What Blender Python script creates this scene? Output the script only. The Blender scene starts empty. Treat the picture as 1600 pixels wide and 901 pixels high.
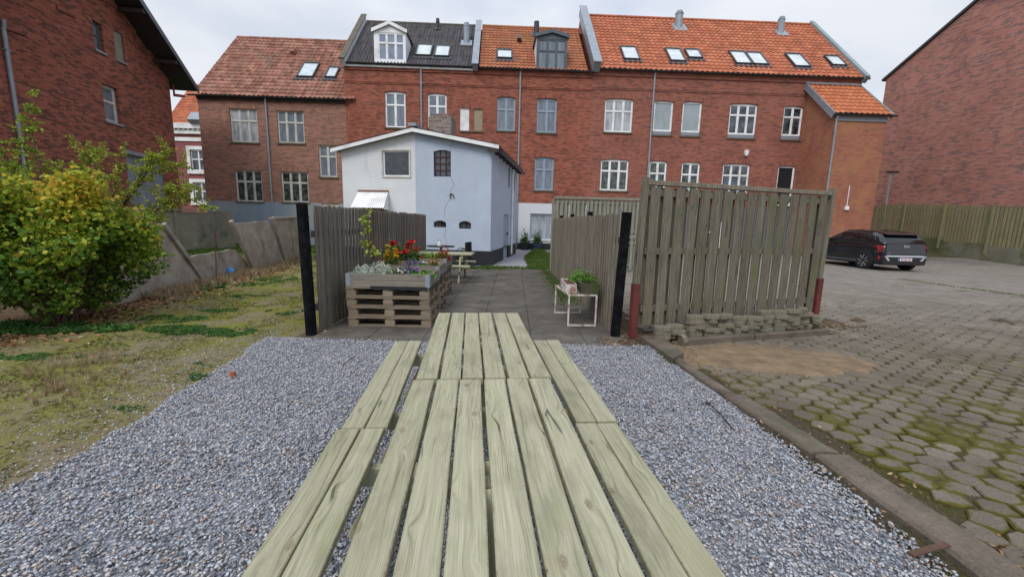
import bpy, math, random
import numpy as np
from mathutils import Vector, noise as mnoise
random.seed(7); rng = np.random.default_rng(7)
R = math.radians
sc = bpy.context.scene
COL = sc.collection

# ------------------------------------------------------------------ camera
EYE = 1.57
FPX, PITCH, ROLL = 650.0, R(9.05), R(1.3)
_fw = Vector((0, math.cos(PITCH), -math.sin(PITCH)))
_u0 = Vector((0, math.sin(PITCH), math.cos(PITCH)))
_x0 = Vector((1, 0, 0))
_X = math.cos(ROLL)*_x0 + math.sin(ROLL)*_u0
_U = -math.sin(ROLL)*_x0 + math.cos(ROLL)*_u0
cam = bpy.data.cameras.new('camera'); camo = bpy.data.objects.new('camera', cam); COL.objects.link(camo)
cam.sensor_fit = 'HORIZONTAL'; cam.sensor_width = 36.0; cam.lens = 36.0*FPX/1600.0
cam.clip_start = 0.05; cam.clip_end = 3000
from mathutils import Matrix
M = Matrix(((_X.x, _U.x, -_fw.x), (_X.y, _U.y, -_fw.y), (_X.z, _U.z, -_fw.z))).to_4x4()
M.translation = (0, 0, EYE)
camo.matrix_world = M
sc.camera = camo

# ------------------------------------------------------------------ overcast sky and soft sun
SUN_EL, SUN_AZ = R(48), R(205)      # azimuth clockwise from +Y: behind the camera, a little to the left
w = bpy.data.worlds.new('World'); sc.world = w; w.use_nodes = True
nt = w.node_tree; nt.nodes.clear()
def wn(t, **k):
    n = nt.nodes.new(t)
    for a, b in k.items(): setattr(n, a, b)
    return n
out = wn('ShaderNodeOutputWorld')
sky = wn('ShaderNodeTexSky', sky_type='NISHITA', sun_disc=False, sun_elevation=SUN_EL, sun_rotation=SUN_AZ, air_density=1.5, dust_density=3.0)
bgs = wn('ShaderNodeBackground'); bgs.inputs['Strength'].default_value = 0.06
nt.links.new(sky.outputs[0], bgs.inputs['Color'])
tc = wn('ShaderNodeTexCoord'); mp = wn('ShaderNodeMapping'); mp.inputs['Scale'].default_value = (1.0, 1.0, 2.6)
nz = wn('ShaderNodeTexNoise'); nz.inputs['Scale'].default_value = 1.7; nz.inputs['Detail'].default_value = 5; nz.inputs['Roughness'].default_value = 0.5
nt.links.new(tc.outputs['Generated'], mp.inputs['Vector']); nt.links.new(mp.outputs[0], nz.inputs['Vector'])
cr = wn('ShaderNodeValToRGB')
cr.color_ramp.elements[0].position = 0.40; cr.color_ramp.elements[0].color = (0.49, 0.55, 0.675, 1)
cr.color_ramp.elements[1].position = 0.60; cr.color_ramp.elements[1].color = (0.74, 0.765, 0.82, 1)
nt.links.new(nz.outputs['Fac'], cr.inputs['Fac'])
sx = wn('ShaderNodeSeparateXYZ'); nt.links.new(tc.outputs['Generated'], sx.inputs[0])
mr = wn('ShaderNodeMapRange'); mr.inputs['From Min'].default_value = 0.35; mr.inputs['From Max'].default_value = 1.0
mr.inputs['To Min'].default_value = 0.98; mr.inputs['To Max'].default_value = 1.6
nt.links.new(sx.outputs['Z'], mr.inputs['Value'])
bgc = wn('ShaderNodeBackground')
nt.links.new(cr.outputs[0], bgc.inputs['Color']); nt.links.new(mr.outputs[0], bgc.inputs['Strength'])
mx = wn('ShaderNodeMixShader'); mx.inputs[0].default_value = 0.9
nt.links.new(bgs.outputs[0], mx.inputs[1]); nt.links.new(bgc.outputs[0], mx.inputs[2]); nt.links.new(mx.outputs[0], out.inputs[0])
sl = bpy.data.lights.new('sun', 'SUN'); sl.energy = 1.35; sl.angle = R(24); sl.color = (1.0, 0.97, 0.92)
so = bpy.data.objects.new('sun', sl); COL.objects.link(so)
so.rotation_euler = Vector((-math.sin(SUN_AZ)*math.cos(SUN_EL), -math.cos(SUN_AZ)*math.cos(SUN_EL), -math.sin(SUN_EL))).to_track_quat('-Z', 'Y').to_euler()
sc.view_settings.view_transform = 'Standard'; sc.view_settings.look = 'None'
sc.view_settings.exposure = 0.30; sc.view_settings.gamma = 1
sc.render.engine = 'CYCLES'
sc.cycles.max_bounces = 6; sc.cycles.transparent_max_bounces = 8

# ------------------------------------------------------------------ survey helpers: rays of the photograph met with real planes
def ray(px, py): return _fw*FPX + _X*(px-800) - _U*(py-450.5)
def G(px, py, z=0.0):
    d = ray(px, py); t = (z-EYE)/d.z; return Vector((0, 0, EYE)) + d*t
class Frame:
    """vertical plane: origin, unit direction left to right as seen by the viewer, outward normal"""
    def __init__(s, o, ang):
        s.o = Vector((o[0], o[1], 0)); s.d = Vector((math.cos(ang), math.sin(ang), 0)); s.n = Vector((math.sin(ang), -math.cos(ang), 0))
    def p(s, u, z, off=0.0): return s.o + s.d*u + s.n*off + Vector((0, 0, z))
    def hit(s, px, py, off=0.0):
        d = ray(px, py); A = s.o + s.n*off; t = (A-Vector((0, 0, 0))).dot(s.n)/Vector((d.x, d.y, 0)).dot(s.n)
        q = Vector((0, 0, EYE)) + d*t
        return (q-s.o).dot(s.d), q.z
    def rect(s, x0, y0, x1, y1, off=0.0):
        ym, xm = (y0+y1)/2, (x0+x1)/2
        return s.hit(x0, ym, off)[0], s.hit(x1, ym, off)[0], s.hit(xm, y1, off)[1], s.hit(xm, y0, off)[1]
    def box(s, m, u0, u1, z0, z1, f0, f1):
        P = lambda u, z, f: s.p(u, z, f)
        m.hexa(P(u0,z0,f0), P(u1,z0,f0), P(u1,z0,f1), P(u0,z0,f1), P(u0,z1,f0), P(u1,z1,f0), P(u1,z1,f1), P(u0,z1,f1))
class RoofFrame:
    def __init__(s, fr, zeave, pitch, off=0.0):
        s.fr = fr; s.z = zeave; s.off = off; s.ph = pitch
        s.s = -fr.n*math.cos(pitch) + Vector((0, 0, math.sin(pitch))); s.nn = fr.n*math.sin(pitch) + Vector((0, 0, math.cos(pitch)))
        s.e = fr.o + fr.n*off + Vector((0, 0, zeave))
    def p(s, u, v, f=0.0): return s.e + s.fr.d*u + s.s*v + s.nn*f
    def hit(s, px, py):
        d = ray(px, py); t = (s.e-Vector((0, 0, EYE))).dot(s.nn)/d.dot(s.nn)
        q = Vector((0, 0, EYE)) + d*t - s.e
        return q.dot(s.fr.d), q.dot(s.s)
    def box(s, m, u0, u1, v0, v1, f0, f1):
        P = s.p
        m.hexa(P(u0,v0,f0), P(u1,v0,f0), P(u1,v1,f0), P(u0,v1,f0), P(u0,v0,f1), P(u1,v0,f1), P(u1,v1,f1), P(u0,v1,f1))

# ------------------------------------------------------------------ mesh helpers
def newmesh(name, V, F, rnd=None, smooth=False):
    me = bpy.data.meshes.new(name)
    V = np.asarray(V, dtype=np.float32)
    if isinstance(F, np.ndarray):
        k = F.shape[1]; n = F.shape[0]
        me.vertices.add(len(V)); me.vertices.foreach_set('co', V.ravel())
        me.loops.add(n*k); me.loops.foreach_set('vertex_index', F.astype(np.int32).ravel())
        me.polygons.add(n); me.polygons.foreach_set('loop_start', np.arange(0, n*k, k, dtype=np.int32))
        me.update(calc_edges=True)
    else:
        me.from_pydata([tuple(v) for v in V], [], F); me.update()
    if rnd is not None:
        a = me.attributes.new('rnd', 'FLOAT', 'POINT'); a.data.foreach_set('value', np.asarray(rnd, dtype=np.float32))
    if smooth: me.polygons.foreach_set('use_smooth', [True]*len(me.polygons))
    return me
def box_uv(me, swap=False):
    n = len(me.loops)
    nor = np.zeros(len(me.polygons)*3, dtype=np.float32); me.polygons.foreach_get('normal', nor); nor = nor.reshape(-1, 3)
    lt = np.zeros(len(me.polygons), dtype=np.int32); me.polygons.foreach_get('loop_total', lt)
    vi = np.zeros(n, dtype=np.int32); me.loops.foreach_get('vertex_index', vi)
    co = np.zeros(len(me.vertices)*3, dtype=np.float32); me.vertices.foreach_get('co', co); co = co.reshape(-1, 3)
    N = np.repeat(nor, lt, axis=0); P = co[vi]
    T = np.cross(np.array([0, 0, 1.0]), N); L = np.linalg.norm(T, axis=1); flat = L < 0.1
    T[flat] = (1, 0, 0); L[flat] = 1; T /= L[:, None]
    B = np.cross(N, T)
    uv = np.stack([(P*T).sum(1), (P*B).sum(1)], 1)
    if swap: uv = uv[:, ::-1]
    lay = me.uv_layers.new(name='UVMap'); lay.data.foreach_set('uv', uv.astype(np.float32).ravel())
class MB:
    def __init__(s): s.v = []; s.f = []; s.r = []; s.cur = 0.0
    def add(s, pts, faces):
        b = len(s.v); s.v += [tuple(p) for p in pts]; s.r += [s.cur]*len(pts); s.f += [tuple(b+i for i in f) for f in faces]
    def quad(s, *p): s.add(p, [tuple(range(len(p)))])
    def hexa(s, a, b, c, d, e, f, g, h):
        p = [Vector(x) for x in (a, b, c, d, e, f, g, h)]
        vol = (p[1]-p[0]).cross(p[3]-p[0]).dot(p[4]-p[0])
        fs = [(0,3,2,1),(4,5,6,7),(0,1,5,4),(1,2,6,5),(2,3,7,6),(3,0,4,7)]
        if vol < 0: fs = [t[::-1] for t in fs]
        s.add(p, fs)
    def box(s, x0, x1, y0, y1, z0, z1):
        s.hexa((x0,y0,z0),(x1,y0,z0),(x1,y1,z0),(x0,y1,z0),(x0,y0,z1),(x1,y0,z1),(x1,y1,z1),(x0,y1,z1))
    def prism(s, sect, rings, cap=True):
        """sect: count of 2D points; rings: list of lists of 3D points, joined ring to ring"""
        n = len(rings[0]); b = len(s.v); pts = [p for r_ in rings for p in r_]
        fs = []
        for k in range(len(rings)-1):
            for i in range(n):
                j = (i+1) % n; fs.append((k*n+i, k*n+j, (k+1)*n+j, (k+1)*n+i))
        if cap: fs.append(tuple(range(n))[::-1]); fs.append(tuple((len(rings)-1)*n+i for i in range(n)))
        s.add(pts, fs)
    def tube(s, path, rad, n=8, cap=True):
        path = [Vector(p) for p in path]; rs = rad if isinstance(rad, (list, tuple)) else [rad]*len(path)
        rings = []; prev = None
        for i, p in enumerate(path):
            t = (path[min(i+1, len(path)-1)] - path[max(i-1, 0)]).normalized()
            if prev is None:
                a = Vector((0, 0, 1)) if abs(t.z) < 0.9 else Vector((1, 0, 0)); x = t.cross(a).normalized()
            else:
                x = (prev - t*prev.dot(t)).normalized()
            prev = x; y = t.cross(x)
            rings.append([p + x*(rs[i]*math.cos(2*math.pi*k/n)) + y*(rs[i]*math.sin(2*math.pi*k/n)) for k in range(n)])
        s.prism(None, rings, cap)
    def beam(s, a, b, w_, h_, up=Vector((0, 0, 1)), bev=0.0, seg=1, wob=0.0):
        """bevelled timber from a to b, section w_ (sideways) by h_ (along up)"""
        a = Vector(a); b = Vector(b); t = (b-a).normalized(); x = t.cross(up).normalized(); y = x.cross(t)
        e = bev; W, Hh = w_/2, h_/2
        if e > 0: sec = [(-W+e,-Hh),(W-e,-Hh),(W,-Hh+e),(W,Hh-e),(W-e,Hh),(-W+e,Hh),(-W,Hh-e),(-W,-Hh+e)]
        else: sec = [(-W,-Hh),(W,-Hh),(W,Hh),(-W,Hh)]
        rings = []
        ph = random.random()*6
        for k in range(seg+1):
            c = a + (b-a)*(k/seg) + x*(wob*math.sin(ph+k*1.7)) + y*(wob*0.6*math.cos(ph*2+k*1.3))
            rings.append([c + x*q[0] + y*q[1] for q in sec])
        s.prism(None, rings)
    def build(s, name, mat, parent=None, smooth=False, swap=False, rnd=True):
        me = newmesh(name, s.v, s.f, s.r if rnd else None, smooth)
        box_uv(me, swap)
        if parent is not None:
            o_ = origin(parent); me.transform(Matrix.Translation(-o_))
        o = bpy.data.objects.new(name, me); COL.objects.link(o)
        if mat: me.materials.append(mat)
        if parent is not None: o.parent = parent
        return o
_org = {}
def origin(o):
    while o.parent is not None: o = o.parent
    return _org.get(o.name, Vector((0, 0, 0)))
def tag(o, label=None, cat=None, group=None, kind=None):
    if label: o['label'] = label
    if cat: o['category'] = cat
    if group: o['group'] = group
    if kind: o['kind'] = kind
    return o
def thing(name, label, cat, loc=(0, 0, 0), group=None):
    o = bpy.data.objects.new(name, None); COL.objects.link(o); o.location = loc; o.empty_display_size = 0.2
    _org[o.name] = Vector(loc)
    return tag(o, label, cat, group)
def copy_tree(o, parent=None):
    c = o.copy(); COL.objects.link(c); c.parent = parent
    for ch in list(o.children): copy_tree(ch, c)
    return c
def place(me_obj, loc, rz=0, s=1): me_obj.location = loc; me_obj.rotation_euler = (0, 0, rz); me_obj.scale = (s, s, s)

# ------------------------------------------------------------------ material helpers
class NT:
    def __init__(s, name):
        s.m = bpy.data.materials.new(name); s.m.use_nodes = True; s.t = s.m.node_tree; s.t.nodes.clear()
        s.o = s.n('ShaderNodeOutputMaterial'); s.b = s.n('ShaderNodeBsdfPrincipled'); s.l(s.b.outputs[0], s.o.inputs['Surface'])
    def n(s, t, **k):
        x = s.t.nodes.new(t)
        for a, b in k.items(): setattr(x, a, b)
        return x
    def l(s, a, b): s.t.links.new(a, b)
    def val(s, sock, v):
        if isinstance(v, bpy.types.NodeSocket): s.l(v, sock)
        elif isinstance(v, (tuple, list)): sock.default_value = tuple(v) + ((1,) if len(v) == 3 and len(sock.default_value) == 4 else ())
        else: sock.default_value = v
    def uv(s): return s.n('ShaderNodeUVMap').outputs[0]
    def obj(s): return s.n('ShaderNodeTexCoord').outputs['Object']
    def pos(s): return s.n('ShaderNodeNewGeometry').outputs['Position']
    def attr(s, name='rnd'): return s.n('ShaderNodeAttribute', attribute_name=name).outputs['Fac']
    def map(s, v, scale=(1, 1, 1), loc=(0, 0, 0), rot=(0, 0, 0)):
        x = s.n('ShaderNodeMapping'); s.l(v, x.inputs[0]); s.val(x.inputs['Scale'], scale); s.val(x.inputs['Location'], loc); s.val(x.inputs['Rotation'], rot); return x.outputs[0]
    def noise(s, v, scale, detail=3, rough=0.5, dist=0.0):
        x = s.n('ShaderNodeTexNoise'); s.l(v, x.inputs['Vector']); s.val(x.inputs['Scale'], scale); x.inputs['Detail'].default_value = detail
        x.inputs['Roughness'].default_value = rough; x.inputs['Distortion'].default_value = dist; return x.outputs['Fac']
    def vor(s, v, scale, out='Distance', feature='F1', rand=1.0, dim='3D'):
        x = s.n('ShaderNodeTexVoronoi', feature=feature, voronoi_dimensions=dim); s.l(v, x.inputs['Vector']); s.val(x.inputs['Scale'], scale); x.inputs['Randomness'].default_value = rand; return x.outputs[out]
    def ramp(s, f, stops, interp='LINEAR'):
        x = s.n('ShaderNodeValToRGB'); s.val(x.inputs[0], f); r_ = x.color_ramp; r_.interpolation = interp
        while len(r_.elements) < len(stops): r_.elements.new(0.5)
        for e, (p, c) in zip(r_.elements, stops):
            e.position = p; e.color = (c, c, c, 1) if isinstance(c, (int, float)) else tuple(c) + (1,)
        return x.outputs[0]
    def mix(s, f, a, b, mode='MIX'):
        x = s.n('ShaderNodeMix', data_type='RGBA', blend_type=mode); s.val(x.inputs[0], f); s.val(x.inputs[6], a); s.val(x.inputs[7], b); return x.outputs[2]
    def math(s, op, a, b=0.0, c=None):
        x = s.n('ShaderNodeMath', operation=op); s.val(x.inputs[0], a); s.val(x.inputs[1], b)
        if c is not None: s.val(x.inputs[2], c)
        return x.outputs[0]
    def sep(s, v): x = s.n('ShaderNodeSeparateXYZ'); s.l(v, x.inputs[0]); return x.outputs
    def comb(s, x_, y_, z_=0.0):
        x = s.n('ShaderNodeCombineXYZ'); s.val(x.inputs[0], x_); s.val(x.inputs[1], y_); s.val(x.inputs[2], z_); return x.outputs[0]
    def vadd(s, a, b):
        x = s.n('ShaderNodeVectorMath', operation='ADD'); s.val(x.inputs[0], a); s.val(x.inputs[1], b); return x.outputs[0]
    def done(s, col, rough=0.8, bump=None, bstr=0.3, bdist=0.01, spec=0.4, metal=0.0):
        s.val(s.b.inputs['Base Color'], col); s.val(s.b.inputs['Roughness'], rough); s.val(s.b.inputs['Specular IOR Level'], spec); s.val(s.b.inputs['Metallic'], metal)
        if bump is not None:
            x = s.n('ShaderNodeBump'); x.inputs['Strength'].default_value = bstr; x.inputs['Distance'].default_value = bdist
            s.l(bump, x.inputs['Height']); s.l(x.outputs[0], s.b.inputs['Normal'])
        return s.m

def brick_mat(name, c1, c2, dark, mortar, darkamt=0.25, blotch=None, msize=0.012, bw=0.24, rh=0.067, streak=0.3):
    t = NT(name); uv = t.uv(); s_ = t.sep(uv)
    br = t.n('ShaderNodeTexBrick', offset=0.5); t.l(uv, br.inputs['Vector']); br.inputs['Scale'].default_value = 1
    br.inputs['Brick Width'].default_value = bw; br.inputs['Row Height'].default_value = rh; br.inputs['Mortar Size'].default_value = msize/2; br.inputs['Mortar Smooth'].default_value = 0.3
    t.val(br.inputs['Color1'], (0, 0, 0)); t.val(br.inputs['Color2'], (1, 1, 1)); t.val(br.inputs['Mortar'], (0.5, 0.5, 0.5)); br.inputs['Bias'].default_value = 0
    # one random value per brick (stretcher rows staggered by half a brick)
    row = t.math('FLOOR', t.math('DIVIDE', s_[1], rh)); odd = t.math('MULTIPLY', t.math('FLOORED_MODULO', row, 2.0), 0.5)
    colm = t.math('FLOOR', t.math('ADD', t.math('DIVIDE', s_[0], bw), odd))
    w1 = t.n('ShaderNodeTexWhiteNoise', noise_dimensions='2D'); t.l(t.comb(colm, row), w1.inputs['Vector'])
    w2 = t.n('ShaderNodeTexWhiteNoise', noise_dimensions='2D'); t.l(t.comb(t.math('ADD', colm, 17.3), row), w2.inputs['Vector'])
    w3 = t.n('ShaderNodeTexWhiteNoise', noise_dimensions='1D'); t.l(row, w3.inputs['W'])
    big = t.noise(uv, 0.5, 5, 0.6); mid_ = t.noise(t.map(uv, (1.0, 2.2, 1)), 1.1, 4, 0.6)
    col = t.mix(w1.outputs['Value'], c1, c2)
    thr = t.math('ADD', t.math('ADD', t.math('MULTIPLY', w2.outputs['Value'], 1.0-streak), t.math('MULTIPLY', mid_, streak*1.6)), t.math('MULTIPLY', w3.outputs['Value'], 0.10))
    lim = 1.06-darkamt
    dk = t.ramp(thr, [(min(0.98, lim-0.03), 0), (min(1.0, lim+0.03), 1)])
    col = t.mix(t.math('MULTIPLY', dk, 0.68), col, dark)
    col = t.mix(t.ramp(big, [(0.38, 0), (0.68, 0.55)]), col, t.mix(1.0, col, (0.70, 0.62, 0.60), 'MULTIPLY'))
    if blotch: col = t.mix(t.ramp(t.noise(uv, 0.9, 3, 0.5), [(0.50, 0), (0.66, 0.6)]), col, blotch)
    mcol = t.mix(t.noise(uv, 2, 3), mortar, tuple(x*0.65 for x in mortar))
    col = t.mix(br.outputs['Fac'], col, mcol)
    col = t.mix(t.ramp(t.noise(t.map(uv, (2.2, 0.5, 1)), 1.0, 5, 0.7), [(0.55, 0), (0.78, 0.4)]), col, (0.06, 0.04, 0.035))
    h = t.math('SUBTRACT', 1.0, br.outputs['Fac'])
    return t.done(col, 0.9, h, 0.5, 0.012, spec=0.2)
def plain(name, c, rough=0.6, var=0.2, scale=6, metal=0.0, spec=0.5, dirt=None, bump=0.0):
    t = NT(name); p = t.obj(); n1 = t.noise(p, scale, 4, 0.6)
    col = t.mix(t.ramp(n1, [(0.3, 0), (0.7, 1)]), tuple(x*(1-var) for x in c), tuple(min(1, x*(1+var*0.6)) for x in c))
    if dirt: col = t.mix(t.ramp(t.noise(p, scale*0.37, 5, 0.65), [(0.47, 0), (0.62, 0.8)]), col, dirt)
    return t.done(col, rough, n1 if bump else None, bump, 0.01, spec, metal)

MAT = {}
MAT['brick_low'] = brick_mat('brick_low', (0.275, 0.105, 0.07), (0.43, 0.17, 0.11), (0.12, 0.065, 0.055), (0.46, 0.40, 0.34), 0.24, None, 0.016)
MAT['brick_mid'] = brick_mat('brick_mid', (0.30, 0.088, 0.058), (0.43, 0.145, 0.095), (0.13, 0.055, 0.045), (0.26, 0.17, 0.13), 0.22, None, 0.010)
MAT['brick_right'] = brick_mat('brick_right', (0.29, 0.095, 0.067), (0.41, 0.145, 0.10), (0.13, 0.062, 0.052), (0.29, 0.21, 0.17), 0.20, None, 0.011)
MAT['brick_annex'] = brick_mat('brick_annex', (0.33, 0.108, 0.067), (0.45, 0.165, 0.095), (0.22, 0.09, 0.065), (0.40, 0.30, 0.23), 0.10, (0.44, 0.20, 0.08), 0.013)
MAT['brick_left'] = brick_mat('brick_left', (0.28, 0.09, 0.062), (0.42, 0.145, 0.095), (0.085, 0.045, 0.04), (0.18, 0.115, 0.09), 0.28, None, 0.010)
MAT['brick_new'] = brick_mat('brick_new', (0.45, 0.205, 0.16), (0.56, 0.27, 0.215), (0.17, 0.135, 0.14), (0.42, 0.28, 0.235), 0.22, None, 0.008, bw=0.30, rh=0.067, streak=0.36)
MAT['brick_stub'] = brick_mat('brick_stub', (0.22, 0.12, 0.09), (0.34, 0.28, 0.25), (0.08, 0.06, 0.05), (0.38, 0.36, 0.34), 0.3, (0.36, 0.34, 0.31), 0.02)
def tile_mat(name, c1, c2, dark, moss=None, mossamt=0.0, tw=0.22, th=0.34):
    t = NT(name); uv = t.uv(); s = t.sep(uv)
    cu = t.math('FLOOR', t.math('DIVIDE', s[0], tw)); cv = t.math('FLOOR', t.math('DIVIDE', s[1], th))
    wnz = t.n('ShaderNodeTexWhiteNoise', noise_dimensions='2D'); t.l(t.comb(cu, cv), wnz.inputs['Vector'])
    r1 = wnz.outputs['Value']
    col = t.mix(r1, c1, c2)
    col = t.mix(t.ramp(t.noise(uv, 1.1, 5, 0.65), [(0.42, 0), (0.72, 0.8)]), col, dark)
    if moss: col = t.mix(t.ramp(t.noise(t.map(uv, (1, 0.5, 1)), 0.8, 5, 0.6), [(0.62-mossamt, 0), (0.74-mossamt, 0.85)]), col, moss)
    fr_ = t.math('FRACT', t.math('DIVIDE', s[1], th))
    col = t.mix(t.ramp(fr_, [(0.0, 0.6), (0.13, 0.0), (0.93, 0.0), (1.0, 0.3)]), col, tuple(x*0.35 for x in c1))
    return t.done(col, 0.85, t.noise(uv, 25, 3), 0.3, 0.01, spec=0.25)
MAT['tile_old'] = tile_mat('tile_old', (0.25, 0.10, 0.065), (0.46, 0.235, 0.17), (0.12, 0.07, 0.055), (0.20, 0.15, 0.10), 0.06)
MAT['tile_mid'] = tile_mat('tile_mid', (0.36, 0.12, 0.055), (0.46, 0.18, 0.09), (0.17, 0.08, 0.05), (0.24, 0.15, 0.035), 0.06)
MAT['tile_new'] = tile_mat('tile_new', (0.43, 0.13, 0.065), (0.56, 0.20, 0.105), (0.25, 0.085, 0.05), None, tw=0.29, th=0.38)
MAT['tile_annex'] = tile_mat('tile_annex', (0.44, 0.14, 0.06), (0.56, 0.20, 0.095), (0.36, 0.12, 0.05), None, tw=0.29, th=0.38)
t = NT('fibre_cement'); uv = t.uv()
c = t.mix(t.ramp(t.noise(t.map(uv, (3, 0.5, 1)), 1.5, 5, 0.65), [(0.3, 0), (0.7, 1)]), (0.045, 0.043, 0.045), (0.12, 0.115, 0.12))
MAT['fibre_cement'] = t.done(c, 0.9, None, spec=0.2)
def weathered_metal(name, c): return plain(name, c, 0.45, 0.15, 3, 0.3, 0.5)
MAT['zinc'] = weathered_metal('zinc', (0.30, 0.34, 0.38)); MAT['dark_metal'] = plain('dark_metal', (0.035, 0.036, 0.042), 0.4, 0.2, 3)
MAT['patina_zinc'] = plain('patina_zinc', (0.25, 0.33, 0.34), 0.6, 0.2, 2)
MAT['white_paint'] = plain('white_paint', (0.88, 0.89, 0.90), 0.5, 0.04, 4, dirt=(0.66, 0.65, 0.62))
MAT['old_white'] = plain('old_white', (0.60, 0.60, 0.56), 0.6, 0.2, 6, dirt=(0.42, 0.40, 0.34))
MAT['blue_grey_paint'] = plain('blue_grey_paint', (0.30, 0.37, 0.46), 0.5, 0.12, 4)
MAT['slate_paint'] = plain('slate_paint', (0.09, 0.11, 0.135), 0.45, 0.12, 4)
MAT['grey_panel'] = plain('grey_panel', (0.25, 0.27, 0.31), 0.6, 0.1, 3)
MAT['blue_render'] = plain('blue_render', (0.26, 0.32, 0.40), 0.85, 0.12, 0.9, dirt=(0.36, 0.37, 0.36))
MAT['grey_render'] = plain('grey_render', (0.14, 0.155, 0.17), 0.85, 0.12, 0.9)
MAT['white_render'] = plain('white_render', (0.66, 0.68, 0.72), 0.85, 0.06, 1.2)
MAT['black_plinth'] = plain('black_plinth', (0.018, 0.019, 0.024), 0.6, 0.3, 3)
MAT['beige_board'] = plain('beige_board', (0.33, 0.26, 0.18), 0.7, 0.15, 3)
MAT['cream_board'] = plain('cream_board', (0.60, 0.57, 0.47), 0.7, 0.1, 3)
MAT['sill_stone'] = plain('sill_stone', (0.14, 0.12, 0.09), 0.85, 0.3, 6, dirt=(0.08, 0.09, 0.04))
MAT['dark_wood'] = plain('dark_wood', (0.05, 0.035, 0.03), 0.7, 0.3, 5)
MAT['interior'] = plain('interior', (0.012, 0.012, 0.014), 0.9, 0.2, 2)
def glass_mat(name, a, b, rough=0.08, scale=1.5, folds=True):
    t = NT(name); uv = t.uv()
    n1 = t.noise(t.map(uv, (3.0 if folds else 1.6, 0.8 if folds else 1.4, 1)), scale, 3, 0.5)
    return t.done(t.mix(t.ramp(n1, [(0.38, 0), (0.62, 1)]), a, b), rough, t.noise(uv, 1.2, 2), 0.06, 0.02, spec=0.8)
MAT['glass_curtain'] = glass_mat('glass_curtain', (0.26, 0.28, 0.31), (0.46, 0.48, 0.51))
MAT['glass_pale'] = glass_mat('glass_pale', (0.13, 0.16, 0.195), (0.20, 0.235, 0.28))
MAT['glass_blue'] = glass_mat('glass_blue', (0.20, 0.24, 0.34), (0.27, 0.31, 0.42), folds=False)
MAT['glass_dark'] = glass_mat('glass_dark', (0.010, 0.012, 0.016), (0.10, 0.12, 0.15), folds=False)
MAT['glass_garden'] = glass_mat('glass_garden', (0.012, 0.02, 0.012), (0.10, 0.12, 0.11), folds=False, scale=2.5)
MAT['glass_blind'] = glass_mat('glass_blind', (0.28, 0.34, 0.36), (0.33, 0.39, 0.41))
MAT['glass_sky'] = glass_mat('glass_sky', (0.50, 0.56, 0.58), (0.62, 0.68, 0.70), folds=False)
MAT['glass_mesh'] = glass_mat('glass_mesh', (0.025, 0.03, 0.038), (0.05, 0.06, 0.072), folds=False, scale=3)

# white painted brick
t = NT('white_brick'); uv = t.uv()
br = t.n('ShaderNodeTexBrick', offset=0.5); t.l(uv, br.inputs['Vector']); br.inputs['Scale'].default_value = 1
br.inputs['Brick Width'].default_value = 0.24; br.inputs['Row Height'].default_value = 0.068; br.inputs['Mortar Size'].default_value = 0.008; br.inputs['Mortar Smooth'].default_value = 0.6
big = t.noise(uv, 1.3, 5, 0.6)
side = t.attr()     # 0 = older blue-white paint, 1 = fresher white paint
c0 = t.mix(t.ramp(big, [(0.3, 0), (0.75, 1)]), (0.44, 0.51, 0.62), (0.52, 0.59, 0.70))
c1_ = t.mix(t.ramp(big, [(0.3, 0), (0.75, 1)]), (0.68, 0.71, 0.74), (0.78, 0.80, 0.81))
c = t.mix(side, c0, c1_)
c = t.mix(t.ramp(t.noise(t.map(uv, (1.5, 0.35, 1)), 1.3, 6, 0.7), [(0.58, 0), (0.75, 0.35)]), c, (0.36, 0.38, 0.38))
hh = t.math('ADD', t.math('SUBTRACT', 1.0, br.outputs['Fac']), t.math('MULTIPLY', t.noise(uv, 12, 3), 0.8))
MAT['white_brick'] = t.done(c, 0.75, hh, 0.6, 0.012, spec=0.3)

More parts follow.
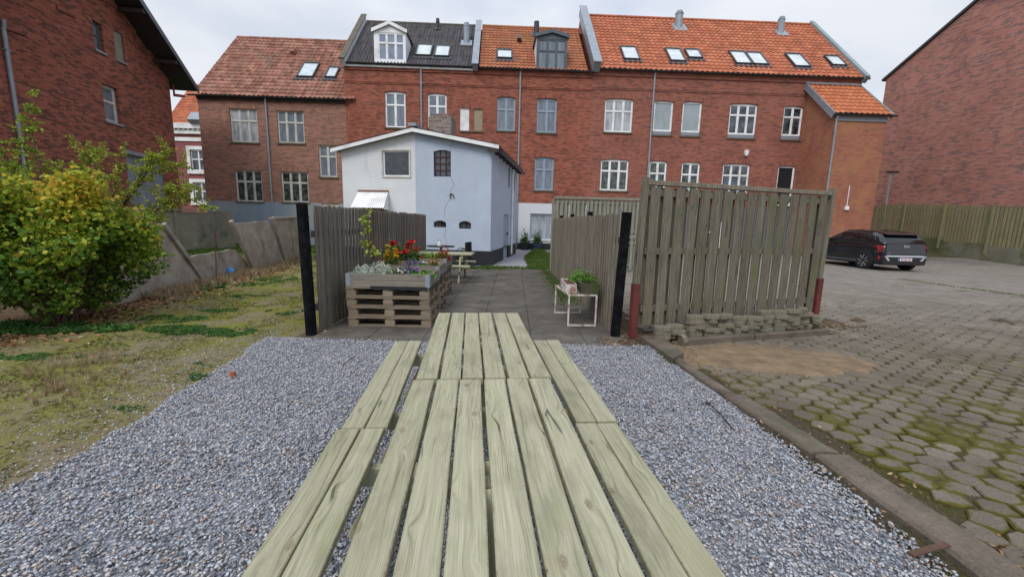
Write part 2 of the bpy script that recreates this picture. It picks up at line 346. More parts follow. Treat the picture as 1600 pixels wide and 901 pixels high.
# weathered timber: grain runs along UV-v (swap for other direction); each board has its own 'rnd'
def wood_mat(name, base, light, dark, green=None, greenamt=0.0, along='v', knots=True, gs=1.0, rough=0.75, crack=True, tone_=0.32):
    t = NT(name); uv = t.uv(); s = t.sep(uv); r = t.attr()
    a, b = (s[0], s[1]) if along == 'v' else (s[1], s[0])
    off = t.math('MULTIPLY', r, 37.3)
    a2 = t.math('ADD', a, off); b2 = t.math('ADD', b, t.math('MULTIPLY', r, 91.7))
    # knots
    kw = t.noise(t.comb(t.math('MULTIPLY', a2, 60), t.math('MULTIPLY', b2, 40)), 1.0, 2)
    kv = t.comb(t.math('ADD', t.math('MULTIPLY', a2, 6.5), t.math('MULTIPLY', kw, 0.07)), t.math('ADD', t.math('MULTIPLY', b2, 3.0), t.math('MULTIPLY', kw, 0.07)))
    kd = t.vor(kv, 1.0, dim='2D')
    km = t.ramp(kd, [(0.0, 1), (0.34, 0)])
    wob = t.noise(t.comb(t.math('MULTIPLY', a2, 3), t.math('MULTIPLY', b2, 0.9)), 1.0, 2)
    ga = t.math('ADD', t.math('ADD', a2, t.math('MULTIPLY', wob, 0.10)), t.math('MULTIPLY', t.math('POWER', km, 2.0), 0.028 if knots else 0.0))
    g = t.comb(t.math('MULTIPLY', ga, 75*gs), t.math('MULTIPLY', b2, 1.1))
    gr = t.noise(g, 1.0, 5, 0.62)
    fine = t.noise(t.comb(t.math('MULTIPLY', a2, 420*gs), t.math('MULTIPLY', b2, 5)), 1.0, 3, 0.6)
    blot = t.noise(t.comb(t.math('MULTIPLY', a2, 7), t.math('MULTIPLY', b2, 2.6)), 1.0, 5, 0.65)
    col = t.mix(t.ramp(gr, [(0.30, 0), (0.70, 1)]), base, light)
    col = t.mix(t.ramp(fine, [(0.25, 0.5), (0.6, 0)]), col, dark)
    col = t.mix(t.ramp(gr, [(0.28, 0.6), (0.43, 0)]), col, dark)
    col = t.mix(t.ramp(blot, [(0.50, 0), (0.72, 0.6)]), col, tuple(x*0.55 for x in base))
    tone = t.n('ShaderNodeTexWhiteNoise', noise_dimensions='1D'); t.l(off, tone.inputs['W'])
    col = t.mix(t.math('MULTIPLY', tone.outputs['Value'], tone_), col, t.mix(1.0, col, (0.62, 0.60, 0.56), 'MULTIPLY'))
    if green: col = t.mix(t.ramp(t.noise(t.comb(t.math('MULTIPLY', a2, 4), t.math('MULTIPLY', b2, 1.3)), 1.0, 5, 0.65), [(0.60-greenamt, 0), (0.78-greenamt, 0.8)]), col, green)
    if knots:
        core = t.ramp(t.math('ADD', kd, t.math('MULTIPLY', wob, 0.02)), [(0.015, 0.85), (0.035, 0.35), (0.055, 0.65), (0.10, 0.0)])
        sel = t.ramp(t.vor(kv, 1.0, 'Color', dim='2D'), [(0.63, 0), (0.66, 1)])
        col = t.mix(t.math('MULTIPLY', core, sel), col, (dark[0]*1.5, dark[1]*1.15, dark[2]*1.0))
    h = t.math('ADD', gr, t.math('MULTIPLY', fine, 0.5))
    if crack:
        ck = t.noise(t.comb(t.math('MULTIPLY', ga, 14), t.math('MULTIPLY', b2, 0.35)), 1.0, 1, 0.4)
        cd = t.math('ABSOLUTE', t.math('SUBTRACT', ck, 0.5))
        cm = t.math('MULTIPLY', t.ramp(cd, [(0.0025, 1), (0.0065, 0)]), t.ramp(t.noise(t.comb(t.math('MULTIPLY', a2, 2), t.math('MULTIPLY', b2, 1.7)), 1.0, 2), [(0.55, 0), (0.59, 1)]))
        col = t.mix(t.math('MULTIPLY', cm, 0.85), col, (0.03, 0.028, 0.02)); h = t.math('SUBTRACT', h, t.math('MULTIPLY', cm, 1.5))
    return t.done(col, rough, h, 0.35, 0.004, spec=0.3)
MAT['table_wood'] = wood_mat('table_wood', (0.34, 0.33, 0.215), (0.52, 0.50, 0.355), (0.12, 0.105, 0.06), (0.25, 0.26, 0.12), 0.02, tone_=0.4)
MAT['fence_board'] = wood_mat('fence_board', (0.15, 0.128, 0.108), (0.29, 0.258, 0.228), (0.06, 0.05, 0.042), (0.15, 0.15, 0.08), 0.0, gs=0.6, knots=False, rough=0.9, tone_=0.75)
MAT['fence_board_warm'] = wood_mat('fence_board_warm', (0.195, 0.165, 0.125), (0.36, 0.32, 0.26), (0.07, 0.058, 0.042), (0.16, 0.17, 0.07), 0.01, gs=0.6, knots=False, rough=0.9, tone_=0.7)
MAT['green_fence'] = wood_mat('green_fence', (0.15, 0.130, 0.098), (0.28, 0.255, 0.20), (0.035, 0.032, 0.022), (0.125, 0.145, 0.05), 0.08, gs=0.6, rough=0.9, tone_=0.75)
MAT['far_fence'] = wood_mat('far_fence', (0.25, 0.245, 0.13), (0.37, 0.355, 0.21), (0.10, 0.10, 0.05), (0.20, 0.24, 0.07), 0.08, tone_=0.6, gs=0.4, knots=False, rough=0.9, crack=False)
MAT['pale_fence'] = wood_mat('pale_fence', (0.26, 0.25, 0.20), (0.36, 0.35, 0.29), (0.11, 0.10, 0.08), (0.20, 0.21, 0.12), 0.02, gs=0.5, knots=False, rough=0.9, crack=False)
MAT['pallet_wood'] = wood_mat('pallet_wood', (0.20, 0.155, 0.11), (0.42, 0.34, 0.26), (0.07, 0.05, 0.035), (0.20, 0.18, 0.08), 0.03, tone_=0.85, along='u', gs=0.8, rough=0.9)
MAT['collar_wood'] = wood_mat('collar_wood', (0.21, 0.185, 0.155), (0.36, 0.33, 0.285), (0.07, 0.055, 0.04), (0.22, 0.17, 0.11), 0.06, tone_=0.6, along='u', gs=0.8, rough=0.9)
MAT['tarred_post'] = plain('tarred_post', (0.007, 0.007, 0.009), 0.95, 0.5, 14, dirt=(0.016, 0.016, 0.018), bump=0.5, spec=0.08)
MAT['red_steel'] = plain('red_steel', (0.15, 0.03, 0.026), 0.7, 0.3, 9, dirt=(0.07, 0.022, 0.02))
MAT['rusty_white'] = plain('rusty_white', (0.62, 0.58, 0.54), 0.7, 0.15, 26, dirt=(0.24, 0.075, 0.025))
MAT['mossy_trough'] = plain('mossy_trough', (0.09, 0.085, 0.055), 0.9, 0.3, 9, dirt=(0.06, 0.09, 0.02))
def concrete(name, c, d, moss=None, scale=3, aggregate=True, mossp=(0.56, 0.72)):
    t = NT(name); p = t.obj(); n1 = t.noise(p, scale, 6, 0.65)
    col = t.mix(t.ramp(n1, [(0.3, 0), (0.7, 1)]), d, c)
    h = n1
    if aggregate:
        v = t.noise(p, 55, 3, 0.7); col = t.mix(t.ramp(v, [(0.30, 0.55), (0.5, 0)]), col, tuple(x*0.35 for x in c)); col = t.mix(t.ramp(v, [(0.58, 0), (0.72, 0.4)]), col, tuple(min(1, x*1.5) for x in c)); h = t.math('ADD', n1, v)
    if moss: col = t.mix(t.ramp(t.noise(p, scale*0.6, 5, 0.6), [(mossp[0], 0), (mossp[1], 0.8)]), col, moss)
    return t.done(col, 0.92, h, 0.5, 0.012, spec=0.2)
MAT['old_concrete'] = concrete('old_concrete', (0.40, 0.35, 0.295), (0.21, 0.175, 0.14), (0.13, 0.105, 0.075))
MAT['wall_concrete'] = concrete('wall_concrete', (0.34, 0.31, 0.25), (0.18, 0.165, 0.13), (0.06, 0.06, 0.04), 1.2)
MAT['kerb_concrete'] = concrete('kerb_concrete', (0.20, 0.165, 0.13), (0.085, 0.07, 0.055), (0.075, 0.08, 0.045), 2.5)
MAT['loose_paver'] = concrete('loose_paver', (0.26, 0.235, 0.18), (0.14, 0.125, 0.09), (0.10, 0.11, 0.05), 6)
MAT['mossy_base'] = concrete('mossy_base', (0.26, 0.25, 0.19), (0.16, 0.155, 0.11), (0.10, 0.12, 0.045), 1.2, mossp=(0.48, 0.6))

# ------------------------------------------------------------------ ground
def sm(x): x = max(0.0, min(1.0, x)); return x*x*(3-2*x)
def yard_h(x, y): return 0.5*sm((y-18)/10)*sm((x-17)/6)
def structure(o): o['kind'] = 'structure'; return o
# one sheet to the horizon
t = NT('earth'); p = t.pos(); n1 = t.noise(p, 0.8, 5, 0.6)
MAT['earth'] = t.done(t.mix(t.ramp(n1, [(0.35, 0), (0.65, 1)]), (0.10, 0.08, 0.05), (0.10, 0.12, 0.05)), 0.95, spec=0.1)
m = MB(); m.quad((-900,-900,-0.07),(900,-900,-0.07),(900,900,-0.07),(-900,900,-0.07)); structure(m.build('ground', MAT['earth']))

def sheet(name, mat, x0, x1, y0, y1, step, hf, inside=None):
    nx = int((x1-x0)/step)+1; ny = int((y1-y0)/step)+1
    xs = np.linspace(x0, x1, nx); ys = np.linspace(y0, y1, ny)
    V = [(x, y, hf(x, y)) for y in ys for x in xs]; F = []
    for j in range(ny-1):
        for i in range(nx-1):
            if inside and not inside((xs[i]+xs[i+1])/2, (ys[j]+ys[j+1])/2): continue
            F.append((j*nx+i, j*nx+i+1, (j+1)*nx+i+1, (j+1)*nx+i))
    me = newmesh(name, V, F, smooth=True); box_uv(me); me.materials.append(mat)
    o = bpy.data.objects.new(name, me); COL.objects.link(o); return o
GRAV_L = lambda y: -2.88 - 0.28*sm((y-3.2)/1.8) + 0.05*math.sin(y*3.1) + 0.02*math.sin(y*8.3+1)
def lawn_h(x, y):
    a = 0.035*mnoise.noise(Vector((x*0.9, y*0.9, 3))) + 0.012*mnoise.noise(Vector((x*4, y*4, 9)))
    edge = sm((-x + GRAV_L(y) + 0.15)/0.5)
    return -0.012 + (a+0.03)*edge
t = NT('mossy_lawn'); p = t.pos(); s_ = t.sep(p)
big = t.noise(p, 0.55, 5, 0.6); mid = t.noise(p, 2.6, 5, 0.65); fine = t.noise(p, 38, 4, 0.7)
c = t.mix(t.ramp(mid, [(0.32, 0), (0.60, 1)]), (0.19, 0.145, 0.09), (0.19, 0.175, 0.055))
near = t.ramp(t.math('ADD', t.math('MULTIPLY', s_[1], 0.07), t.math('MULTIPLY', big, 0.8)), [(0.55, 0), (0.80, 1)])
c = t.mix(t.math('MULTIPLY', near, 0.8), c, t.mix(mid, (0.15, 0.17, 0.02), (0.235, 0.225, 0.04)))
c = t.mix(t.ramp(t.noise(p, 1.5, 6, 0.65), [(0.46, 0), (0.60, 0.85)]), c, (0.235, 0.19, 0.125)); c = t.mix(t.ramp(t.noise(p, 5, 5, 0.7), [(0.55, 0), (0.68, 0.6)]), c, (0.085, 0.065, 0.04))
c = t.mix(t.ramp(fine, [(0.35, 0.6), (0.5, 0)]), c, (0.06, 0.055, 0.02)); c = t.mix(t.ramp(fine, [(0.58, 0), (0.72, 0.5)]), c, (0.36, 0.33, 0.17))
# bare leaf-strewn soil by the wall
soil = t.ramp(t.math('ADD', t.math('ADD', s_[0], t.math('MULTIPLY', s_[1], 0.15)), t.math('MULTIPLY', mid, 1.6)), [(-4.9+5.1, 1), (-4.3+5.1, 0)])
shift = t.math('ADD', t.math('ADD', t.math('ADD', s_[0], 5.1), t.math('MULTIPLY', s_[1], 0.15)), t.math('MULTIPLY', mid, 1.2))
soil = t.ramp(shift, [(0.0, 1), (0.62, 0)])
c = t.mix(soil, c, t.mix(t.ramp(fine, [(0.35, 0), (0.65, 1)]), (0.055, 0.038, 0.026), (0.19, 0.125, 0.08)))
MAT['mossy_lawn'] = t.done(c, 0.95, t.math('ADD', fine, mid), 0.9, 0.02, spec=0.15)
structure(sheet('lawn', MAT['mossy_lawn'], -13, -2.45, -2.0, 16.5, 0.11, lawn_h))
t = NT('grass_ground'); p = t.pos(); n1 = t.noise(p, 6, 4, 0.7)
MAT['grass_ground'] = t.done(t.mix(t.ramp(n1, [(0.3, 0), (0.7, 1)]), (0.05, 0.09, 0.02), (0.10, 0.20, 0.03)), 0.95, n1, 0.8, 0.03, spec=0.1)
m = MB(); m.quad((-45,16.3,-0.03),(-2.6,16.3,-0.03),(-2.6,26,-0.03),(-45,26,-0.03)); m.quad((-45,-5,-0.035),(-12.9,-5,-0.035),(-12.9,16.3,-0.035),(-45,16.3,-0.035))
structure(m.build('back_lawn', MAT['grass_ground']))

# gravel bed
t = NT('gravel_bed'); p = t.pos(); v = t.vor(p, 60, 'Color'); vd = t.vor(p, 60)
MAT['gravel_bed'] = t.done(t.mix(t.ramp(v, [(0.2, 0), (0.8, 1)]), (0.14, 0.15, 0.17), (0.42, 0.44, 0.48)), 0.9, vd, 1.0, 0.015, spec=0.2)
m = MB()
ys = np.linspace(-1.5, 5.34, 40)
for a, b in zip(ys[:-1], ys[1:]): m.quad((GRAV_L(a)-0.05, a, -0.004), (2.0, a, -0.004), (2.0, b, -0.004), (GRAV_L(b)-0.05, b, -0.004))
structure(m.build('gravel_bed', MAT['gravel_bed']))
def rock_templates(n, k=9):
    import bmesh
    out_ = []
    for _ in range(n):
        bm = bmesh.new()
        for q in range(k):
            th = q*2*math.pi/k*1.0 + random.uniform(-.3, .3); zz = random.uniform(-1, 1)
            rr = random.uniform(0.75, 1.1)*math.sqrt(max(0.12, 1-zz*zz*0.8))
            bm.verts.new((rr*math.cos(th*2.1), 0.72*rr*math.sin(th*2.1), zz*0.42))
        r_ = bmesh.ops.convex_hull(bm, input=bm.verts)
        bmesh.ops.delete(bm, geom=[g for g in r_['geom_interior'] if isinstance(g, bmesh.types.BMVert)], context='VERTS')
        bmesh.ops.triangulate(bm, faces=bm.faces); bm.verts.index_update()
        bm.normal_update()
        out_.append((np.array([v_.co[:] for v_ in bm.verts]), np.array([[v_.index for v_ in f.verts] for f in bm.faces]))); bm.free()
    return out_
def scatter(name, mat, tmpl, pts, sizes, tilt=0.5, rnd=None, yaw=None):
    N = len(pts); pts = np.asarray(pts, float); sizes = np.asarray(sizes, float)
    ti = rng.integers(0, len(tmpl), N); Vs = []; Fs = []; Rs = []; base = 0
    if rnd is None: rnd = rng.random(N)
    for k, (tv, tf) in enumerate(tmpl):
        ix = np.where(ti == k)[0]
        if not len(ix): continue
        n = len(ix); yw = rng.random(n)*2*math.pi if yaw is None else yaw[ix]; tx = rng.normal(0, tilt, n); ty = rng.normal(0, tilt, n)
        cy, sy = np.cos(yw), np.sin(yw); cx, sx_ = np.cos(tx), np.sin(tx); cb, sb = np.cos(ty), np.sin(ty)
        Rz = np.zeros((n,3,3)); Rz[:,0,0]=cy; Rz[:,0,1]=-sy; Rz[:,1,0]=sy; Rz[:,1,1]=cy; Rz[:,2,2]=1
        Rx = np.zeros((n,3,3)); Rx[:,0,0]=1; Rx[:,1,1]=cx; Rx[:,1,2]=-sx_; Rx[:,2,1]=sx_; Rx[:,2,2]=cx
        Ry = np.zeros((n,3,3)); Ry[:,1,1]=1; Ry[:,0,0]=cb; Ry[:,0,2]=sb; Ry[:,2,0]=-sb; Ry[:,2,2]=cb
        Mx = Rz@Rx@Ry
        W = np.einsum('nij,vj->nvi', Mx, tv)*sizes[ix][:, None, None] + pts[ix][:, None, :]
        Vs.append(W.reshape(-1, 3)); Rs.append(np.repeat(rnd[ix], len(tv)))
        Fs.append((tf[None]+(np.arange(n)*len(tv))[:, None, None]+base).reshape(-1, tf.shape[1])); base += n*len(tv)
    me = newmesh(name, np.concatenate(Vs), np.concatenate(Fs), np.concatenate(Rs)); me.materials.append(mat)
    o = bpy.data.objects.new(name, me); COL.objects.link(o); return o
t = NT('slate_gravel'); r = t.attr()
c = t.ramp(r, [(0.0, (0.14, 0.15, 0.18)), (0.25, (0.285, 0.305, 0.34)), (0.5, (0.43, 0.45, 0.49)), (0.74, (0.59, 0.61, 0.645)), (0.82, (0.42, 0.34, 0.30)), (0.88, (0.66, 0.65, 0.64)), (0.95, (0.55, 0.45, 0.39)), (1.0, (0.26, 0.15, 0.10))])
MAT['slate_gravel'] = t.done(t.mix(t.ramp(t.noise(t.pos(), 90, 2), [(0.35, 0.3), (0.6, 0)]), c, (0.06, 0.06, 0.07)), 0.7, spec=0.35)
rocks = rock_templates(14)
KERB_X = lambda y: 1.86 + 0.30*sm((5.2-y)/3.5)
def in_gravel(x, y):
    e = 0.05*mnoise.noise(Vector((x*5, y*5, 0)))
    return GRAV_L(y)+e < x < KERB_X(y)-0.02+e and y < 5.30+e*0.9
P = []
for (ya, yb, dens) in ((0.9, 2.6, 4200), (2.6, 4.0, 3600), (4.0, 5.35, 3200)):
    n = int((yb-ya)*5.4*dens)
    X_ = rng.uniform(-3.4, 2.1, n); Y_ = rng.uniform(ya, yb, n)
    # skip what lies out of frame beyond the sides
    for x, y in zip(X_, Y_):
        if abs(x)*650 > 880*(y+0.35): continue
        if in_gravel(x, y): P.append((x, y))
P = np.array(P); N = len(P)
sz = rng.uniform(0.008, 0.0155, N)*np.where(rng.random(N) < 0.06, 1.35, 1)
Z = rng.uniform(-0.002, 0.016, N) + 0.010*np.array([mnoise.noise(Vector((x*2.2, y*2.2, 5))) for x, y in P])
scatter('gravel', MAT['slate_gravel'], rocks, np.c_[P, Z], sz, 0.38)
tag(bpy.data.objects['gravel'], 'blue grey crushed slate gravel spread around the picnic tables', 'gravel', kind='stuff')
# stray stones on the lawn edge
n = 2600; Y_ = rng.uniform(1.2, 6.0, n); D_ = rng.exponential(0.42, n)
X_ = np.array([GRAV_L(y) for y in Y_]) - D_ + 0.05
Z = np.array([lawn_h(x, y) for x, y in zip(X_, Y_)]) + 0.004
tag(scatter('stray_stones', MAT['slate_gravel'], rocks, np.c_[X_, Y_, Z], rng.uniform(0.006, 0.013, n), 0.3), 'stray gravel stones scattered over the mossy lawn edge', 'stones', kind='stuff')

# patio slabs
t = NT('patio_slab'); p = t.pos(); n1 = t.noise(p, 1.6, 6, 0.65); r = t.attr()
c = t.mix(t.ramp(n1, [(0.3, 0), (0.7, 1)]), (0.07, 0.06, 0.05), (0.165, 0.147, 0.125))
c = t.mix(t.math('MULTIPLY', r, 0.35), c, (0.09, 0.08, 0.068))
c = t.mix(t.ramp(t.noise(p, 60, 3, 0.7), [(0.35, 0.5), (0.5, 0)]), c, (0.05, 0.045, 0.04))
c = t.mix(t.ramp(t.noise(p, 2.3, 6, 0.7), [(0.48, 0), (0.66, 0.65)]), c, (0.055, 0.05, 0.038)); c = t.mix(t.ramp(t.noise(t.map(p, (1, 1, 1), (5, 5, 0)), 1.2, 5, 0.7), [(0.55, 0), (0.68, 0.55)]), c, (0.19, 0.17, 0.13))
MAT['patio_slab'] = t.done(c, 0.85, t.noise(p, 30, 4), 0.4, 0.01, spec=0.3)
MAT['joint_soil'] = plain('joint_soil', (0.07, 0.065, 0.035), 0.95, 0.4, 9, dirt=(0.08, 0.12, 0.02))
m = MB(); m.quad((-2.85,5.26,-0.006),(1.75,5.26,-0.006),(1.5,13.95,-0.006),(-2.75,13.95,-0.006)); structure(m.build('patio_bed', MAT['joint_soil']))
m = MB(); sw = 0.735
x = -2.70
cols = [-2.62+i*0.725 for i in range(6)]
for i, x0 in enumerate(cols):
    y = 5.28; k = 0
    x1 = x0+0.721
    if i == 5: x1 = x0+0.60
    while y < 13.6:
        y1 = y+0.725; m.cur = random.random(); dz = random.uniform(-0.004, 0.004); e = 0.008
        if i == 5 and y > 7.5: break
        a, b, c_, d = (x0, y), (x1, y), (x1, y1-0.004), (x0, y1-0.004)
        zt = 0.016+dz
        m.add([(a[0],a[1],-0.03),(b[0],b[1],-0.03),(c_[0],c_[1],-0.03),(d[0],d[1],-0.03),(a[0]+0,a[1]+0,zt-e),(b[0],b[1],zt-e),(c_[0],c_[1],zt-e),(d[0],d[1],zt-e),
               (a[0]+e,a[1]+e,zt),(b[0]-e,b[1]+e,zt),(c_[0]-e,c_[1]-e,zt),(d[0]+e,d[1]-e,zt)],
              [(0,1,5,4),(1,2,6,5),(2,3,7,6),(3,0,4,7),(4,5,9,8),(5,6,10,9),(6,7,11,10),(7,4,8,11),(8,9,10,11)])
        y = y1
structure(m.build('patio', MAT['patio_slab']))
# light gravel path and grass strip by the white house
t = NT('path_gravel'); p = t.pos(); v = t.vor(p, 40, 'Color')
MAT['path_gravel'] = t.done(t.mix(v, (0.20, 0.21, 0.23), (0.42, 0.43, 0.46)), 0.9, t.vor(p, 40), 0.8, 0.01, spec=0.2)
m = MB(); m.quad((-2.9,13.9,-0.002),(1.35,13.9,-0.002),(1.6,25,-0.002),(-2.9,25,-0.002)); structure(m.build('gravel_path', MAT['path_gravel']))

# yard of interlocking pavers, one sheet of real stones over a mossy bed
t = NT('yard_bed'); p = t.pos(); n1 = t.noise(p, 2.2, 5, 0.65); s_ = t.sep(p)
c = t.mix(t.ramp(n1, [(0.48, 0), (0.66, 1)]), (0.10, 0.082, 0.058), (0.085, 0.082, 0.022))
MAT['yard_bed'] = t.done(t.mix(t.ramp(t.noise(p, 45, 3, .7), [(0.4, 0.5), (0.6, 0)]), c, (0.04, 0.035, 0.02)), 0.95, t.noise(p, 30, 4, .7), 1.0, 0.03, spec=0.1)
def bed_in(x, y): return x > KERB_X(y)+0.1 or y > 5.6
structure(sheet('yard_bed', MAT['yard_bed'], 1.7, 40, -3, 30, 0.5, lambda x, y: yard_h(x, y)-(0.05 if y < 5.3 and x < 2.15 else 0.005)))
def pavers():
    V = []; F = []; A = []; T = []
    dx, dy = 0.205, 0.165
    hexp = [(0.106, 0.0), (0.052, 0.086), (-0.052, 0.086), (-0.106, 0.0), (-0.052, -0.086), (0.052, -0.086)]
    ang = R(6); ca, sa = math.cos(ang), math.sin(ang)
    for j in range(-22, 230):
        for i in range(-5, 230):
            gx = 1.5 + i*0.168; gy = 0.2 + j*0.181 + (0.0905 if i % 2 else 0)
            x = 1.2 + (gx-1.2)*ca - gy*sa + 0.35; y = gx*sa*1.0 + gy*ca
            if y < -2.5 or y > 27 or x > 24.3: continue
            if y < 5.75:
                if x < KERB_X(y)+0.34: continue
            elif x < 1.95 + 0.06*math.sin(y): continue
            if x > 17.1 and y > 22.4 : continue
            sp = (x-3.2)/1.25, (y-4.95)/0.62
            far = y > 9
            if not far:
                if abs(y-5.62-(x-1.66)*0.33) < 0.30 and x < 5.6: continue
            nn = mnoise.noise(Vector((x*0.6, y*0.6, 1)))
            lift = 0.014*nn + random.gauss(0, 0.0035 if not far else 0.0015)
            sink = 0.0
            q = mnoise.noise(Vector((x*0.9+7, y*0.9, 4)))
            if not far and q > 0.28: sink = 0.012
            z0 = yard_h(x, y) + 0.012 + lift*0.6 - sink - (0.006 if not far and sp[0]**2+sp[1]**2 < 1 else 0)
            tx, ty = random.gauss(0, 0.018), random.gauss(0, 0.018)
            if far: tx *= .3; ty *= .3
            b = len(V); rv = random.random(); rot = random.gauss(0, 0.03 if far else 0.075)
            cr_, sr_ = math.cos(rot+ang), math.sin(rot+ang)
            k = 1.05 if far else random.uniform(0.93, 1.05)
            jj = [(random.gauss(0, 0.003 if far else 0.009), random.gauss(0, 0.003 if far else 0.009)) for _ in range(6)]
            H6 = [((hx*k+jx)*cr_-(hy*k+jy)*sr_, (hx*k+jx)*sr_+(hy*k+jy)*cr_) for (hx, hy), (jx, jy) in zip(hexp, jj)]
            if far:
                for hx, hy in H6: V.append((x+hx, y+hy, z0-0.005)); A.append(rv); T.append(1)
                for hx, hy in H6: V.append((x+hx*.93, y+hy*.93, z0)); A.append(rv); T.append(0)
                for q_ in range(6): F.append((b+q_, b+(q_+1) % 6, b+6+(q_+1) % 6, b+6+q_))
                F.append(tuple(b+6+q_ for q_ in range(6)))
            else:
                for hx, hy in H6: V.append((x+hx, y+hy, -0.03)); A.append(rv); T.append(1)
                for hx, hy in H6: V.append((x+hx, y+hy, z0-0.009+tx*hx+ty*hy)); A.append(rv); T.append(1)
                for hx, hy in H6: V.append((x+hx*.90, y+hy*.90, z0+tx*hx+ty*hy)); A.append(rv); T.append(0.55)
                for hx, hy in H6: V.append((x+hx*.55, y+hy*.55, z0+0.001+tx*hx+ty*hy)); A.append(rv); T.append(0)
                for lv in range(3):
                    for q_ in range(6): F.append((b+lv*6+q_, b+lv*6+(q_+1) % 6, b+lv*6+6+(q_+1) % 6, b+lv*6+6+q_))
                F.append(tuple(b+18+q_ for q_ in range(6)))
    me = newmesh('paving', V, F, A)
    a = me.attributes.new('edge', 'FLOAT', 'POINT'); a.data.foreach_set('value', np.array(T, dtype=np.float32))
    return me
t = NT('yard_paver'); p = t.pos(); r = t.attr(); e = t.attr('edge'); s_ = t.sep(p)
n1 = t.noise(p, 1.1, 6, 0.65)
c = t.mix(t.ramp(n1, [(0.3, 0), (0.7, 1)]), (0.125, 0.102, 0.078), (0.24, 0.205, 0.16))
c = t.mix(t.ramp(s_[1], [(0.0, 0), (1.0, 1)]), c, c)
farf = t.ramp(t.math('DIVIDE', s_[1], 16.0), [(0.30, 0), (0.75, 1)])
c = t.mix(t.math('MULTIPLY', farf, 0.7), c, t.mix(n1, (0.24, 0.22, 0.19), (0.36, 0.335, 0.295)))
c = t.mix(t.math('MULTIPLY', r, 0.42), c, t.mix(1.0, c, (0.52, 0.5, 0.48), 'MULTIPLY'))
c = t.mix(t.ramp(t.noise(p, 70, 3, 0.75), [(0.36, 0.55), (0.5, 0)]), c, (0.05, 0.045, 0.04))
c = t.mix(t.ramp(t.noise(p, 9, 4, 0.7), [(0.58, 0), (0.70, 0.45)]), c, (0.10, 0.09, 0.075))
c = t.mix(t.ramp(t.noise(t.map(p, (0.5, 0.9, 1)), 0.7, 4, 0.6), [(0.58, 0), (0.74, 0.5)]), c, (0.10, 0.095, 0.085))
mossm = t.math('ADD', t.math('MULTIPLY', e, 0.17), t.math('ADD', t.math('MULTIPLY', t.noise(p, 2.1, 6, 0.7), 0.9), t.math('MULTIPLY', t.noise(p, 0.55, 2, 0.5), 0.30)))
nearm = t.ramp(t.math('DIVIDE', s_[1], 10.0), [(0.30, 1), (0.62, 0)])
mm = t.math('MULTIPLY', t.ramp(mossm, [(0.655, 0), (0.715, 1)]), nearm)
c = t.mix(mm, c, t.mix(t.noise(p, 13, 3), (0.040, 0.038, 0.008), (0.125, 0.12, 0.018)))
sandm = t.n('ShaderNodeVectorMath', operation='DISTANCE'); t.l(t.map(p, (1/1.5, 1/0.85, 0)), sandm.inputs[0]); sandm.inputs[1].default_value = (3.1/1.5, 4.95/0.85, 0)
c = t.mix(t.ramp(t.math('ADD', sandm.outputs['Value'], t.math('MULTIPLY', n1, 0.9)), [(1.2, 0.85), (1.55, 0)] if False else [(0.9, 0.8), (1.0, 0.0)]), c, (0.34, 0.25, 0.15))
MAT['yard_paver'] = t.done(c, 0.88, t.noise(p, 28, 5, .7), 0.45, 0.012, spec=0.25)
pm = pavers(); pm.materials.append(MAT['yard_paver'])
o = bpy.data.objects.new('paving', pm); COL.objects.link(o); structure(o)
# sandy patch and soil under the panel fence
t = NT('sand'); p = t.pos(); n1 = t.noise(p, 5, 5, 0.7)
MAT['sand'] = t.done(t.mix(t.ramp(n1, [(0.3, 0), (0.7, 1)]), (0.17, 0.125, 0.08), (0.32, 0.235, 0.15)), 0.95, t.noise(p, 45, 4, .75), 0.8, 0.02, spec=0.1)
structure(sheet('sand_patch', MAT['sand'], 1.9, 4.9, 4.1, 5.9, 0.07, lambda x, y: 0.034*max(0, 1-((x-3.2)/1.35)**2-((y-4.95)/0.72)**2)**0.7*0.75 + 0.012*mnoise.noise(Vector((x*3.3, y*3.3, 0))) + 0.006*mnoise.noise(Vector((x*11, y*11, 0))) - 0.006,
    lambda x, y: ((x-3.2)/1.35)**2+((y-4.95)/0.72)**2 < 1+0.3*mnoise.noise(Vector((x*3, y*3, 2)))))
t = NT('soil'); p = t.pos(); n1 = t.noise(p, 7, 5, 0.7)
MAT['soil'] = t.done(t.mix(t.ramp(n1, [(0.35, 0), (0.65, 1)]), (0.06, 0.045, 0.03), (0.18, 0.13, 0.085)), 0.95, t.noise(p, 40, 4, .75), 1.0, 0.03, spec=0.1)
structure(sheet('soil_strip', MAT['soil'], 1.45, 6.2, 5.25, 7.5, 0.08, lambda x, y: 0.012 + 0.025*mnoise.noise(Vector((x*3, y*3, 7))),
    lambda x, y: abs(y-(5.60+(x-1.66)*0.33)+0.05) < 0.30+0.15*mnoise.noise(Vector((x*2, y*2, 2)))))
# kerb stones between gravel and yard
def kerb_piece(y0, y1, wd, dz, jx=0.0):
    m = MB(); n = 8; L = []
    for k in range(n+1):
        y = y0+(y1-y0)*k/n; x = KERB_X(y)+jx+0.020*mnoise.noise(Vector((y*7, 1, 0))); e = 0.016
        z = 0.040+dz+0.010*mnoise.noise(Vector((y*5, 3, 0)))
        L.append([(x,y,-0.1),(x+wd,y,-0.1),(x+wd,y,z-e),(x+wd-e,y,z),(x+e,y,z+0.003),(x,y,z-e)])
    m.prism(None, L); return m
for k, (a, b, wd, dz, jx) in enumerate([(-0.6, 1.55, 0.30, 0.0, 0.0), (1.58, 2.66, 0.25, 0.0, 0.0), (2.68, 3.66, 0.20, 0.005, 0.0), (3.68, 4.75, 0.12, 0.0, 0.02)]):
    o = kerb_piece(a, b, wd, dz, jx).build('kerb', MAT['kerb_concrete']); structure(o)
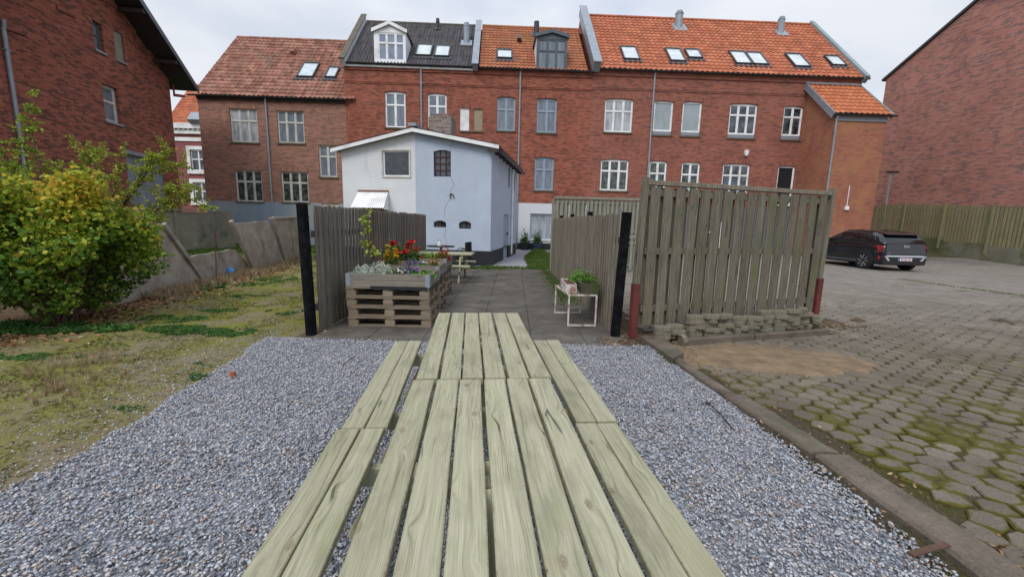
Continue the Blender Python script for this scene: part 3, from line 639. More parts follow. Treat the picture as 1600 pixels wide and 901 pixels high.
m = MB(); q = [G(1000,533), G(1030,531), G(1068,560), G(1050,569), G(1022,548)]
m.add([(v.x, v.y, -0.05) for v in q]+[(v.x, v.y, 0.07) for v in q], [(5,6,7,8,9)]+[(i,(i+1)%5,5+(i+1)%5,5+i) for i in range(5)])
o = m.build('concrete_slab', MAT['kerb_concrete']); tag(o, 'flat broken slab of concrete lying at the top of the gravel next to the red steel post', 'slab')
for x0, x1 in ((2.25, 3.38), (3.42, 4.75)):
    m = MB(); ya = 5.36+(x0-2.25)*0.30; yb = 5.36+(x1-2.25)*0.30
    m.beam((x0, ya, 0.04), (x1, yb, 0.04), 0.10, 0.10, bev=0.008, seg=5, wob=0.003); structure(m.build('kerb', MAT['kerb_concrete']))

# ------------------------------------------------------------------ grass, weeds and fallen leaves
def blade_tmpl(n=6, h=1.0, spread=0.6, wd=0.09):
    V = []; F = []
    for k in range(n):
        a = random.uniform(0, 6.28); r0 = random.uniform(0, 0.25)*spread; hh = h*random.uniform(0.6, 1.1); le = random.uniform(0.2, 0.9)*spread
        bx, by = r0*math.cos(a), r0*math.sin(a); px_, py_ = -math.sin(a)*wd, math.cos(a)*wd
        tx, ty = bx+le*math.cos(a), by+le*math.sin(a); b = len(V)
        V += [(bx-px_, by-py_, 0), (bx+px_, by+py_, 0), ((bx+tx)/2+px_*.7, (by+ty)/2+py_*.7, hh*.65), ((bx+tx)/2-px_*.7, (by+ty)/2-py_*.7, hh*.65), (tx+px_*.1, ty+py_*.1, hh), (tx-px_*.1, ty-py_*.1, hh)]
        F += [(b,b+1,b+2,b+3),(b+3,b+2,b+4,b+5)]
    return np.array(V), np.array(F)
def leaf_mat(name, stops, rough=0.6, trans=0.25):
    t = NT(name); r = t.attr(); col = t.ramp(r, stops)
    m_ = t.done(col, rough, spec=0.25)
    t.val(t.b.inputs['Subsurface Weight'], 0.0)
    tr = t.n('ShaderNodeBsdfTranslucent'); t.l(col, tr.inputs['Color']); mxs = t.n('ShaderNodeMixShader'); mxs.inputs[0].default_value = trans
    t.l(t.b.outputs[0], mxs.inputs[1]); t.l(tr.outputs[0], mxs.inputs[2]); t.l(mxs.outputs[0], t.o.inputs['Surface']); return m_
MAT['grass'] = leaf_mat('grass', [(0, (0.05, 0.09, 0.015)), (0.6, (0.10, 0.19, 0.03)), (1, (0.20, 0.26, 0.06))])
MAT['moss_tuft'] = leaf_mat('moss_tuft', [(0, (0.07, 0.09, 0.018)), (0.45, (0.15, 0.17, 0.035)), (0.75, (0.23, 0.225, 0.07)), (1, (0.36, 0.30, 0.18))])
MAT['dry_grass'] = leaf_mat('dry_grass', [(0, (0.20, 0.14, 0.08)), (0.7, (0.38, 0.29, 0.17)), (1, (0.50, 0.40, 0.26))])
MAT['weed'] = leaf_mat('weed', [(0, (0.03, 0.09, 0.02)), (0.7, (0.07, 0.18, 0.035)), (1, (0.13, 0.25, 0.05))])
MAT['dead_leaf'] = leaf_mat('dead_leaf', [(0, (0.09, 0.045, 0.025)), (0.5, (0.24, 0.12, 0.05)), (0.8, (0.38, 0.20, 0.10)), (1, (0.48, 0.36, 0.20))], trans=0.1)
grT = [blade_tmpl() for _ in range(6)]; mossT = [blade_tmpl(7, 0.55, 0.9, 0.12) for _ in range(5)]
X_ = rng.uniform(-9.5, -2.8, 60000); Y_ = 1.2+rng.random(60000)**1.7*13.0; P = []; S = []; Rr = []
for x, y in zip(X_, Y_):
    if x > GRAV_L(y)-0.08 or abs(x)*650 > 900*(y+0.3): continue
    soil_ = x+5.1+0.15*y
    if soil_ < 0.0 and random.random() < 0.85: continue
    if mnoise.noise(Vector((x*1.6, y*1.6, 2)))+0.5*mnoise.noise(Vector((x*5, y*5, 2))) < -0.05: continue
    P.append((x, y, lawn_h(x, y)-0.002)); S.append(random.uniform(0.012, 0.026)*(1+0.05*y)); Rr.append(min(1, max(0, 0.50+0.9*mnoise.noise(Vector((x*1.3, y*1.3, 11)))+random.gauss(0, 0.2))))
tag(scatter('moss_grass', MAT['moss_tuft'], mossT, P, S, 0.15, np.array(Rr)), 'mossy yellow green turf left of the gravel', 'grass', kind='stuff')
P = []; S = []
def patch(px, py, rx, ry, n, smin, smax, zf=lawn_h):
    c = G(px, py)
    for _ in range(n):
        a = random.uniform(0, 6.28); r_ = math.sqrt(random.random()); x, y = c.x+rx*r_*math.cos(a), c.y+ry*r_*math.sin(a)
        if mnoise.noise(Vector((x*3, y*3, 1))) < -0.15: continue
        P.append((x, y, zf(x, y))); S.append(random.uniform(smin, smax))
for a in [(315,518,0.75,0.30,1500,.02,.035), (270,500,0.5,0.3,500,.02,.035), (345,486,0.35,0.15,250,.02,.035), (310,590,0.25,0.09,250,.012,.025), (335,570,0.2,0.08,200,.012,.025), (60,560,0.5,0.12,300,.02,.03), (60,515,1.3,0.35,1100,.04,.08), (445,490,0.3,0.25,200,.02,.04), (420,440,0.5,1.0,500,.03,.05), (390,465,0.35,0.2,300,.02,.03), (200,640,0.15,0.05,60,.012,.02), (330,450,0.3,0.4,300,.04,.09)]: patch(*a)
wt = [blade_tmpl(7, 0.6, 1.0, 0.22) for _ in range(5)]
tag(scatter('weeds', MAT['weed'], wt, P, S, 0.2), 'patches of low green weeds in the turf', 'weeds', kind='stuff')
P = []; S = []
for _ in range(1500):
    y = random.uniform(7.5, 16); x = -6.95-(y-7.7)*0.14+random.gauss(0.3, 0.22); P.append((x, y, lawn_h(x, y))); S.append(random.uniform(0.06, 0.2))
for px, py, n, s_ in ((380,408,80,.3),(385,415,60,.22),(100,600,90,.1),(130,570,90,.1),(90,620,60,.08),(470,515,60,.06)):
    c = G(px, py)
    for _ in range(n):
        x, y = c.x+random.gauss(0, .25), c.y+random.gauss(0, .2); P.append((x, y, lawn_h(x, y))); S.append(random.uniform(s_*.5, s_))
dt = [blade_tmpl(8, 1.0, 0.5, 0.03) for _ in range(5)]
tag(scatter('dry_grass', MAT['dry_grass'], dt, P, S, 0.25), 'dry straw coloured grass along the leaning wall and on the turf', 'dry grass', kind='stuff')
P = []; S = []
for _ in range(9000):
    x, y = random.uniform(1.0, 1.5), random.uniform(13.9, 24)
    x = random.uniform(-0.1+0.13*(y-14), 1.7)
    if y < 14.4: x = random.uniform(-1.0, 1.5)
    if x < 0.55+0.3*mnoise.noise(Vector((y, 1, 1))) and y > 14.4: continue
    P.append((x, y, 0)); S.append(random.uniform(0.05, 0.12))
for _ in range(900):
    y = random.uniform(7.8, 13.9); P.append((random.gauss(1.1, 0.13)-0.02*(y-8)*0, y, 0.0)); S.append(random.uniform(0.02, 0.06))
for _ in range(800):
    P.append((random.uniform(-2.4, -0.3), random.uniform(13.6, 14.3), 0.0)); S.append(random.uniform(0.04, 0.1))
for _ in range(6000):
    x, y = random.uniform(-17, -9.0), random.uniform(12, 24); P.append((x, y, -0.02)); S.append(random.uniform(0.06, 0.13))
for px, py, n in ((1545,487,60),(1520,517,60),(1480,576,80),(1560,460,60),(1400,447,60),(1500,455,120),(1590,465,60)):
    c = G(px, py)
    for _ in range(n): P.append((c.x+random.gauss(0, .12), c.y+random.gauss(0, .05), 0.012+yard_h(c.x, c.y))); S.append(random.uniform(0.008, 0.02))
for k in range(500):
    f = random.random(); c = G(1400+200*f, 436+27*f); P.append((c.x+random.gauss(0, .04), c.y+random.gauss(0, .05), 0.012+yard_h(c.x, c.y))); S.append(random.uniform(0.015, 0.04))
tag(scatter('green_grass', MAT['grass'], grT, P, S, 0.2), 'bright green grass beside the path and behind the walls', 'grass', kind='stuff')
lt = []
for _ in range(4):
    V = np.array([(-1,0,0),(-.4,-.5,.25),(.4,-.45,.1),(1,0,.3),(.4,.5,.15),(-.4,.5,0.05)])+rng.normal(0, .08, (6, 3)); lt.append((V, np.array([(0,1,2,3),(0,3,4,5)])))
P = []; S = []
for _ in range(5200):
    y = random.uniform(4.6, 13); x = -5.35-0.15*y + random.gauss(-0.1, 0.42)
    P.append((x, y, lawn_h(x, y)+0.006)); S.append(random.uniform(0.015, 0.042))
for _ in range(500):
    y = random.uniform(2, 9); x = random.uniform(-6, -2.9); P.append((x, y, lawn_h(x, y)+0.006)); S.append(random.uniform(0.008, 0.022))
for _ in range(420):
    x = random.uniform(1.1, 5.6); P.append((x, 5.5+(x-1.66)*0.30+random.gauss(0, 0.12), 0.03)); S.append(random.uniform(0.01, 0.03))
for _ in range(160):
    P.append((random.gauss(-2.68, 0.07), random.uniform(5.4, 9), 0.02)); S.append(random.uniform(0.01, 0.03))
for _ in range(16):
    x, y = random.uniform(-2.5, 1.8), random.uniform(1.8, 5.2); P.append((x, y, 0.022)); S.append(random.uniform(0.008, 0.016))
for _ in range(40):
    y = random.uniform(1.8, 5.0); P.append((KERB_X(y)-random.uniform(0, .06), y, 0.022)); S.append(random.uniform(0.008, 0.018))
for _ in range(260):
    y = random.uniform(1.3, 5.0); P.append((KERB_X(y)+random.uniform(.2, .42), y, 0.016)); S.append(random.uniform(0.006, 0.018))
tag(scatter('fallen_leaves', MAT['dead_leaf'], lt, P, S, 0.4), 'brown fallen leaves on the soil below the shrubs and along the edges', 'leaves', kind='stuff')

# ------------------------------------------------------------------ building kit
def wall_cols(m, fr, u0, u1, zb, top, holes, depth=0.13, off=0.0):
    """wall in vertical strips with real openings and brick reveals; top(u) gives its height"""
    us = sorted({u0, u1} | {h[0] for h in holes} | {h[1] for h in holes} | set(getattr(top, 'cuts', [])))
    us = [u for u in us if u0-1e-6 <= u <= u1+1e-6]
    for a, b in zip(us[:-1], us[1:]):
        c = (a+b)/2; hs = sorted([h for h in holes if h[0] < c < h[1]], key=lambda h: h[2]); z = zb
        for h in hs:
            if h[2] > z+1e-4: m.quad(fr.p(a, z, off), fr.p(b, z, off), fr.p(b, h[2], off), fr.p(a, h[2], off))
            z = h[3]
        m.quad(fr.p(a, z, off), fr.p(b, z, off), fr.p(b, top(b), off), fr.p(a, top(a), off))
    for h in holes:
        a, b, c, d = h[:4]; f = off; g_ = off-depth
        m.quad(fr.p(a,c,g_), fr.p(a,c,f), fr.p(a,d,f), fr.p(a,d,g_)); m.quad(fr.p(b,c,f), fr.p(b,c,g_), fr.p(b,d,g_), fr.p(b,d,f))
        m.quad(fr.p(a,d,f), fr.p(b,d,f), fr.p(b,d,g_), fr.p(a,d,g_)); m.quad(fr.p(a,c,g_), fr.p(b,c,g_), fr.p(b,c,f), fr.p(a,c,f))
def arch_fill(m, fr, a, b, d, rise, off=0.0, n=8):
    pts = [(a+(b-a)*k/n, d - rise*((2*k/n-1)**2)) for k in range(n+1)]
    for (ua, za), (ub, zb) in zip(pts[:-1], pts[1:]):
        m.quad(fr.p(ua, za, off-0.004), fr.p(ub, zb, off-0.004), fr.p(ub, d+0.01, off-0.004), fr.p(ua, d+0.01, off-0.004))
        m.quad(fr.p(ua, za, off-0.004), fr.p(ua, za, off-0.12), fr.p(ub, zb, off-0.12), fr.p(ub, zb, off-0.004))
def lintel(root, fr, a, b, d, rise, mat, off=0.0, h=0.24, n=8):
    m = MB()
    for k in range(n):
        s0, s1 = k/n, (k+1)/n
        ua, ub = a-0.06+(b-a+0.12)*s0, a-0.06+(b-a+0.12)*s1
        za, zb = d-rise*((2*s0-1)**2), d-rise*((2*s1-1)**2)
        P = lambda u, z, f: fr.p(u, z, f)
        o1 = off+0.012
        m.quad(P(ua,za,o1), P(ub,zb,o1), P(ub,zb+h,o1), P(ua,za+h,o1)); m.quad(P(ua,za+h,o1), P(ub,zb+h,o1), P(ub,zb+h,off-0.02), P(ua,za+h,off-0.02))
        m.quad(P(ua,za,off-0.02), P(ub,zb,off-0.02), P(ub,zb,o1), P(ua,za,o1))
    return m.build('lintel', mat, root, swap=True)
def window(root, fr, rc, cols=2, split=0.62, mat='white_paint', glass='glass_pale', sill='sill_stone', off=0.0, depth=0.07, fw=0.068, arch=0.0, panel=None, bars=0, sillw=0.06, open_col=None, label=None):
    a, b, c, d = rc
    f1 = off-depth; f0 = f1-0.05
    m = MB(); B = lambda u0, u1, z0, z1, g0=f0, g1=f1: fr.box(m, u0, u1, z0, z1, g0, g1)
    if panel:
        pm_ = MB(); fr.box(pm_, a, b, c, c+panel, f0, f1-0.01); c2 = c+panel
    else: c2 = c
    B(a, a+fw, c2, d); B(b-fw, b, c2, d); B(a+fw, b-fw, d-fw-arch*0.6, d); B(a+fw, b-fw, c2, c2+fw)
    zt = c2+(d-c2)*split
    wcol = (b-a)/cols
    if split < 0.99: B(a+fw, b-fw, zt-0.03, zt+0.03, f0, f1+0.008)
    for k in range(1, cols): B(a+wcol*k-0.04, a+wcol*k+0.04, c2+fw, d-fw, f0, f1+0.004)
    # casement rails
    for k in range(cols):
        ca, cb = a+wcol*k+(fw if k == 0 else 0.04), a+wcol*(k+1)-(fw if k == cols-1 else 0.04)
        for z0, z1 in (((c2+fw, zt-0.03), (zt+0.03, d-fw-arch*0.6)) if split < 0.99 else ((c2+fw, d-fw),)):
            e = 0.026; g0, g1 = f0+0.01, f1-0.012
            B(ca, ca+e, z0, z1, g0, g1); B(cb-e, cb, z0, z1, g0, g1); B(ca+e, cb-e, z0, z0+e, g0, g1); B(ca+e, cb-e, z1-e, z1, g0, g1)
            for q in range(bars):
                zz = z0+(z1-z0)*(q+1)/(bars+1); B(ca+e, cb-e, zz-0.012, zz+0.012, g0, g1)
    w_ = m.build('window', MAT[mat], root)
    if label: w_['label'] = label
    g_ = MB(); fr.box(g_, a+0.02, b-0.02, c2+0.02, d-0.02, f0-0.012, f0+0.018); g_.build('pane', MAT[glass], w_)
    if panel: pm_.build('panel', MAT['grey_panel'], w_)
    if sill:
        sm_ = MB(); fr.box(sm_, a-sillw, b+sillw, c-0.075, c+0.004, off-0.1, off+0.06); sm_.build('sill', MAT[sill], w_)
    return w_
def pantile(root, rf, u0, u1, v1, mat, name='roof', tw=0.22, th=0.34, amp=0.028, sub=5, v0=0.0, corr=None, poly=None):
    nu = int(round((u1-u0)/tw)) ; nu = max(nu, 1)
    U_ = np.linspace(u0, u1, nu*sub+1); nv = int(math.ceil((v1-v0)/th))
    V = []; F = []; rows = []
    for k in range(nv):
        for vv, lift in ((v0+k*th, 0.030), (min(v0+(k+1)*th, v1), 0.0)): rows.append((vv, lift))
    jit = {}
    for ri, (vv, lift) in enumerate(rows):
        for ui, u in enumerate(U_):
            ph = ((u-u0)/tw) % 1.0
            prof = amp*(math.cos(2*math.pi*ph)*0.7 + 0.3*math.cos(4*math.pi*ph))
            if corr: prof = corr*math.cos(2*math.pi*(u-u0)/tw); lift = 0.012 if lift else 0
            j = mnoise.noise(Vector((u*1.2, vv*1.2, 4)))*0.02
            V.append(rf.p(u, vv, prof+lift+j+0.04))
    n = len(U_)
    for r_ in range(len(rows)-1):
        for i in range(n-1): F.append((r_*n+i, r_*n+i+1, (r_+1)*n+i+1, (r_+1)*n+i))
    o_ = origin(root); V = np.array([tuple(v) for v in V])
    me = newmesh(name, V, F)
    box_uv_plane(me, rf, V, v0, u0)
    me.transform(Matrix.Translation(-o_)); me.materials.append(mat)
    o = bpy.data.objects.new(name, me); COL.objects.link(o); o.parent = root
    return o
def box_uv_plane(me, rf, V, v0, u0):
    d = np.array(rf.fr.d[:]); s = np.array(rf.s[:]); e = np.array(rf.e[:])
    uu = (V-e)@d - u0; vv = (V-e)@s - v0
    vi = np.zeros(len(me.loops), dtype=np.int32); me.loops.foreach_get('vertex_index', vi)
    lay = me.uv_layers.new(name='UVMap'); lay.data.foreach_set('uv', np.stack([uu[vi], vv[vi]+0.0005], 1).astype(np.float32).ravel())
def skylight(root, rf, quad, mat='dark_metal', glass='glass_sky', label=None):
    (tl, tr, br, bl) = quad
    L = rf.hit((tl[0]+bl[0])/2, (tl[1]+bl[1])/2); Rr_ = rf.hit((tr[0]+br[0])/2, (tr[1]+br[1])/2)
    T = rf.hit((tl[0]+tr[0])/2, (tl[1]+tr[1])/2); Bo = rf.hit((bl[0]+br[0])/2, (bl[1]+br[1])/2)
    a, b, c, d = L[0], Rr_[0], Bo[1], T[1]; e = 0.07; m = MB()
    rf.box(m, a, a+e, c, d, 0.0, 0.15); rf.box(m, b-e, b, c, d, 0.0, 0.15); rf.box(m, a+e, b-e, c, c+e, 0.0, 0.14); rf.box(m, a+e, b-e, d-e*1.3, d, 0.0, 0.17)
    rf.box(m, a-0.1, b+0.1, c-0.28, c-0.002, 0.03, 0.085)
    s_ = m.build('skylight', MAT[mat], root); g_ = MB(); rf.box(g_, a+e, b-e, c+e, d-e*1.3, 0.03, 0.115); g_.build('pane', MAT[glass], s_); return s_
def gutter(root, fr, u0, u1, z, off, mat='dark_metal', r_=0.075):
    m = MB(); n = 8; sec = [(math.cos(math.pi+math.pi*k/n)*r_, math.sin(math.pi+math.pi*k/n)*r_) for k in range(n+1)] + [(math.cos(-math.pi*k/n)*r_*.86, math.sin(-math.pi*k/n)*r_*.86) for k in range(n+1)]
    m.prism(None, [[fr.p(u, z+q[1], off+r_+q[0]) for q in sec] for u in (u0, u1)]); return m.build('gutter', MAT[mat], root)
def downpipe(root, fr, u, z1, z0, off, mat='zinc', r_=0.05, gz=None):
    m = MB(); pts = [fr.p(u, z1, off+0.10), fr.p(u, z1-0.12, off+0.09), fr.p(u, z1-0.3, off+0.06), fr.p(u, z0, off+0.06)]
    m.tube(pts, r_, 10); z = z1-0.9
    while z > z0+0.3:
        fr.box(m, u-r_-0.02, u+r_+0.02, z, z+0.035, off, off+0.06+r_+0.008); z -= 2.0
    return m.build('downpipe', MAT[mat], root)

# ------------------------------------------------------------------ the brick row behind
YAW = R(2.2)
FA = Frame((1.84, 24.7), YAW)
def shell(root, fr, u0, u1, zt, depth, mat, pitch, zb=-0.3, off=0.0):
    """side and back walls with gables under a symmetrical roof"""
    m = MB(); hd = depth/2; zr = zt+math.tan(pitch)*hd
    for u in (u0, u1):
        P = [fr.p(u, zb, off-0.13), fr.p(u, zb, off-depth), fr.p(u, zt, off-depth), fr.p(u, zr-0.1, off-hd), fr.p(u, zt, off-0.13)]
        m.quad(*(P if u == u1 else P[::-1]))
        Q = [fr.p(u, zb, off), fr.p(u, zb, off-0.13), fr.p(u, zt, off-0.13), fr.p(u, zt, off)]
        m.quad(*(Q if u == u1 else Q[::-1]))
    m.quad(fr.p(u1, zb, off-depth), fr.p(u0, zb, off-depth), fr.p(u0, zt, off-depth), fr.p(u1, zt, off-depth))
    return m.build('side_wall', mat, root)
def backslope(root, fr, u0, u1, zt, depth, mat, pitch, off=0.0, v1=None):
    hd = depth/2; m = MB(); zr = zt+math.tan(pitch)*hd
    m.quad(fr.p(u1, zt, off-depth), fr.p(u0, zt, off-depth), fr.p(u0, zr, off-hd), fr.p(u1, zr, off-hd)); return m.build('back_roof', mat, root)
def ridge(root, rf, u0, u1, v, mat, r_=0.11):
    m = MB(); n = int((u1-u0)/0.36)
    for k in range(n):
        a, b = u0+(u1-u0)*k/n, u0+(u1-u0)*(k+1)/n+0.03
        m.tube([rf.p(a, v, 0.02), rf.p(b, v, 0.02)], [r_*1.06, r_*0.95], 8)
    return m.build('ridge', mat, root)
def cut(top, cuts): top.cuts = cuts; return top

# --- low house on the left
ZL = FA.hit(430, 154)[1]
uL0, uL1 = FA.hit(308, 152)[0], FA.hit(541, 200)[0]
bl = thing('brick_house', 'low brown brick house with old mottled tile roof and pale blue painted base', 'house', FA.p(uL0, 0))
wins = [((360,170,402.6,222.5), 3, 'glass_curtain'), ((433.5,173.5,475,223.6), 3, 'glass_pale'), ((368.5,266,410,315), 3, 'glass_garden'), ((440,268.7,482,316), 3, 'glass_garden'), ((498.5,226.8,526,276.6), 2, 'glass_pale')]
HO = [FA.rect(*w_[0]) for w_ in wins]
zpl = FA.hit(430, 316)[1]
m = MB(); wall_cols(m, FA, uL0, uL1, zpl, lambda u: ZL, HO); m.build('wall', MAT['brick_low'], bl)
m = MB(); sh = FA.rect(503, 313.5, 530, 332); wall_cols(m, FA, uL0, uL1, -0.3, lambda u: zpl, [(sh[0], sh[1], sh[2], zpl)], off=0.02); m.quad(FA.p(uL0, zpl, 0.02), FA.p(uL1, zpl, 0.02), FA.p(uL1, zpl, 0), FA.p(uL0, zpl, 0)); m.build('plinth', MAT['blue_render'], bl)
m = MB(); FA.box(m, sh[0], sh[1], sh[2], zpl-0.01, -0.09, -0.04); m.build('shutter', MAT['cream_board'], bl)
for (q, n, g_), h in zip(wins, HO): window(bl, FA, h, n, 0.64, 'old_white', g_, fw=0.05); lintel(bl, FA, h[0], h[1], h[3], 0.0, MAT['brick_low'], h=0.23)
PL_ = R(45.6); DL = 8.8
shell(bl, FA, uL0, uL1, ZL, DL, MAT['brick_low'], PL_)
rl = RoofFrame(FA, ZL+0.02, PL_, 0.16); vl = (DL/2+0.16)/math.cos(PL_)
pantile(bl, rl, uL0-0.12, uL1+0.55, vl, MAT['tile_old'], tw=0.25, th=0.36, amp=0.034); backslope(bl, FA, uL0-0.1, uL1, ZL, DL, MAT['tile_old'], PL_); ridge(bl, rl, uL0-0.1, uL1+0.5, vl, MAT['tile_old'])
gutter(bl, FA, uL0-0.35, uL1+0.1, ZL+0.02, 0.13); downpipe(bl, FA, FA.hit(421, 240)[0], ZL, 0.2, 0.0)
m = MB(); FA.box(m, uL0, uL1, ZL-0.16, ZL-0.02, 0.0, 0.10); m.build('eaves_board', MAT['dark_wood'], bl)
c2_ = 280, 20
S2 = lambda x, y: (280+x/2.814, 20+y/2.814)
skylight(bl, rl, (S2(548,228), S2(620,228), S2(595,290), S2(520,288))); skylight(bl, rl, (S2(660,246), S2(710,248), S2(690,292), S2(642,290)))
m = MB(); q = rl.hit(460, 86); rl.box(m, q[0]-0.12, q[0]+0.12, q[1]-0.15, q[1]+0.2, 0.0, 0.30); m.build('roof_vent', MAT['tile_old'], bl)

# --- middle house: two roofs on one wall
ZM = FA.hit(740, 108)[1]
uM0, uM1 = FA.hit(541, 200)[0], FA.hit(922, 200)[0]; uMs = FA.hit(742, 107)[0]
bm_ = thing('brick_house', 'red brick middle house with two dormers, half dark corrugated roof and half orange tiles', 'house', FA.p(uM0, 0))
wins = [((601.6,143,633.8,199.5), 2, 'glass_pale', 'white_paint', .07), ((668.3,146,698,200), 2, 'glass_pale', 'white_paint', .07), ((776.6,151.5,805,204.5), 2, 'glass_pale', 'blue_grey_paint', .06), ((838.8,154,869.8,207.6), 2, 'glass_pale', 'blue_grey_paint', .06), ((835,246,865,297.5), 2, 'glass_pale', 'blue_grey_paint', .05)]
HO = [FA.rect(*w_[0]) for w_ in wins]
blk = [FA.rect(718.5,169,733,204.5), FA.rect(740,170,754,204.5)]
zpm = FA.hit(870, 318.5)[1]
m = MB(); wall_cols(m, FA, uM0, uM1, zpm, lambda u: ZM, HO+blk)
for (q, n, g_, mt, ar), h in zip(wins, HO): arch_fill(m, FA, h[0], h[1], h[3], ar)
m.build('wall', MAT['brick_mid'], bm_)
for (q, n, g_, mt, ar), h in zip(wins, HO): window(bm_, FA, h, n, 0.63, mt, g_, arch=ar); lintel(bm_, FA, h[0], h[1], h[3]+0.02, ar, MAT['brick_mid'], h=0.24)
for h, mt in zip(blk, ('white_paint', 'beige_board')):
    m = MB(); FA.box(m, h[0], h[1], h[2], h[3], -0.11, -0.06); m.build('blind_panel', MAT[mt], bm_); lintel(bm_, FA, h[0], h[1], h[3], 0.0, MAT['brick_mid'], h=0.22)
m = MB(); FA.box(m, blk[0][0]-0.05, blk[1][1]+0.05, blk[0][2]-0.075, blk[0][2], -0.1, 0.06); m.build('sill', MAT['sill_stone'], bm_)
bw_ = FA.rect(828, 334, 870, 374)
zbk = FA.hit(850, 380)[1]
m = MB(); wall_cols(m, FA, uM0, uM1, zbk, lambda u: zpm, [bw_], off=0.025); m.quad(FA.p(uM0, zpm, .025), FA.p(uM1, zpm, .025), FA.p(uM1, zpm, 0), FA.p(uM0, zpm, 0)); m.build('plinth', MAT['white_render'], bm_)
m = MB(); FA.box(m, uM0, uM1, -0.3, zbk, 0, 0.045); m.build('plinth_base', MAT['black_plinth'], bm_)
window(bm_, FA, bw_, 3, 0.99, 'blue_grey_paint', 'glass_curtain', 'white_paint', off=0.025, arch=0.05, fw=0.07)
for z_, h_, f_ in ((ZM-0.10, 0.10, 0.09), (ZM-0.26, 0.16, 0.055), (ZM-0.86, 0.10, 0.05), (ZM-0.94, 0.07, 0.03)):
    m = MB(); FA.box(m, uM0+0.0, uM1, z_, z_+h_, -0.02, f_); m.build('cornice', MAT['brick_mid'], bm_)
PM = R(43.6); DM = 7.5
shell(bm_, FA, uM0, uM1, ZM, DM, MAT['brick_mid'], PM)
rm = RoofFrame(FA, ZM+0.03, PM, 0.16); vm = (DM/2+0.16)/math.cos(PM)
pantile(bm_, rm, uM0+0.25, uMs-0.05, vm, MAT['fibre_cement'], tw=0.18, th=1.2, corr=0.030, sub=6)
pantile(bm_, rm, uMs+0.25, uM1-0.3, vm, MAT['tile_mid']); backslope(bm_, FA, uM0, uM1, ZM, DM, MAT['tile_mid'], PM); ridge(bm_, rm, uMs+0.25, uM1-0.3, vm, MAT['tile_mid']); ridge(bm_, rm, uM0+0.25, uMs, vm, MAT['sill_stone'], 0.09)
gutter(bm_, FA, uM0-0.1, uMs, ZM+0.06, 0.13); gutter(bm_, FA, uMs, uM1, ZM+0.03, 0.13)
m = MB(); FA.box(m, uM0-0.05, uMs-0.04, ZM-0.12, ZM-0.02, 0.09, 0.135); m.build('fascia', MAT['white_paint'], bm_)
downpipe(bm_, FA, FA.hit(658.5, 150)[0], ZM, 1, 0.0); downpipe(bm_, FA, FA.hit(811, 210)[0], ZM, 0.1, 0.0)
def parapet(root, rf, u0, u1, v1, mat, h=0.38, v0=-0.15, low=-0.12, cap=None):
    m = MB(); rf.box(m, u0, u1, v0, v1+h*0.6, low, h); o = m.build('parapet', MAT[mat], root)
    if cap: m = MB(); rf.box(m, u0-0.05, u1+0.05, v0-0.05, v1+h*0.6+0.05, h+0.002, h+0.06); m.build('coping', MAT[cap], o)
    return o
parapet(bm_, rm, uM0-0.04, uM0+0.18, vm, 'white_render', 0.30, cap='sill_stone')
parapet(bm_, rm, uMs-0.10, uMs+0.16, vm, 'zinc', 0.24, cap='zinc')
C3 = lambda x, y: (520+x/4.29, 10+y/4.29)
C4 = lambda x, y: (720+x/3.004, 20+y/3.004)
skylight(bm_, rm, (C3(572,265), C3(675,270), C3(660,345), C3(553,338))); skylight(bm_, rm, (C3(693,272), C3(795,278), C3(780,350), C3(678,345)))
skylight(bm_, rm, (C4(168,182), C4(240,183), C4(243,222), C4(170,221)))
def roofpipe(root, rf, px, py, h, r_, mat, name='flue', cap=True, sq=False):
    u, v = rf.hit(px, py); b = rf.p(u, v, 0); m = MB()
    if sq:
        for z0, z1, q in ((-0.3, h*0.8, r_), (h*0.8, h*0.86, r_*1.1), (h*0.86, h, r_*0.8)): m.tube([b+Vector((0,0,z0)), b+Vector((0,0,z1))], q, 12)
    else:
        m.tube([b+Vector((0,0,-0.3)), b+Vector((0,0,h))], r_, 12)
        if cap: m.tube([b+Vector((0,0,h-0.12)), b+Vector((0,0,h+0.1))], [r_*1.35, r_*1.1], 12)
    rf.box(m, u-r_*1.8, u+r_*1.8, v-r_*2.6, v+r_*1.2, 0.03, 0.09)
    return m.build(name, MAT[mat], root, smooth=False)
roofpipe(bm_, rm, 684, 46, 0.5, 0.09, 'dark_metal'); roofpipe(bm_, rm, 729, 68, 1.1, 0.18, 'zinc', 'chimney', sq=True); roofpipe(bm_, rm, 838, 55, 0.75, 0.16, 'dark_metal', 'chimney', cap=False)
m = MB(); q = rm.hit(811, 66); rm.box(m, q[0]-0.12, q[0]+0.12, q[1]-0.2, q[1]+0.15, 0.0, 0.3); m.build('roof_vent', MAT['dark_metal'], bm_)
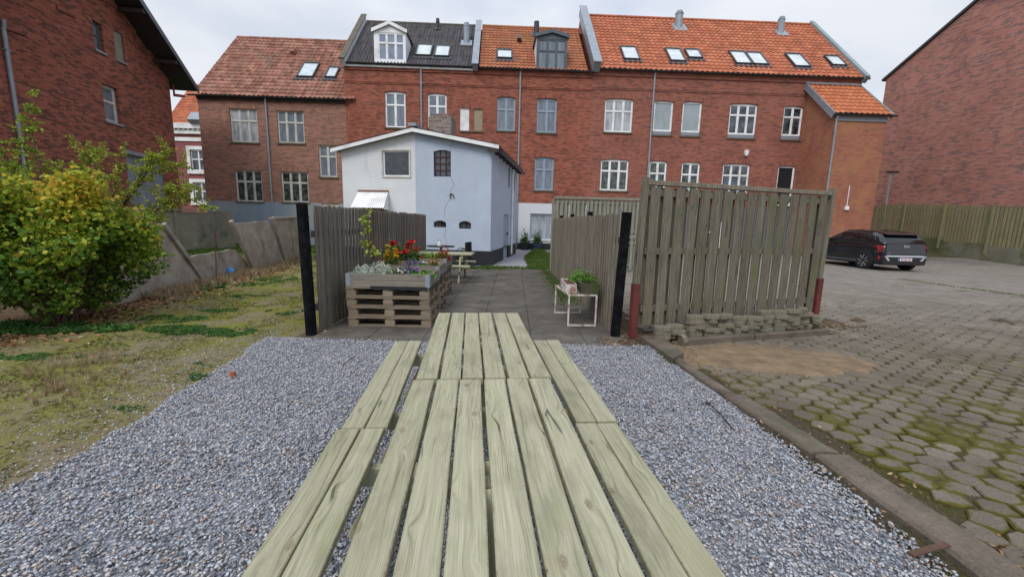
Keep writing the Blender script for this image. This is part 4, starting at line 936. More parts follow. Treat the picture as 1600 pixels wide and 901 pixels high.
def dormer(root, rf, fr, foff, face, eavepx, peakpx, win, cols, split, fmat, wmat, glass, rmat, cheek):
    # face rect (px), at plane offset foff behind the facade
    a, b, c, d0 = fr.rect(*face, off=foff)
    ze = fr.hit(*eavepx, off=foff)[1]; zp = fr.hit(*peakpx, off=foff)[1]; um = (a+b)/2
    wa, wb, wc, wd = fr.rect(*win, off=foff)
    top = cut(lambda u: ze+(zp-ze)*(1-abs(u-um)/((b-a)/2)), [um])
    D = thing_part('dormer', root)
    m = MB(); wall_cols(m, fr, a, b, c, top, [(wa, wb, wc, wd)], depth=0.06, off=foff)
    def back(z): # depth offset where the roof plane reaches height z
        return rf.off - (z-rf.z)/math.tan(rf.ph)
    # cheeks
    dorm = m.build('dormer', MAT[fmat], root)
    for u, sgn in ((a, -1), (b, 1)):
        m = MB()
        P = [fr.p(u, c, foff), fr.p(u, c-0.05, foff-0.3), fr.p(u, ze-0.02, back(ze)-0.1), fr.p(u, ze-0.02, foff)]
        m.quad(*(P if sgn < 0 else P[::-1]))
        m.build('cheek', MAT[cheek], dorm)
    m = MB(); ov = 0.09
    for sgn in (-1, 1):
        ue = um+sgn*((b-a)/2+ov); zee = ze-(zp-ze)*ov/((b-a)/2)
        th_ = 0.09
        P0 = [fr.p(um, zp+th_, foff+ov), fr.p(ue, zee+th_, foff+ov), fr.p(ue, zee+th_, back(zee)-0.15), fr.p(um, zp+th_, back(zp)-0.15)]
        P1 = [p_-Vector((0, 0, th_-0.005)) for p_ in P0]
        m.hexa(*P1, *P0)
    m.build('roof', MAT[rmat], dorm)
    m = MB()
    for sgn in (-1, 1):
        ue = um+sgn*((b-a)/2+ov+0.01); zee = ze-(zp-ze)*(ov+0.01)/((b-a)/2)
        m.hexa(fr.p(um, zp-0.06, foff+ov), fr.p(ue, zee-0.06, foff+ov), fr.p(ue, zee-0.06, foff+ov+0.03), fr.p(um, zp-0.06, foff+ov+0.03), fr.p(um, zp+0.115, foff+ov), fr.p(ue, zee+0.115, foff+ov), fr.p(ue, zee+0.115, foff+ov+0.03), fr.p(um, zp+0.115, foff+ov+0.03))
    m.build('bargeboard', MAT[fmat if cheek != 'white_paint' else 'slate_paint'], dorm)
    wdw = window(root, fr, (wa, wb, wc, wd), cols, split, wmat, glass, None, off=foff, depth=0.02, fw=0.06); wdw.parent = dorm; 
    return dorm
def thing_part(n, r_): return None
dormer(bm_, rm, FA, 0.12, (584.5, 50, 634, 101.5), (609, 49), (610.5, 37.5), (590.5, 51.5, 632, 95), 3, 0.63, 'white_paint', 'white_paint', 'glass_blue', 'dark_metal', 'white_render')
dormer(bm_, rm, FA, 0.16, (838, 56, 886, 110.5), (862, 57), (864, 50.5), (840.5, 61.5, 884, 109.5), 3, 0.62, 'slate_paint', 'slate_paint', 'glass_pale', 'dark_metal', 'white_paint')

# --- large right-hand house
ZR_ = FA.hit(1130, 117)[1]
uR0, uR1 = FA.hit(922, 200)[0], FA.hit(1349, 125)[0]-0.1
br_ = thing('brick_house', 'long red brick house with bright orange tile roof, skylights and lean-to at its right end', 'house', FA.p(uR0, 0))
wins = [((944.5,154.5,988.5,207), 3, 'glass_curtain', .06, 0, .63, None), ((1021,158,1051,211), 1, 'glass_blind', .05, 0.2, .995, None), ((1065.5,159,1095.5,212.5), 1, 'glass_blind', .05, 0.2, .995, None), ((1139,162,1182,216), 3, 'glass_dark', .06, 0.2, .63, None), ((1223,166,1253,218.5), 2, 'glass_dark', .05, 0.22, .63, None),
        ((938,249,981.5,298), 3, 'glass_garden', .06, 0, .63, None), ((1013.5,251.5,1041,300), 2, 'glass_garden', .06, 0, .6, None), ((1064,253.5,1092.5,302), 2, 'glass_garden', .06, 0, .6, None), ((1128,256,1170,305), 3, 'glass_dark', .06, 0, .63, None), ((1213,259.5,1239.5,322), 1, 'interior', .04, 0, .995, None),
        ((1020,345,1050,390), 2, 'glass_dark', .0, 0, .6, None), ((1100,345,1140,390), 3, 'glass_dark', .0, 0, .6, None)]
HO = [FA.rect(*w_[0]) for w_ in wins]
m = MB(); zg = FA.hit(1100, 322)[1]
wall_cols(m, FA, uR0, uR1, zg, lambda u: ZR_, [h for h in HO if h[2] > zg-0.3] )
for w_, h in zip(wins, HO):
    if w_[3]: arch_fill(m, FA, h[0], h[1], h[3], w_[3])
m.build('wall', MAT['brick_right'], br_)
m = MB(); wall_cols(m, FA, uR0, uR1, -0.3, lambda u: zg, [h for h in HO if h[2] <= zg-0.3], off=0.02); m.quad(FA.p(uR0, zg, .02), FA.p(uR1, zg, .02), FA.p(uR1, zg, 0), FA.p(uR0, zg, 0)); m.build('plinth', MAT['grey_render'], br_)
for (q, n, g_, ar, pn, sp_, x_), h in zip(wins, HO):
    window(br_, FA, h, n, sp_, 'white_paint', g_, arch=ar, panel=pn if pn else None, off=0 if h[2] > zg-0.3 else 0.02)
    if ar: lintel(br_, FA, h[0], h[1], h[3]+0.02, ar, MAT['brick_right'], h=0.25)
for z_, h_, f_ in ((ZR_-0.10, 0.10, 0.10), (ZR_-0.28, 0.18, 0.06), (ZR_-0.92, 0.10, 0.05), (ZR_-1.0, 0.07, 0.03)):
    m = MB(); FA.box(m, uR0, uR1, z_, z_+h_, -0.02, f_); m.build('cornice', MAT['brick_right'], br_)
PR = R(44.6); DR = 9.6
shell(br_, FA, uR0, uR1, ZR_, DR, MAT['brick_right'], PR)
rr = RoofFrame(FA, ZR_+0.03, PR, 0.16); vr = (DR/2+0.16)/math.cos(PR)
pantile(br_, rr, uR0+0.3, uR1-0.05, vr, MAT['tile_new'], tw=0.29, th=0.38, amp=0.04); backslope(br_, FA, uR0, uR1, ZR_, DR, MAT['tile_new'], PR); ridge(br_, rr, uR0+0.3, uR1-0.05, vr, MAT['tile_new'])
gutter(br_, FA, uR0, uR1+0.3, ZR_+0.03, 0.13); downpipe(br_, FA, FA.hit(1017, 200)[0], ZR_, 0.2, 0.0, 'zinc')
parapet(br_, rr, uR0-0.05, uR0+0.32, vr, 'zinc', 0.42, cap='zinc'); parapet(br_, rr, uR1-0.1, uR1+0.15, vr, 'patina_zinc', 0.22, low=-0.2)
C5 = lambda x, y: (900+x/2.907, 10+y/2.907); C6 = lambda x, y: (1120+x/2.907, 10+y/2.907)
for q in [(C5(195,190), C5(268,193), C5(292,250), C5(217,246)), (C5(400,198), C5(470,202), C5(497,258), C5(425,254)), (C5(487,202), C5(553,205), C5(575,243), C5(508,240)), (C5(688,211), C5(762,214), C5(797,270), C5(722,266)), (C5(766,216), C5(835,219), C5(872,273), C5(798,269)), (C6(302,222), C6(372,225), C6(428,283), C6(350,279)), (C6(478,232), C6(548,235), C6(586,277), C6(520,274))]: skylight(br_, rr, q)
roofpipe(br_, rr, 1060, 43, 0.95, 0.24, 'zinc', 'chimney', sq=True); roofpipe(br_, rr, 1219, 52, 0.95, 0.2, 'zinc', 'chimney', sq=True)
# lean-to
FB = Frame(FA.p(0, 0, 2.35).xy, YAW)
uB0, uB1 = FB.hit(1297, 240)[0], FB.hit(1378, 240)[0]
zB = FB.hit(1340, 181)[1]; zBt = ZR_-0.45
m = MB(); wall_cols(m, FB, uB0, uB1, -0.3, lambda u: zB, [])
for u, flip in ((uB0, True), (uB1, False)):
    P = [FB.p(u, -0.3, 0), FB.p(u, -0.3, -2.36), FB.p(u, zBt, -2.36), FB.p(u, zB, 0)]
    m.quad(*(P[::-1] if flip else P))
m.build('leanto_wall', MAT['brick_annex'], br_)
pB = math.atan2(zBt-zB, 2.35); rb = RoofFrame(FB, zB+0.05, pB, 0.1); vb = math.hypot(zBt-zB, 2.35)+0.05
pantile(br_, rb, uB0-0.15, uB1+0.15, vb, MAT['tile_annex'], 'leanto_roof', tw=0.29, th=0.38, amp=0.04)
m = MB(); rb.box(m, uB0-0.2, uB0-0.14, -0.05, vb, -0.22, 0.09); m.build('bargeboard', MAT['zinc'], br_)
m = MB(); rb.box(m, uB1+0.14, uB1+0.2, -0.05, vb, -0.15, 0.09); m.build('bargeboard', MAT['patina_zinc'], br_)
m = MB(); rb.box(m, uB0-0.2, uB1+0.15, vb-0.12, vb+0.02, 0.06, 0.12); m.build('flashing', MAT['zinc'], br_)
gutter(br_, FB, uB0-0.2, uB1+0.35, zB+0.03, 0.1); downpipe(br_, FB, uB0+0.06, zB, 0.2, 0.0, 'zinc')
m = MB(); FB.box(m, uB0, uB1, zB-0.28, zB-0.06, 0.0, 0.05); m.build('fascia', MAT['grey_panel'], br_)
a = FB.hit(1327, 290); b = FB.hit(1323, 322)
m = MB(); m.tube([FB.p(a[0], a[1], 0.03), FB.p(a[0], b[1], 0.03)], 0.02, 6); FB.box(m, a[0]-0.1, a[0]+0.1, b[1]-0.2, b[1], 0.0, 0.09); m.build('conduit', MAT['white_paint'], br_)
a = FA.hit(1165, 241); m = MB(); FA.box(m, a[0]-0.1, a[0]+0.1, a[1]-0.02, a[1]+0.22, 0.0, 0.14); FA.box(m, a[0]-0.07, a[0]+0.07, a[1]-0.10, a[1]-0.022, 0.03, 0.12); m.build('wall_lamp', MAT['white_paint'], br_)

# ------------------------------------------------------------------ left gable building
FL = Frame((-17.3, 22.0), R(99))   # u grows away from the viewer
FL = Frame(FL.p(-9.6, 0).xy, R(99))
lg = thing('brick_workshop', 'tall dark red brick gable building with wide overhanging eaves behind the left shrubs', 'building', FL.p(0, 0))
zl0 = 7.75
pk = 4.7; pkz = 11.4
hit = lambda *q: FL.rect(*q)
Lw = [hit(143.5, 33, 163.5, 83.5), hit(176.5, 46, 196, 99), hit(158.5, 131, 190, 196)]
_fl = lambda q, tl: (FL.hit(*tl[0]), FL.hit(*tl[1]))
def rectL(p_tl, p_br):   # from the top-left and bottom-right corners
    a, zt_ = FL.hit(*p_tl); b, zb_ = FL.hit(*p_br); return (a, b, zb_, zt_)
Lw = [rectL((143.5,30), (164,84)), rectL((176.5,45.5), (196.5,99.5)), rectL((158.5,129.5), (190,195.5)), rectL((196,241), (262,330))]
Lw[3] = (Lw[3][0], Lw[3][1], 0.0, 4.1)
ztop = cut(lambda u: pkz-(abs(u-pk)*(pkz-zl0)/pk if u < pk else abs(u-pk)*(pkz-8.15)/(9.6-pk)), [pk])
m = MB(); wall_cols(m, FL, 0, 9.6, -0.3, ztop, Lw, depth=0.18)
P = [FL.p(0, -0.3, 0), FL.p(0, zl0, 0), FL.p(0, zl0, -14), FL.p(0, -0.3, -14)]; m.quad(*P[::-1])
P = [FL.p(9.6, -0.3, 0), FL.p(9.6, 8.15, 0), FL.p(9.6, 8.15, -14), FL.p(9.6, -0.3, -14)]; m.quad(*P)
m.build('wall', MAT['brick_left'], lg)
window(lg, FL, Lw[0], 1, 0.55, 'slate_paint', 'glass_pale', 'zinc', depth=0.12, fw=0.07)
m = MB(); FL.box(m, Lw[1][0], Lw[1][1], Lw[1][2], Lw[1][3], -0.12, -0.06); o = m.build('boarded_window', MAT['pale_fence'], lg); m = MB(); FL.box(m, Lw[1][0]-.05, Lw[1][1]+.05, Lw[1][2]-0.07, Lw[1][2]-0.002, -0.1, .06); m.build('sill', MAT['zinc'], o)
window(lg, FL, Lw[2], 1, 0.56, 'old_white', 'glass_pale', 'zinc', depth=0.13, fw=0.09)
m = MB(); d_ = Lw[3]; FL.box(m, d_[0], d_[1], 0.0, d_[3], -0.16, -0.10)
n = 4
for k in range(n+1):
    u = d_[0]+(d_[1]-d_[0])*k/n; FL.box(m, u-0.04, u+0.04, 0.0, d_[3], -0.098, -0.06)
m.build('barn_door', MAT['grey_panel'], lg)
m = MB(); FL.box(m, d_[0]-0.1, d_[1]+0.1, d_[3], d_[3]+0.16, 0.0, 0.06); m.build('door_lintel', MAT['zinc'], lg)
# stepped corbel bands following the rake
m = MB()
def band(u0, z0, u1, z1): 
    m.hexa(FL.p(u0,z0,0), FL.p(u1,z1,0), FL.p(u1,z1,0.05), FL.p(u0,z0,0.05), FL.p(u0,z0+.14,0), FL.p(u1,z1+.14,0), FL.p(u1,z1+.14,0.05), FL.p(u0,z0+.14,0.05))
A_ = [FL.hit(155,0), FL.hit(180,12), FL.hit(209,51), FL.hit(212,75), FL.hit(236,86), FL.hit(269,129), FL.hit(272,151), FL.hit(288,153)]
for (a, za), (b, zb_) in zip(A_[:-1], A_[1:]):
    if abs(b-a) < 0.15: FL.box(m, a-0.03, a+0.06, min(za, zb_), max(za, zb_)+0.14, 0.002, 0.052)
    else: band(a, za, b, zb_)
m.build('corbel_band', MAT['brick_left'], lg)
for q in (((88,15), (118,29)), ((0,43), (39,57))):
    m = MB(); a, b = FL.hit(*q[0]), FL.hit(*q[1]); band(a[0], a[1], b[0], b[1]); m.build('corbel_band', MAT['brick_left'], lg)
m = MB(); ov = 1.0
for sgn, (ua, za) in ((1, (9.6, 8.15)), (-1, (0, zl0))):
    sl_ = (pkz-za)/abs(ua-pk); ue = ua+sgn*0.55; ze_ = za-sl_*0.55
    P1 = [FL.p(pk, pkz+0.05, ov), FL.p(ue, ze_+0.05, ov), FL.p(ue, ze_+0.05, -14), FL.p(pk, pkz+0.05, -14)]
    m.hexa(*P1, *[q+Vector((0, 0, 0.14)) for q in P1])
m.build('roof', MAT['dark_metal'], lg)
m = MB()
for sgn, (ua, za) in ((1, (9.6, 8.15)), (-1, (0, zl0))):
    sl_ = (pkz-za)/abs(ua-pk); ue = ua+sgn*0.58; ze_ = za-sl_*0.58
    m.hexa(FL.p(pk, pkz-0.02, ov), FL.p(ue, ze_-0.02, ov), FL.p(ue, ze_-0.02, ov+.05), FL.p(pk, pkz-.02, ov+.05), FL.p(pk, pkz+.24, ov), FL.p(ue, ze_+.24, ov), FL.p(ue, ze_+.24, ov+.05), FL.p(pk, pkz+.24, ov+.05))
m.build('bargeboard', MAT['slate_paint'], lg)
for uu in (1.2, 2.9, 6.6, 8.6):
    m = MB(); z_ = ztop(uu)-0.12; m.beam(FL.p(uu, z_, -0.1), FL.p(uu, z_, ov-0.01), 0.14, 0.16); m.build('purlin', MAT['dark_wood'], lg)
# lower wing left of the gable with its own pipe
m = MB(); wall_cols(m, FL, -9, 0.0, -0.3, lambda u: 7.3, [], off=-0.25); m.build('wing_wall', MAT['brick_mid'], lg)
m = MB(); P1 = [FL.p(-9, 7.3, 0.4), FL.p(0.0, 7.3, 0.4), FL.p(0.0, 9.8, -3), FL.p(-9, 9.8, -3)]; m.hexa(*P1, *[q+Vector((0,0,0.12)) for q in P1]); m.build('wing_roof', MAT['zinc'], lg)
downpipe(lg, FL, FL.hit(18, 150)[0], 7.4, 0.2, 0.0, 'zinc', 0.06)

# ------------------------------------------------------------------ right gable building
FG = Frame((26.6, 29.6), R(-90+1))   # u grows towards the viewer
rg = thing('brick_building', 'blank pinkish red brick gable wall of a newer building, far right behind the fence', 'building', FG.p(0, 0))
a, za = FG.hit(1385, 124); b, zb_ = FG.hit(1532, -1); c_, zc = FG.hit(1600, -2)
ztop = cut(lambda u: za+(u-a)*(zb_-za)/(b-a) if u < b else zb_+(u-b)*(zc-zb_)/(c_-b)*0.0-(u-b)*0.35, [b])
m = MB(); wall_cols(m, FG, a, 20, -0.3, ztop, []); m.quad(FG.p(a, -0.3, -12), FG.p(a, -0.3, 0), FG.p(a, za, 0), FG.p(a, za, -12)); m.build('wall', MAT['brick_new'], rg)
m = MB()
P1 = [FG.p(a-0.25, za-0.08, 0.12), FG.p(b, zb_+0.02, 0.12), FG.p(b, zb_+0.02, -12), FG.p(a-0.25, za-0.08, -12)]; m.hexa(*P1, *[q+Vector((0,0,0.16)) for q in P1])
P1 = [FG.p(b, zb_+0.02, 0.12), FG.p(20.2, ztop(20.2), 0.12), FG.p(20.2, ztop(20.2), -12), FG.p(b, zb_+0.02, -12)]; m.hexa(*P1, *[q+Vector((0,0,0.16)) for q in P1])
m.build('roof', MAT['dark_metal'], rg)

# ------------------------------------------------------------------ far building in the gap
FS = Frame((-22.5, 36), R(0))
fs = thing('stucco_building', 'rose coloured street building with white trim seen in the narrow gap, far left', 'building', FS.p(-3, 0))
q = FS.hit(300, 195)[1]
Sw = [FS.rect(298,234,322,267), FS.rect(303,285,327,316)]
a0, a1 = FS.hit(270, 250)[0], FS.hit(380, 250)[0]
m = MB(); wall_cols(m, FS, a0, a1, -0.3, lambda u: q, Sw); m.build('wall', plain('rose_stucco', (0.27, 0.09, 0.09), 0.85, 0.15, 1), fs)
for h in Sw:
    m = MB(); e = 0.28
    FS.box(m, h[0]-e, h[0], h[2], h[3]+e, 0, 0.05); FS.box(m, h[1], h[1]+e, h[2], h[3]+e, 0, 0.05); FS.box(m, h[0], h[1], h[3], h[3]+e, 0, 0.05); FS.box(m, h[0]-e, h[1]+e, h[2]-0.25, h[2], 0, 0.12); m.build('window_surround', MAT['white_paint'], fs)
    window(fs, FS, h, 2, 0.55, 'white_paint', 'glass_dark', None)
m = MB(); FS.box(m, a0, a1, q-0.35, q, 0, 0.35); FS.box(m, a0, a1, q-0.75, q-0.5, 0, 0.2); z2 = FS.hit(305, 218)[1]; FS.box(m, a0, a1, z2-0.15, z2+0.15, 0, 0.08)
k = a0
while k < a1: FS.box(m, k, k+0.2, q-0.5, q-0.352, 0.0, 0.25); k += 0.4
m.build('cornice', MAT['white_paint'], fs)
rs = RoofFrame(FS, q, R(50), 0.35); pantile(fs, rs, a0, a1, 5.2, MAT['tile_new'])
m = MB(); u_, v_ = rs.hit(318, 190); rs.box(m, u_-0.9, u_+0.8, v_-0.4, v_+0.5, 0.05, 0.5); m.build('skylight', MAT['zinc'], fs)

# ------------------------------------------------------------------ white house
WA = R(-8.5)
FW = Frame((-0.80, 14.85), WA)      # front: u=0 at the right corner, negative to the left
FWs = Frame((-0.80, 14.85), R(90)+WA)  # side wall: u grows away
LS = 6.3
uw0 = FW.hit(536, 300)[0]; ub = FW.hit(649.5, 300)[0]
zer = FW.hit(772, 230)[1]; zel = FW.hit(533, 235)[1]; zpk = FW.hit(648, 206)[1]
wh = thing('white_house', 'two storey whitewashed brick outhouse with shallow gable and black base, centre of the yard', 'house', FW.p(ub, 0))
ztop = cut(lambda u: zpk+(u-ub)*(zer-zpk)/(0-ub) if u > ub else zpk+(u-ub)*(zel-zpk)/(uw0-ub), [ub])
zpw = FW.hit(765, 392.5)[1]
Wb = FW.rect(598.5, 235.5, 640, 275.5); Wk = FW.rect(677.5, 234.5, 704.5, 276); V1 = FW.rect(677.5, 344.5, 697, 355); V2 = FW.rect(717, 345.5, 736, 357.5)
awd = FW.rect(566, 325, 606, 400); awd = (awd[0], awd[1], -0.3, awd[3])
holes = [Wb, Wk, V1, V2]
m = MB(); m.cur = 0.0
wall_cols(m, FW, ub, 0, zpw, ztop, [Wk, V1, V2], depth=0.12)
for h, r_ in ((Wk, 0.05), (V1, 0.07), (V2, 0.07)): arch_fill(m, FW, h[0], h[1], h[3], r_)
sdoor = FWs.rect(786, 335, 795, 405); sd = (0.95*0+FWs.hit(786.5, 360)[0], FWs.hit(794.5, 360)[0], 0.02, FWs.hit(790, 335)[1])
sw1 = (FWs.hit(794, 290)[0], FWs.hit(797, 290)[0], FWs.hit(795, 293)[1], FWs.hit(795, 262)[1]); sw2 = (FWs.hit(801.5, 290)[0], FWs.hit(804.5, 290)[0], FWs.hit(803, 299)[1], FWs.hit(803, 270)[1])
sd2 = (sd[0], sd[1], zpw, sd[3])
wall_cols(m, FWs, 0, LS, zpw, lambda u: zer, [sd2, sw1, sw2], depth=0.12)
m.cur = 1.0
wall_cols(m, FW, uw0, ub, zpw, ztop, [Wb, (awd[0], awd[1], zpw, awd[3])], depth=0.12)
P = [FW.p(uw0, -0.3, 0), FW.p(uw0, zel, 0), FW.p(uw0, zel, -LS), FW.p(uw0, -0.3, -LS)]; m.quad(*P[::-1])
P = [FW.p(uw0, -0.3, -LS), FW.p(0, -0.3, -LS), FW.p(0, zer, -LS), FW.p(ub, zpk, -LS), FW.p(uw0, zel, -LS)]; m.quad(*P[::-1])
m.build('wall', MAT['white_brick'], wh)
m = MB(); wall_cols(m, FW, uw0, 0.02, -0.3, lambda u: zpw, [(awd[0], awd[1], -0.3, zpw)], off=0.02); wall_cols(m, FWs, -0.02, LS, -0.3, lambda u: zpw, [(sd[0], sd[1], -0.3, zpw)], off=0.02)
m.quad(FW.p(uw0, zpw, .02), FW.p(0.02, zpw, .02), FW.p(0, zpw, 0), FW.p(uw0, zpw, 0)); m.quad(FWs.p(-.02, zpw, .02), FWs.p(LS, zpw, .02), FWs.p(LS, zpw, 0), FWs.p(0, zpw, 0)); m.build('plinth', MAT['black_plinth'], wh)
w_ = window(wh, FW, Wb, 1, 0.995, 'white_paint', 'glass_mesh', None, depth=0.03, fw=0.02)
m = MB(); e = 0.05; FW.box(m, Wb[0]-e, Wb[1]+e, Wb[3], Wb[3]+e, -0.01, 0.03); FW.box(m, Wb[0]-e, Wb[0], Wb[2]-e, Wb[3], -0.01, 0.03); FW.box(m, Wb[1], Wb[1]+e, Wb[2]-e, Wb[3], -0.01, 0.03); FW.box(m, Wb[0], Wb[1], Wb[2]-e, Wb[2], -0.01, 0.03); m.build('surround', MAT['old_white'], w_)
MAT['rust_iron'] = plain('rust_iron', (0.085, 0.03, 0.025), 0.8, 0.3, 12)
def iron_window(h, cols, rows):
    m = MB(); a, b, c, d = h; f0, f1 = -0.10, -0.07
    for k in range(cols+1): u = a+(b-a)*k/cols; FW.box(m, max(a, u-0.016), min(b, u+0.016), c, d, f0, f1)
    for k in range(rows+1): z = c+(d-c)*k/rows; FW.box(m, a, b, max(c, z-0.016), min(d, z+0.016), f0+.002, f1+.002)
    w_ = m.build('iron_window', MAT['rust_iron'], wh); g_ = MB(); FW.box(g_, a, b, c, d, -0.118, -0.108); g_.build('pane', MAT['glass_dark'], w_)
iron_window(Wk, 3, 4); iron_window(V1, 2, 1); iron_window(V2, 2, 1)
for h in (sw1, sw2): window(wh, FWs, h, 1, 0.5, 'slate_paint', 'glass_dark', None)
m = MB(); FWs.box(m, sd[0], sd[1], 0.0, sd[3], -0.11, -0.06); o = m.build('door', MAT['blue_grey_paint'], wh)
m = MB(); FWs.box(m, sd[1]-0.14, sd[1]-0.10, 1.0, 1.12, -0.06, 0.0); m.build('handle', MAT['dark_metal'], o)
m = MB(); FW.box(m, awd[0], awd[1], 0.0, awd[3], -0.11, -0.06); m.build('door', MAT['beige_board'], wh)
# roof
m = MB(); ovf, ove = 0.22, 0.27
for (ue, ze_) in ((0, zer), (uw0, zel)):
    sg = 1 if ue > ub else -1; sl_ = (zpk-ze_)/abs(ue-ub); ux = ue+sg*ove; zx = ze_-sl_*ove
    P1 = [FW.p(ub, zpk+0.03, ovf), FW.p(ux, zx+0.03, ovf), FW.p(ux, zx+0.03, -LS-.1), FW.p(ub, zpk+0.03, -LS-.1)]; m.hexa(*P1, *[q+Vector((0,0,0.07)) for q in P1])
m.build('roof', MAT['dark_metal'], wh)
m = MB()
for (ue, ze_) in ((0, zer), (uw0, zel)):
    sg = 1 if ue > ub else -1; sl_ = (zpk-ze_)/abs(ue-ub); ux = ue+sg*(ove+0.02); zx = ze_-sl_*(ove+.02); hb = 0.135
    m.hexa(FW.p(ub, zpk-0.04, ovf), FW.p(ux, zx-0.04, ovf), FW.p(ux, zx-0.04, ovf+.03), FW.p(ub, zpk-.04, ovf+.03), FW.p(ub, zpk-.04+hb, ovf), FW.p(ux, zx-.04+hb, ovf), FW.p(ux, zx-.04+hb, ovf+.03), FW.p(ub, zpk-.04+hb, ovf+.03))
m.build('bargeboard', MAT['white_paint'], wh)
m = MB()
for (ue, ze_) in ((0, zer), (uw0, zel)):
    sg = 1 if ue > ub else -1; sl_ = (zpk-ze_)/abs(ue-ub); ux = ue+sg*(ove+0.02); zx = ze_-sl_*(ove+.02)
    m.hexa(FW.p(ub, zpk+0.097, ovf-.05), FW.p(ux, zx+0.097, ovf-.05), FW.p(ux, zx+0.097, ovf+.045), FW.p(ub, zpk+.097, ovf+.045), FW.p(ub, zpk+.118, ovf-.05), FW.p(ux, zx+.118, ovf-.05), FW.p(ux, zx+.118, ovf+.045), FW.p(ub, zpk+.118, ovf+.045))
m.build('roof_edge', plain('maroon', (0.07, 0.02, 0.03), 0.5, 0.2), wh)
m = MB(); FW.box(m, ub-0.14, ub+0.14, zpk+0.14, zpk+0.24, -LS, ovf+0.06); m.build('ridge_cap', MAT['zinc'], wh)
gutter(wh, FWs, -0.3, LS, zer-0.16, ove+0.02, 'dark_metal', 0.06)
k = -0.2
while k < LS:
    m = MB(); m.beam(FWs.p(k, zer-0.10, -0.1), FWs.p(k, zer-0.16, ove-0.01), 0.07, 0.1); m.build('rafter_end', MAT['dark_wood'], wh); k += 0.8
downpipe(wh, FWs, FWs.hit(799, 300)[0], zer-0.2, 0.1, 0.0, 'white_paint', 0.045)
# chimney stub standing on the back slope
ca, cb = Frame(FW.p(0, 0, -3).xy, WA).hit(670, 190), Frame(FW.p(0, 0, -3).xy, WA).hit(705, 190)
Fc = Frame(FW.p(0, 0, -3).xy, WA)
m = MB(); ztc = Fc.hit(687, 177)[1]; Fc.box(m, ca[0], cb[0], zpk-0.9, ztc-0.12, -0.7, 0.0); Fc.box(m, ca[0]+0.06, cb[0]-0.1, ztc-0.118, ztc, -0.65, -0.05); m.build('chimney', MAT['brick_stub'], wh)
# crack, ring and anchor marks on the blue-white wall
m = MB(); pts = [(704,213),(707,226),(704,238)]
for seq in ([(709,213),(708,222),(704,228),(704.5,236)], [(704,276),(707,284),(710,288),(706,295),(704,300),(706,306),(701,314),(696,322),(695,330),(694,340)], [(696,356),(695,368),(697,378),(697,388)]):
    for (x0, y0), (x1, y1) in zip(seq[:-1], seq[1:]):
        a, b = FW.hit(x0, y0), FW.hit(x1, y1); m.beam(FW.p(a[0], a[1], 0.0), FW.p(b[0], b[1], 0.0), 0.016, 0.012, up=FW.n)
m.build('wall_crack', plain('crack', (0.27, 0.30, 0.36), 0.9), wh)
m = MB(); c = FW.hit(706.5, 307); n = 14
m.tube([FW.p(c[0]+0.075*math.sin(R(200)-R(400)*0+math.radians(40+280*k/n)-R(180)), c[1]+0.085*math.cos(math.radians(40+280*k/n)-R(180)), 0.02) for k in range(n+1)], 0.018, 6); m.build('horseshoe', MAT['rust_iron'], wh)
# corrugated awning over the door
aw = thing('door_awning', 'white corrugated awning with orange top strip above the outhouse door', 'awning', FW.p((awd[0]+awd[1])/2, awd[3]))
ta = FW.hit(560, 299.5); tb = FW.hit(607.5, 299.5)
FWo = Frame(FW.p(0, 0, 0.75).xy, WA); la = FWo.hit(548, 324); lb = FWo.hit(599.5, 324.5)
m = MB(); N_ = 60; rows_ = []
for q in (0, 1):
    row = []
    for k in range(N_+1):
        s_ = k/N_; zz = 0.018*math.cos(2*math.pi*s_*15)
        u = (ta[0]+(tb[0]-ta[0])*s_) if q == 0 else (la[0]+(lb[0]-la[0])*s_)
        row.append(FW.p(u, (ta[1] if q == 0 else la[1])+zz, 0.02 if q == 0 else 0.75))
    rows_.append(row)
m.add(rows_[0]+rows_[1], [(k, k+1, N_+2+k, N_+1+k) for k in range(N_)])
m.build('roof_sheet', MAT['white_paint'], aw)
m = MB(); m.quad(FW.p(tb[0], ta[1]-0.03, 0.02), FW.p(tb[0], la[1]-0.05, 0.02), FWo.p(lb[0], la[1]-0.05, 0), FWo.p(lb[0], la[1]-0.02, 0)); m.quad(FW.p(ta[0], ta[1]-0.03, 0.02), FWo.p(la[0], la[1]-0.02, 0), FWo.p(la[0], la[1]-0.05, 0), FW.p(ta[0], la[1]-0.05, 0.02)); m.build('side_panel', MAT['white_paint'], aw)
m = MB(); FW.box(m, ta[0], tb[0], ta[1]+0.02, ta[1]+0.06, 0.0, 0.06); m.build('top_strip', plain('orange_strip', (0.22, 0.10, 0.06), 0.7), aw)

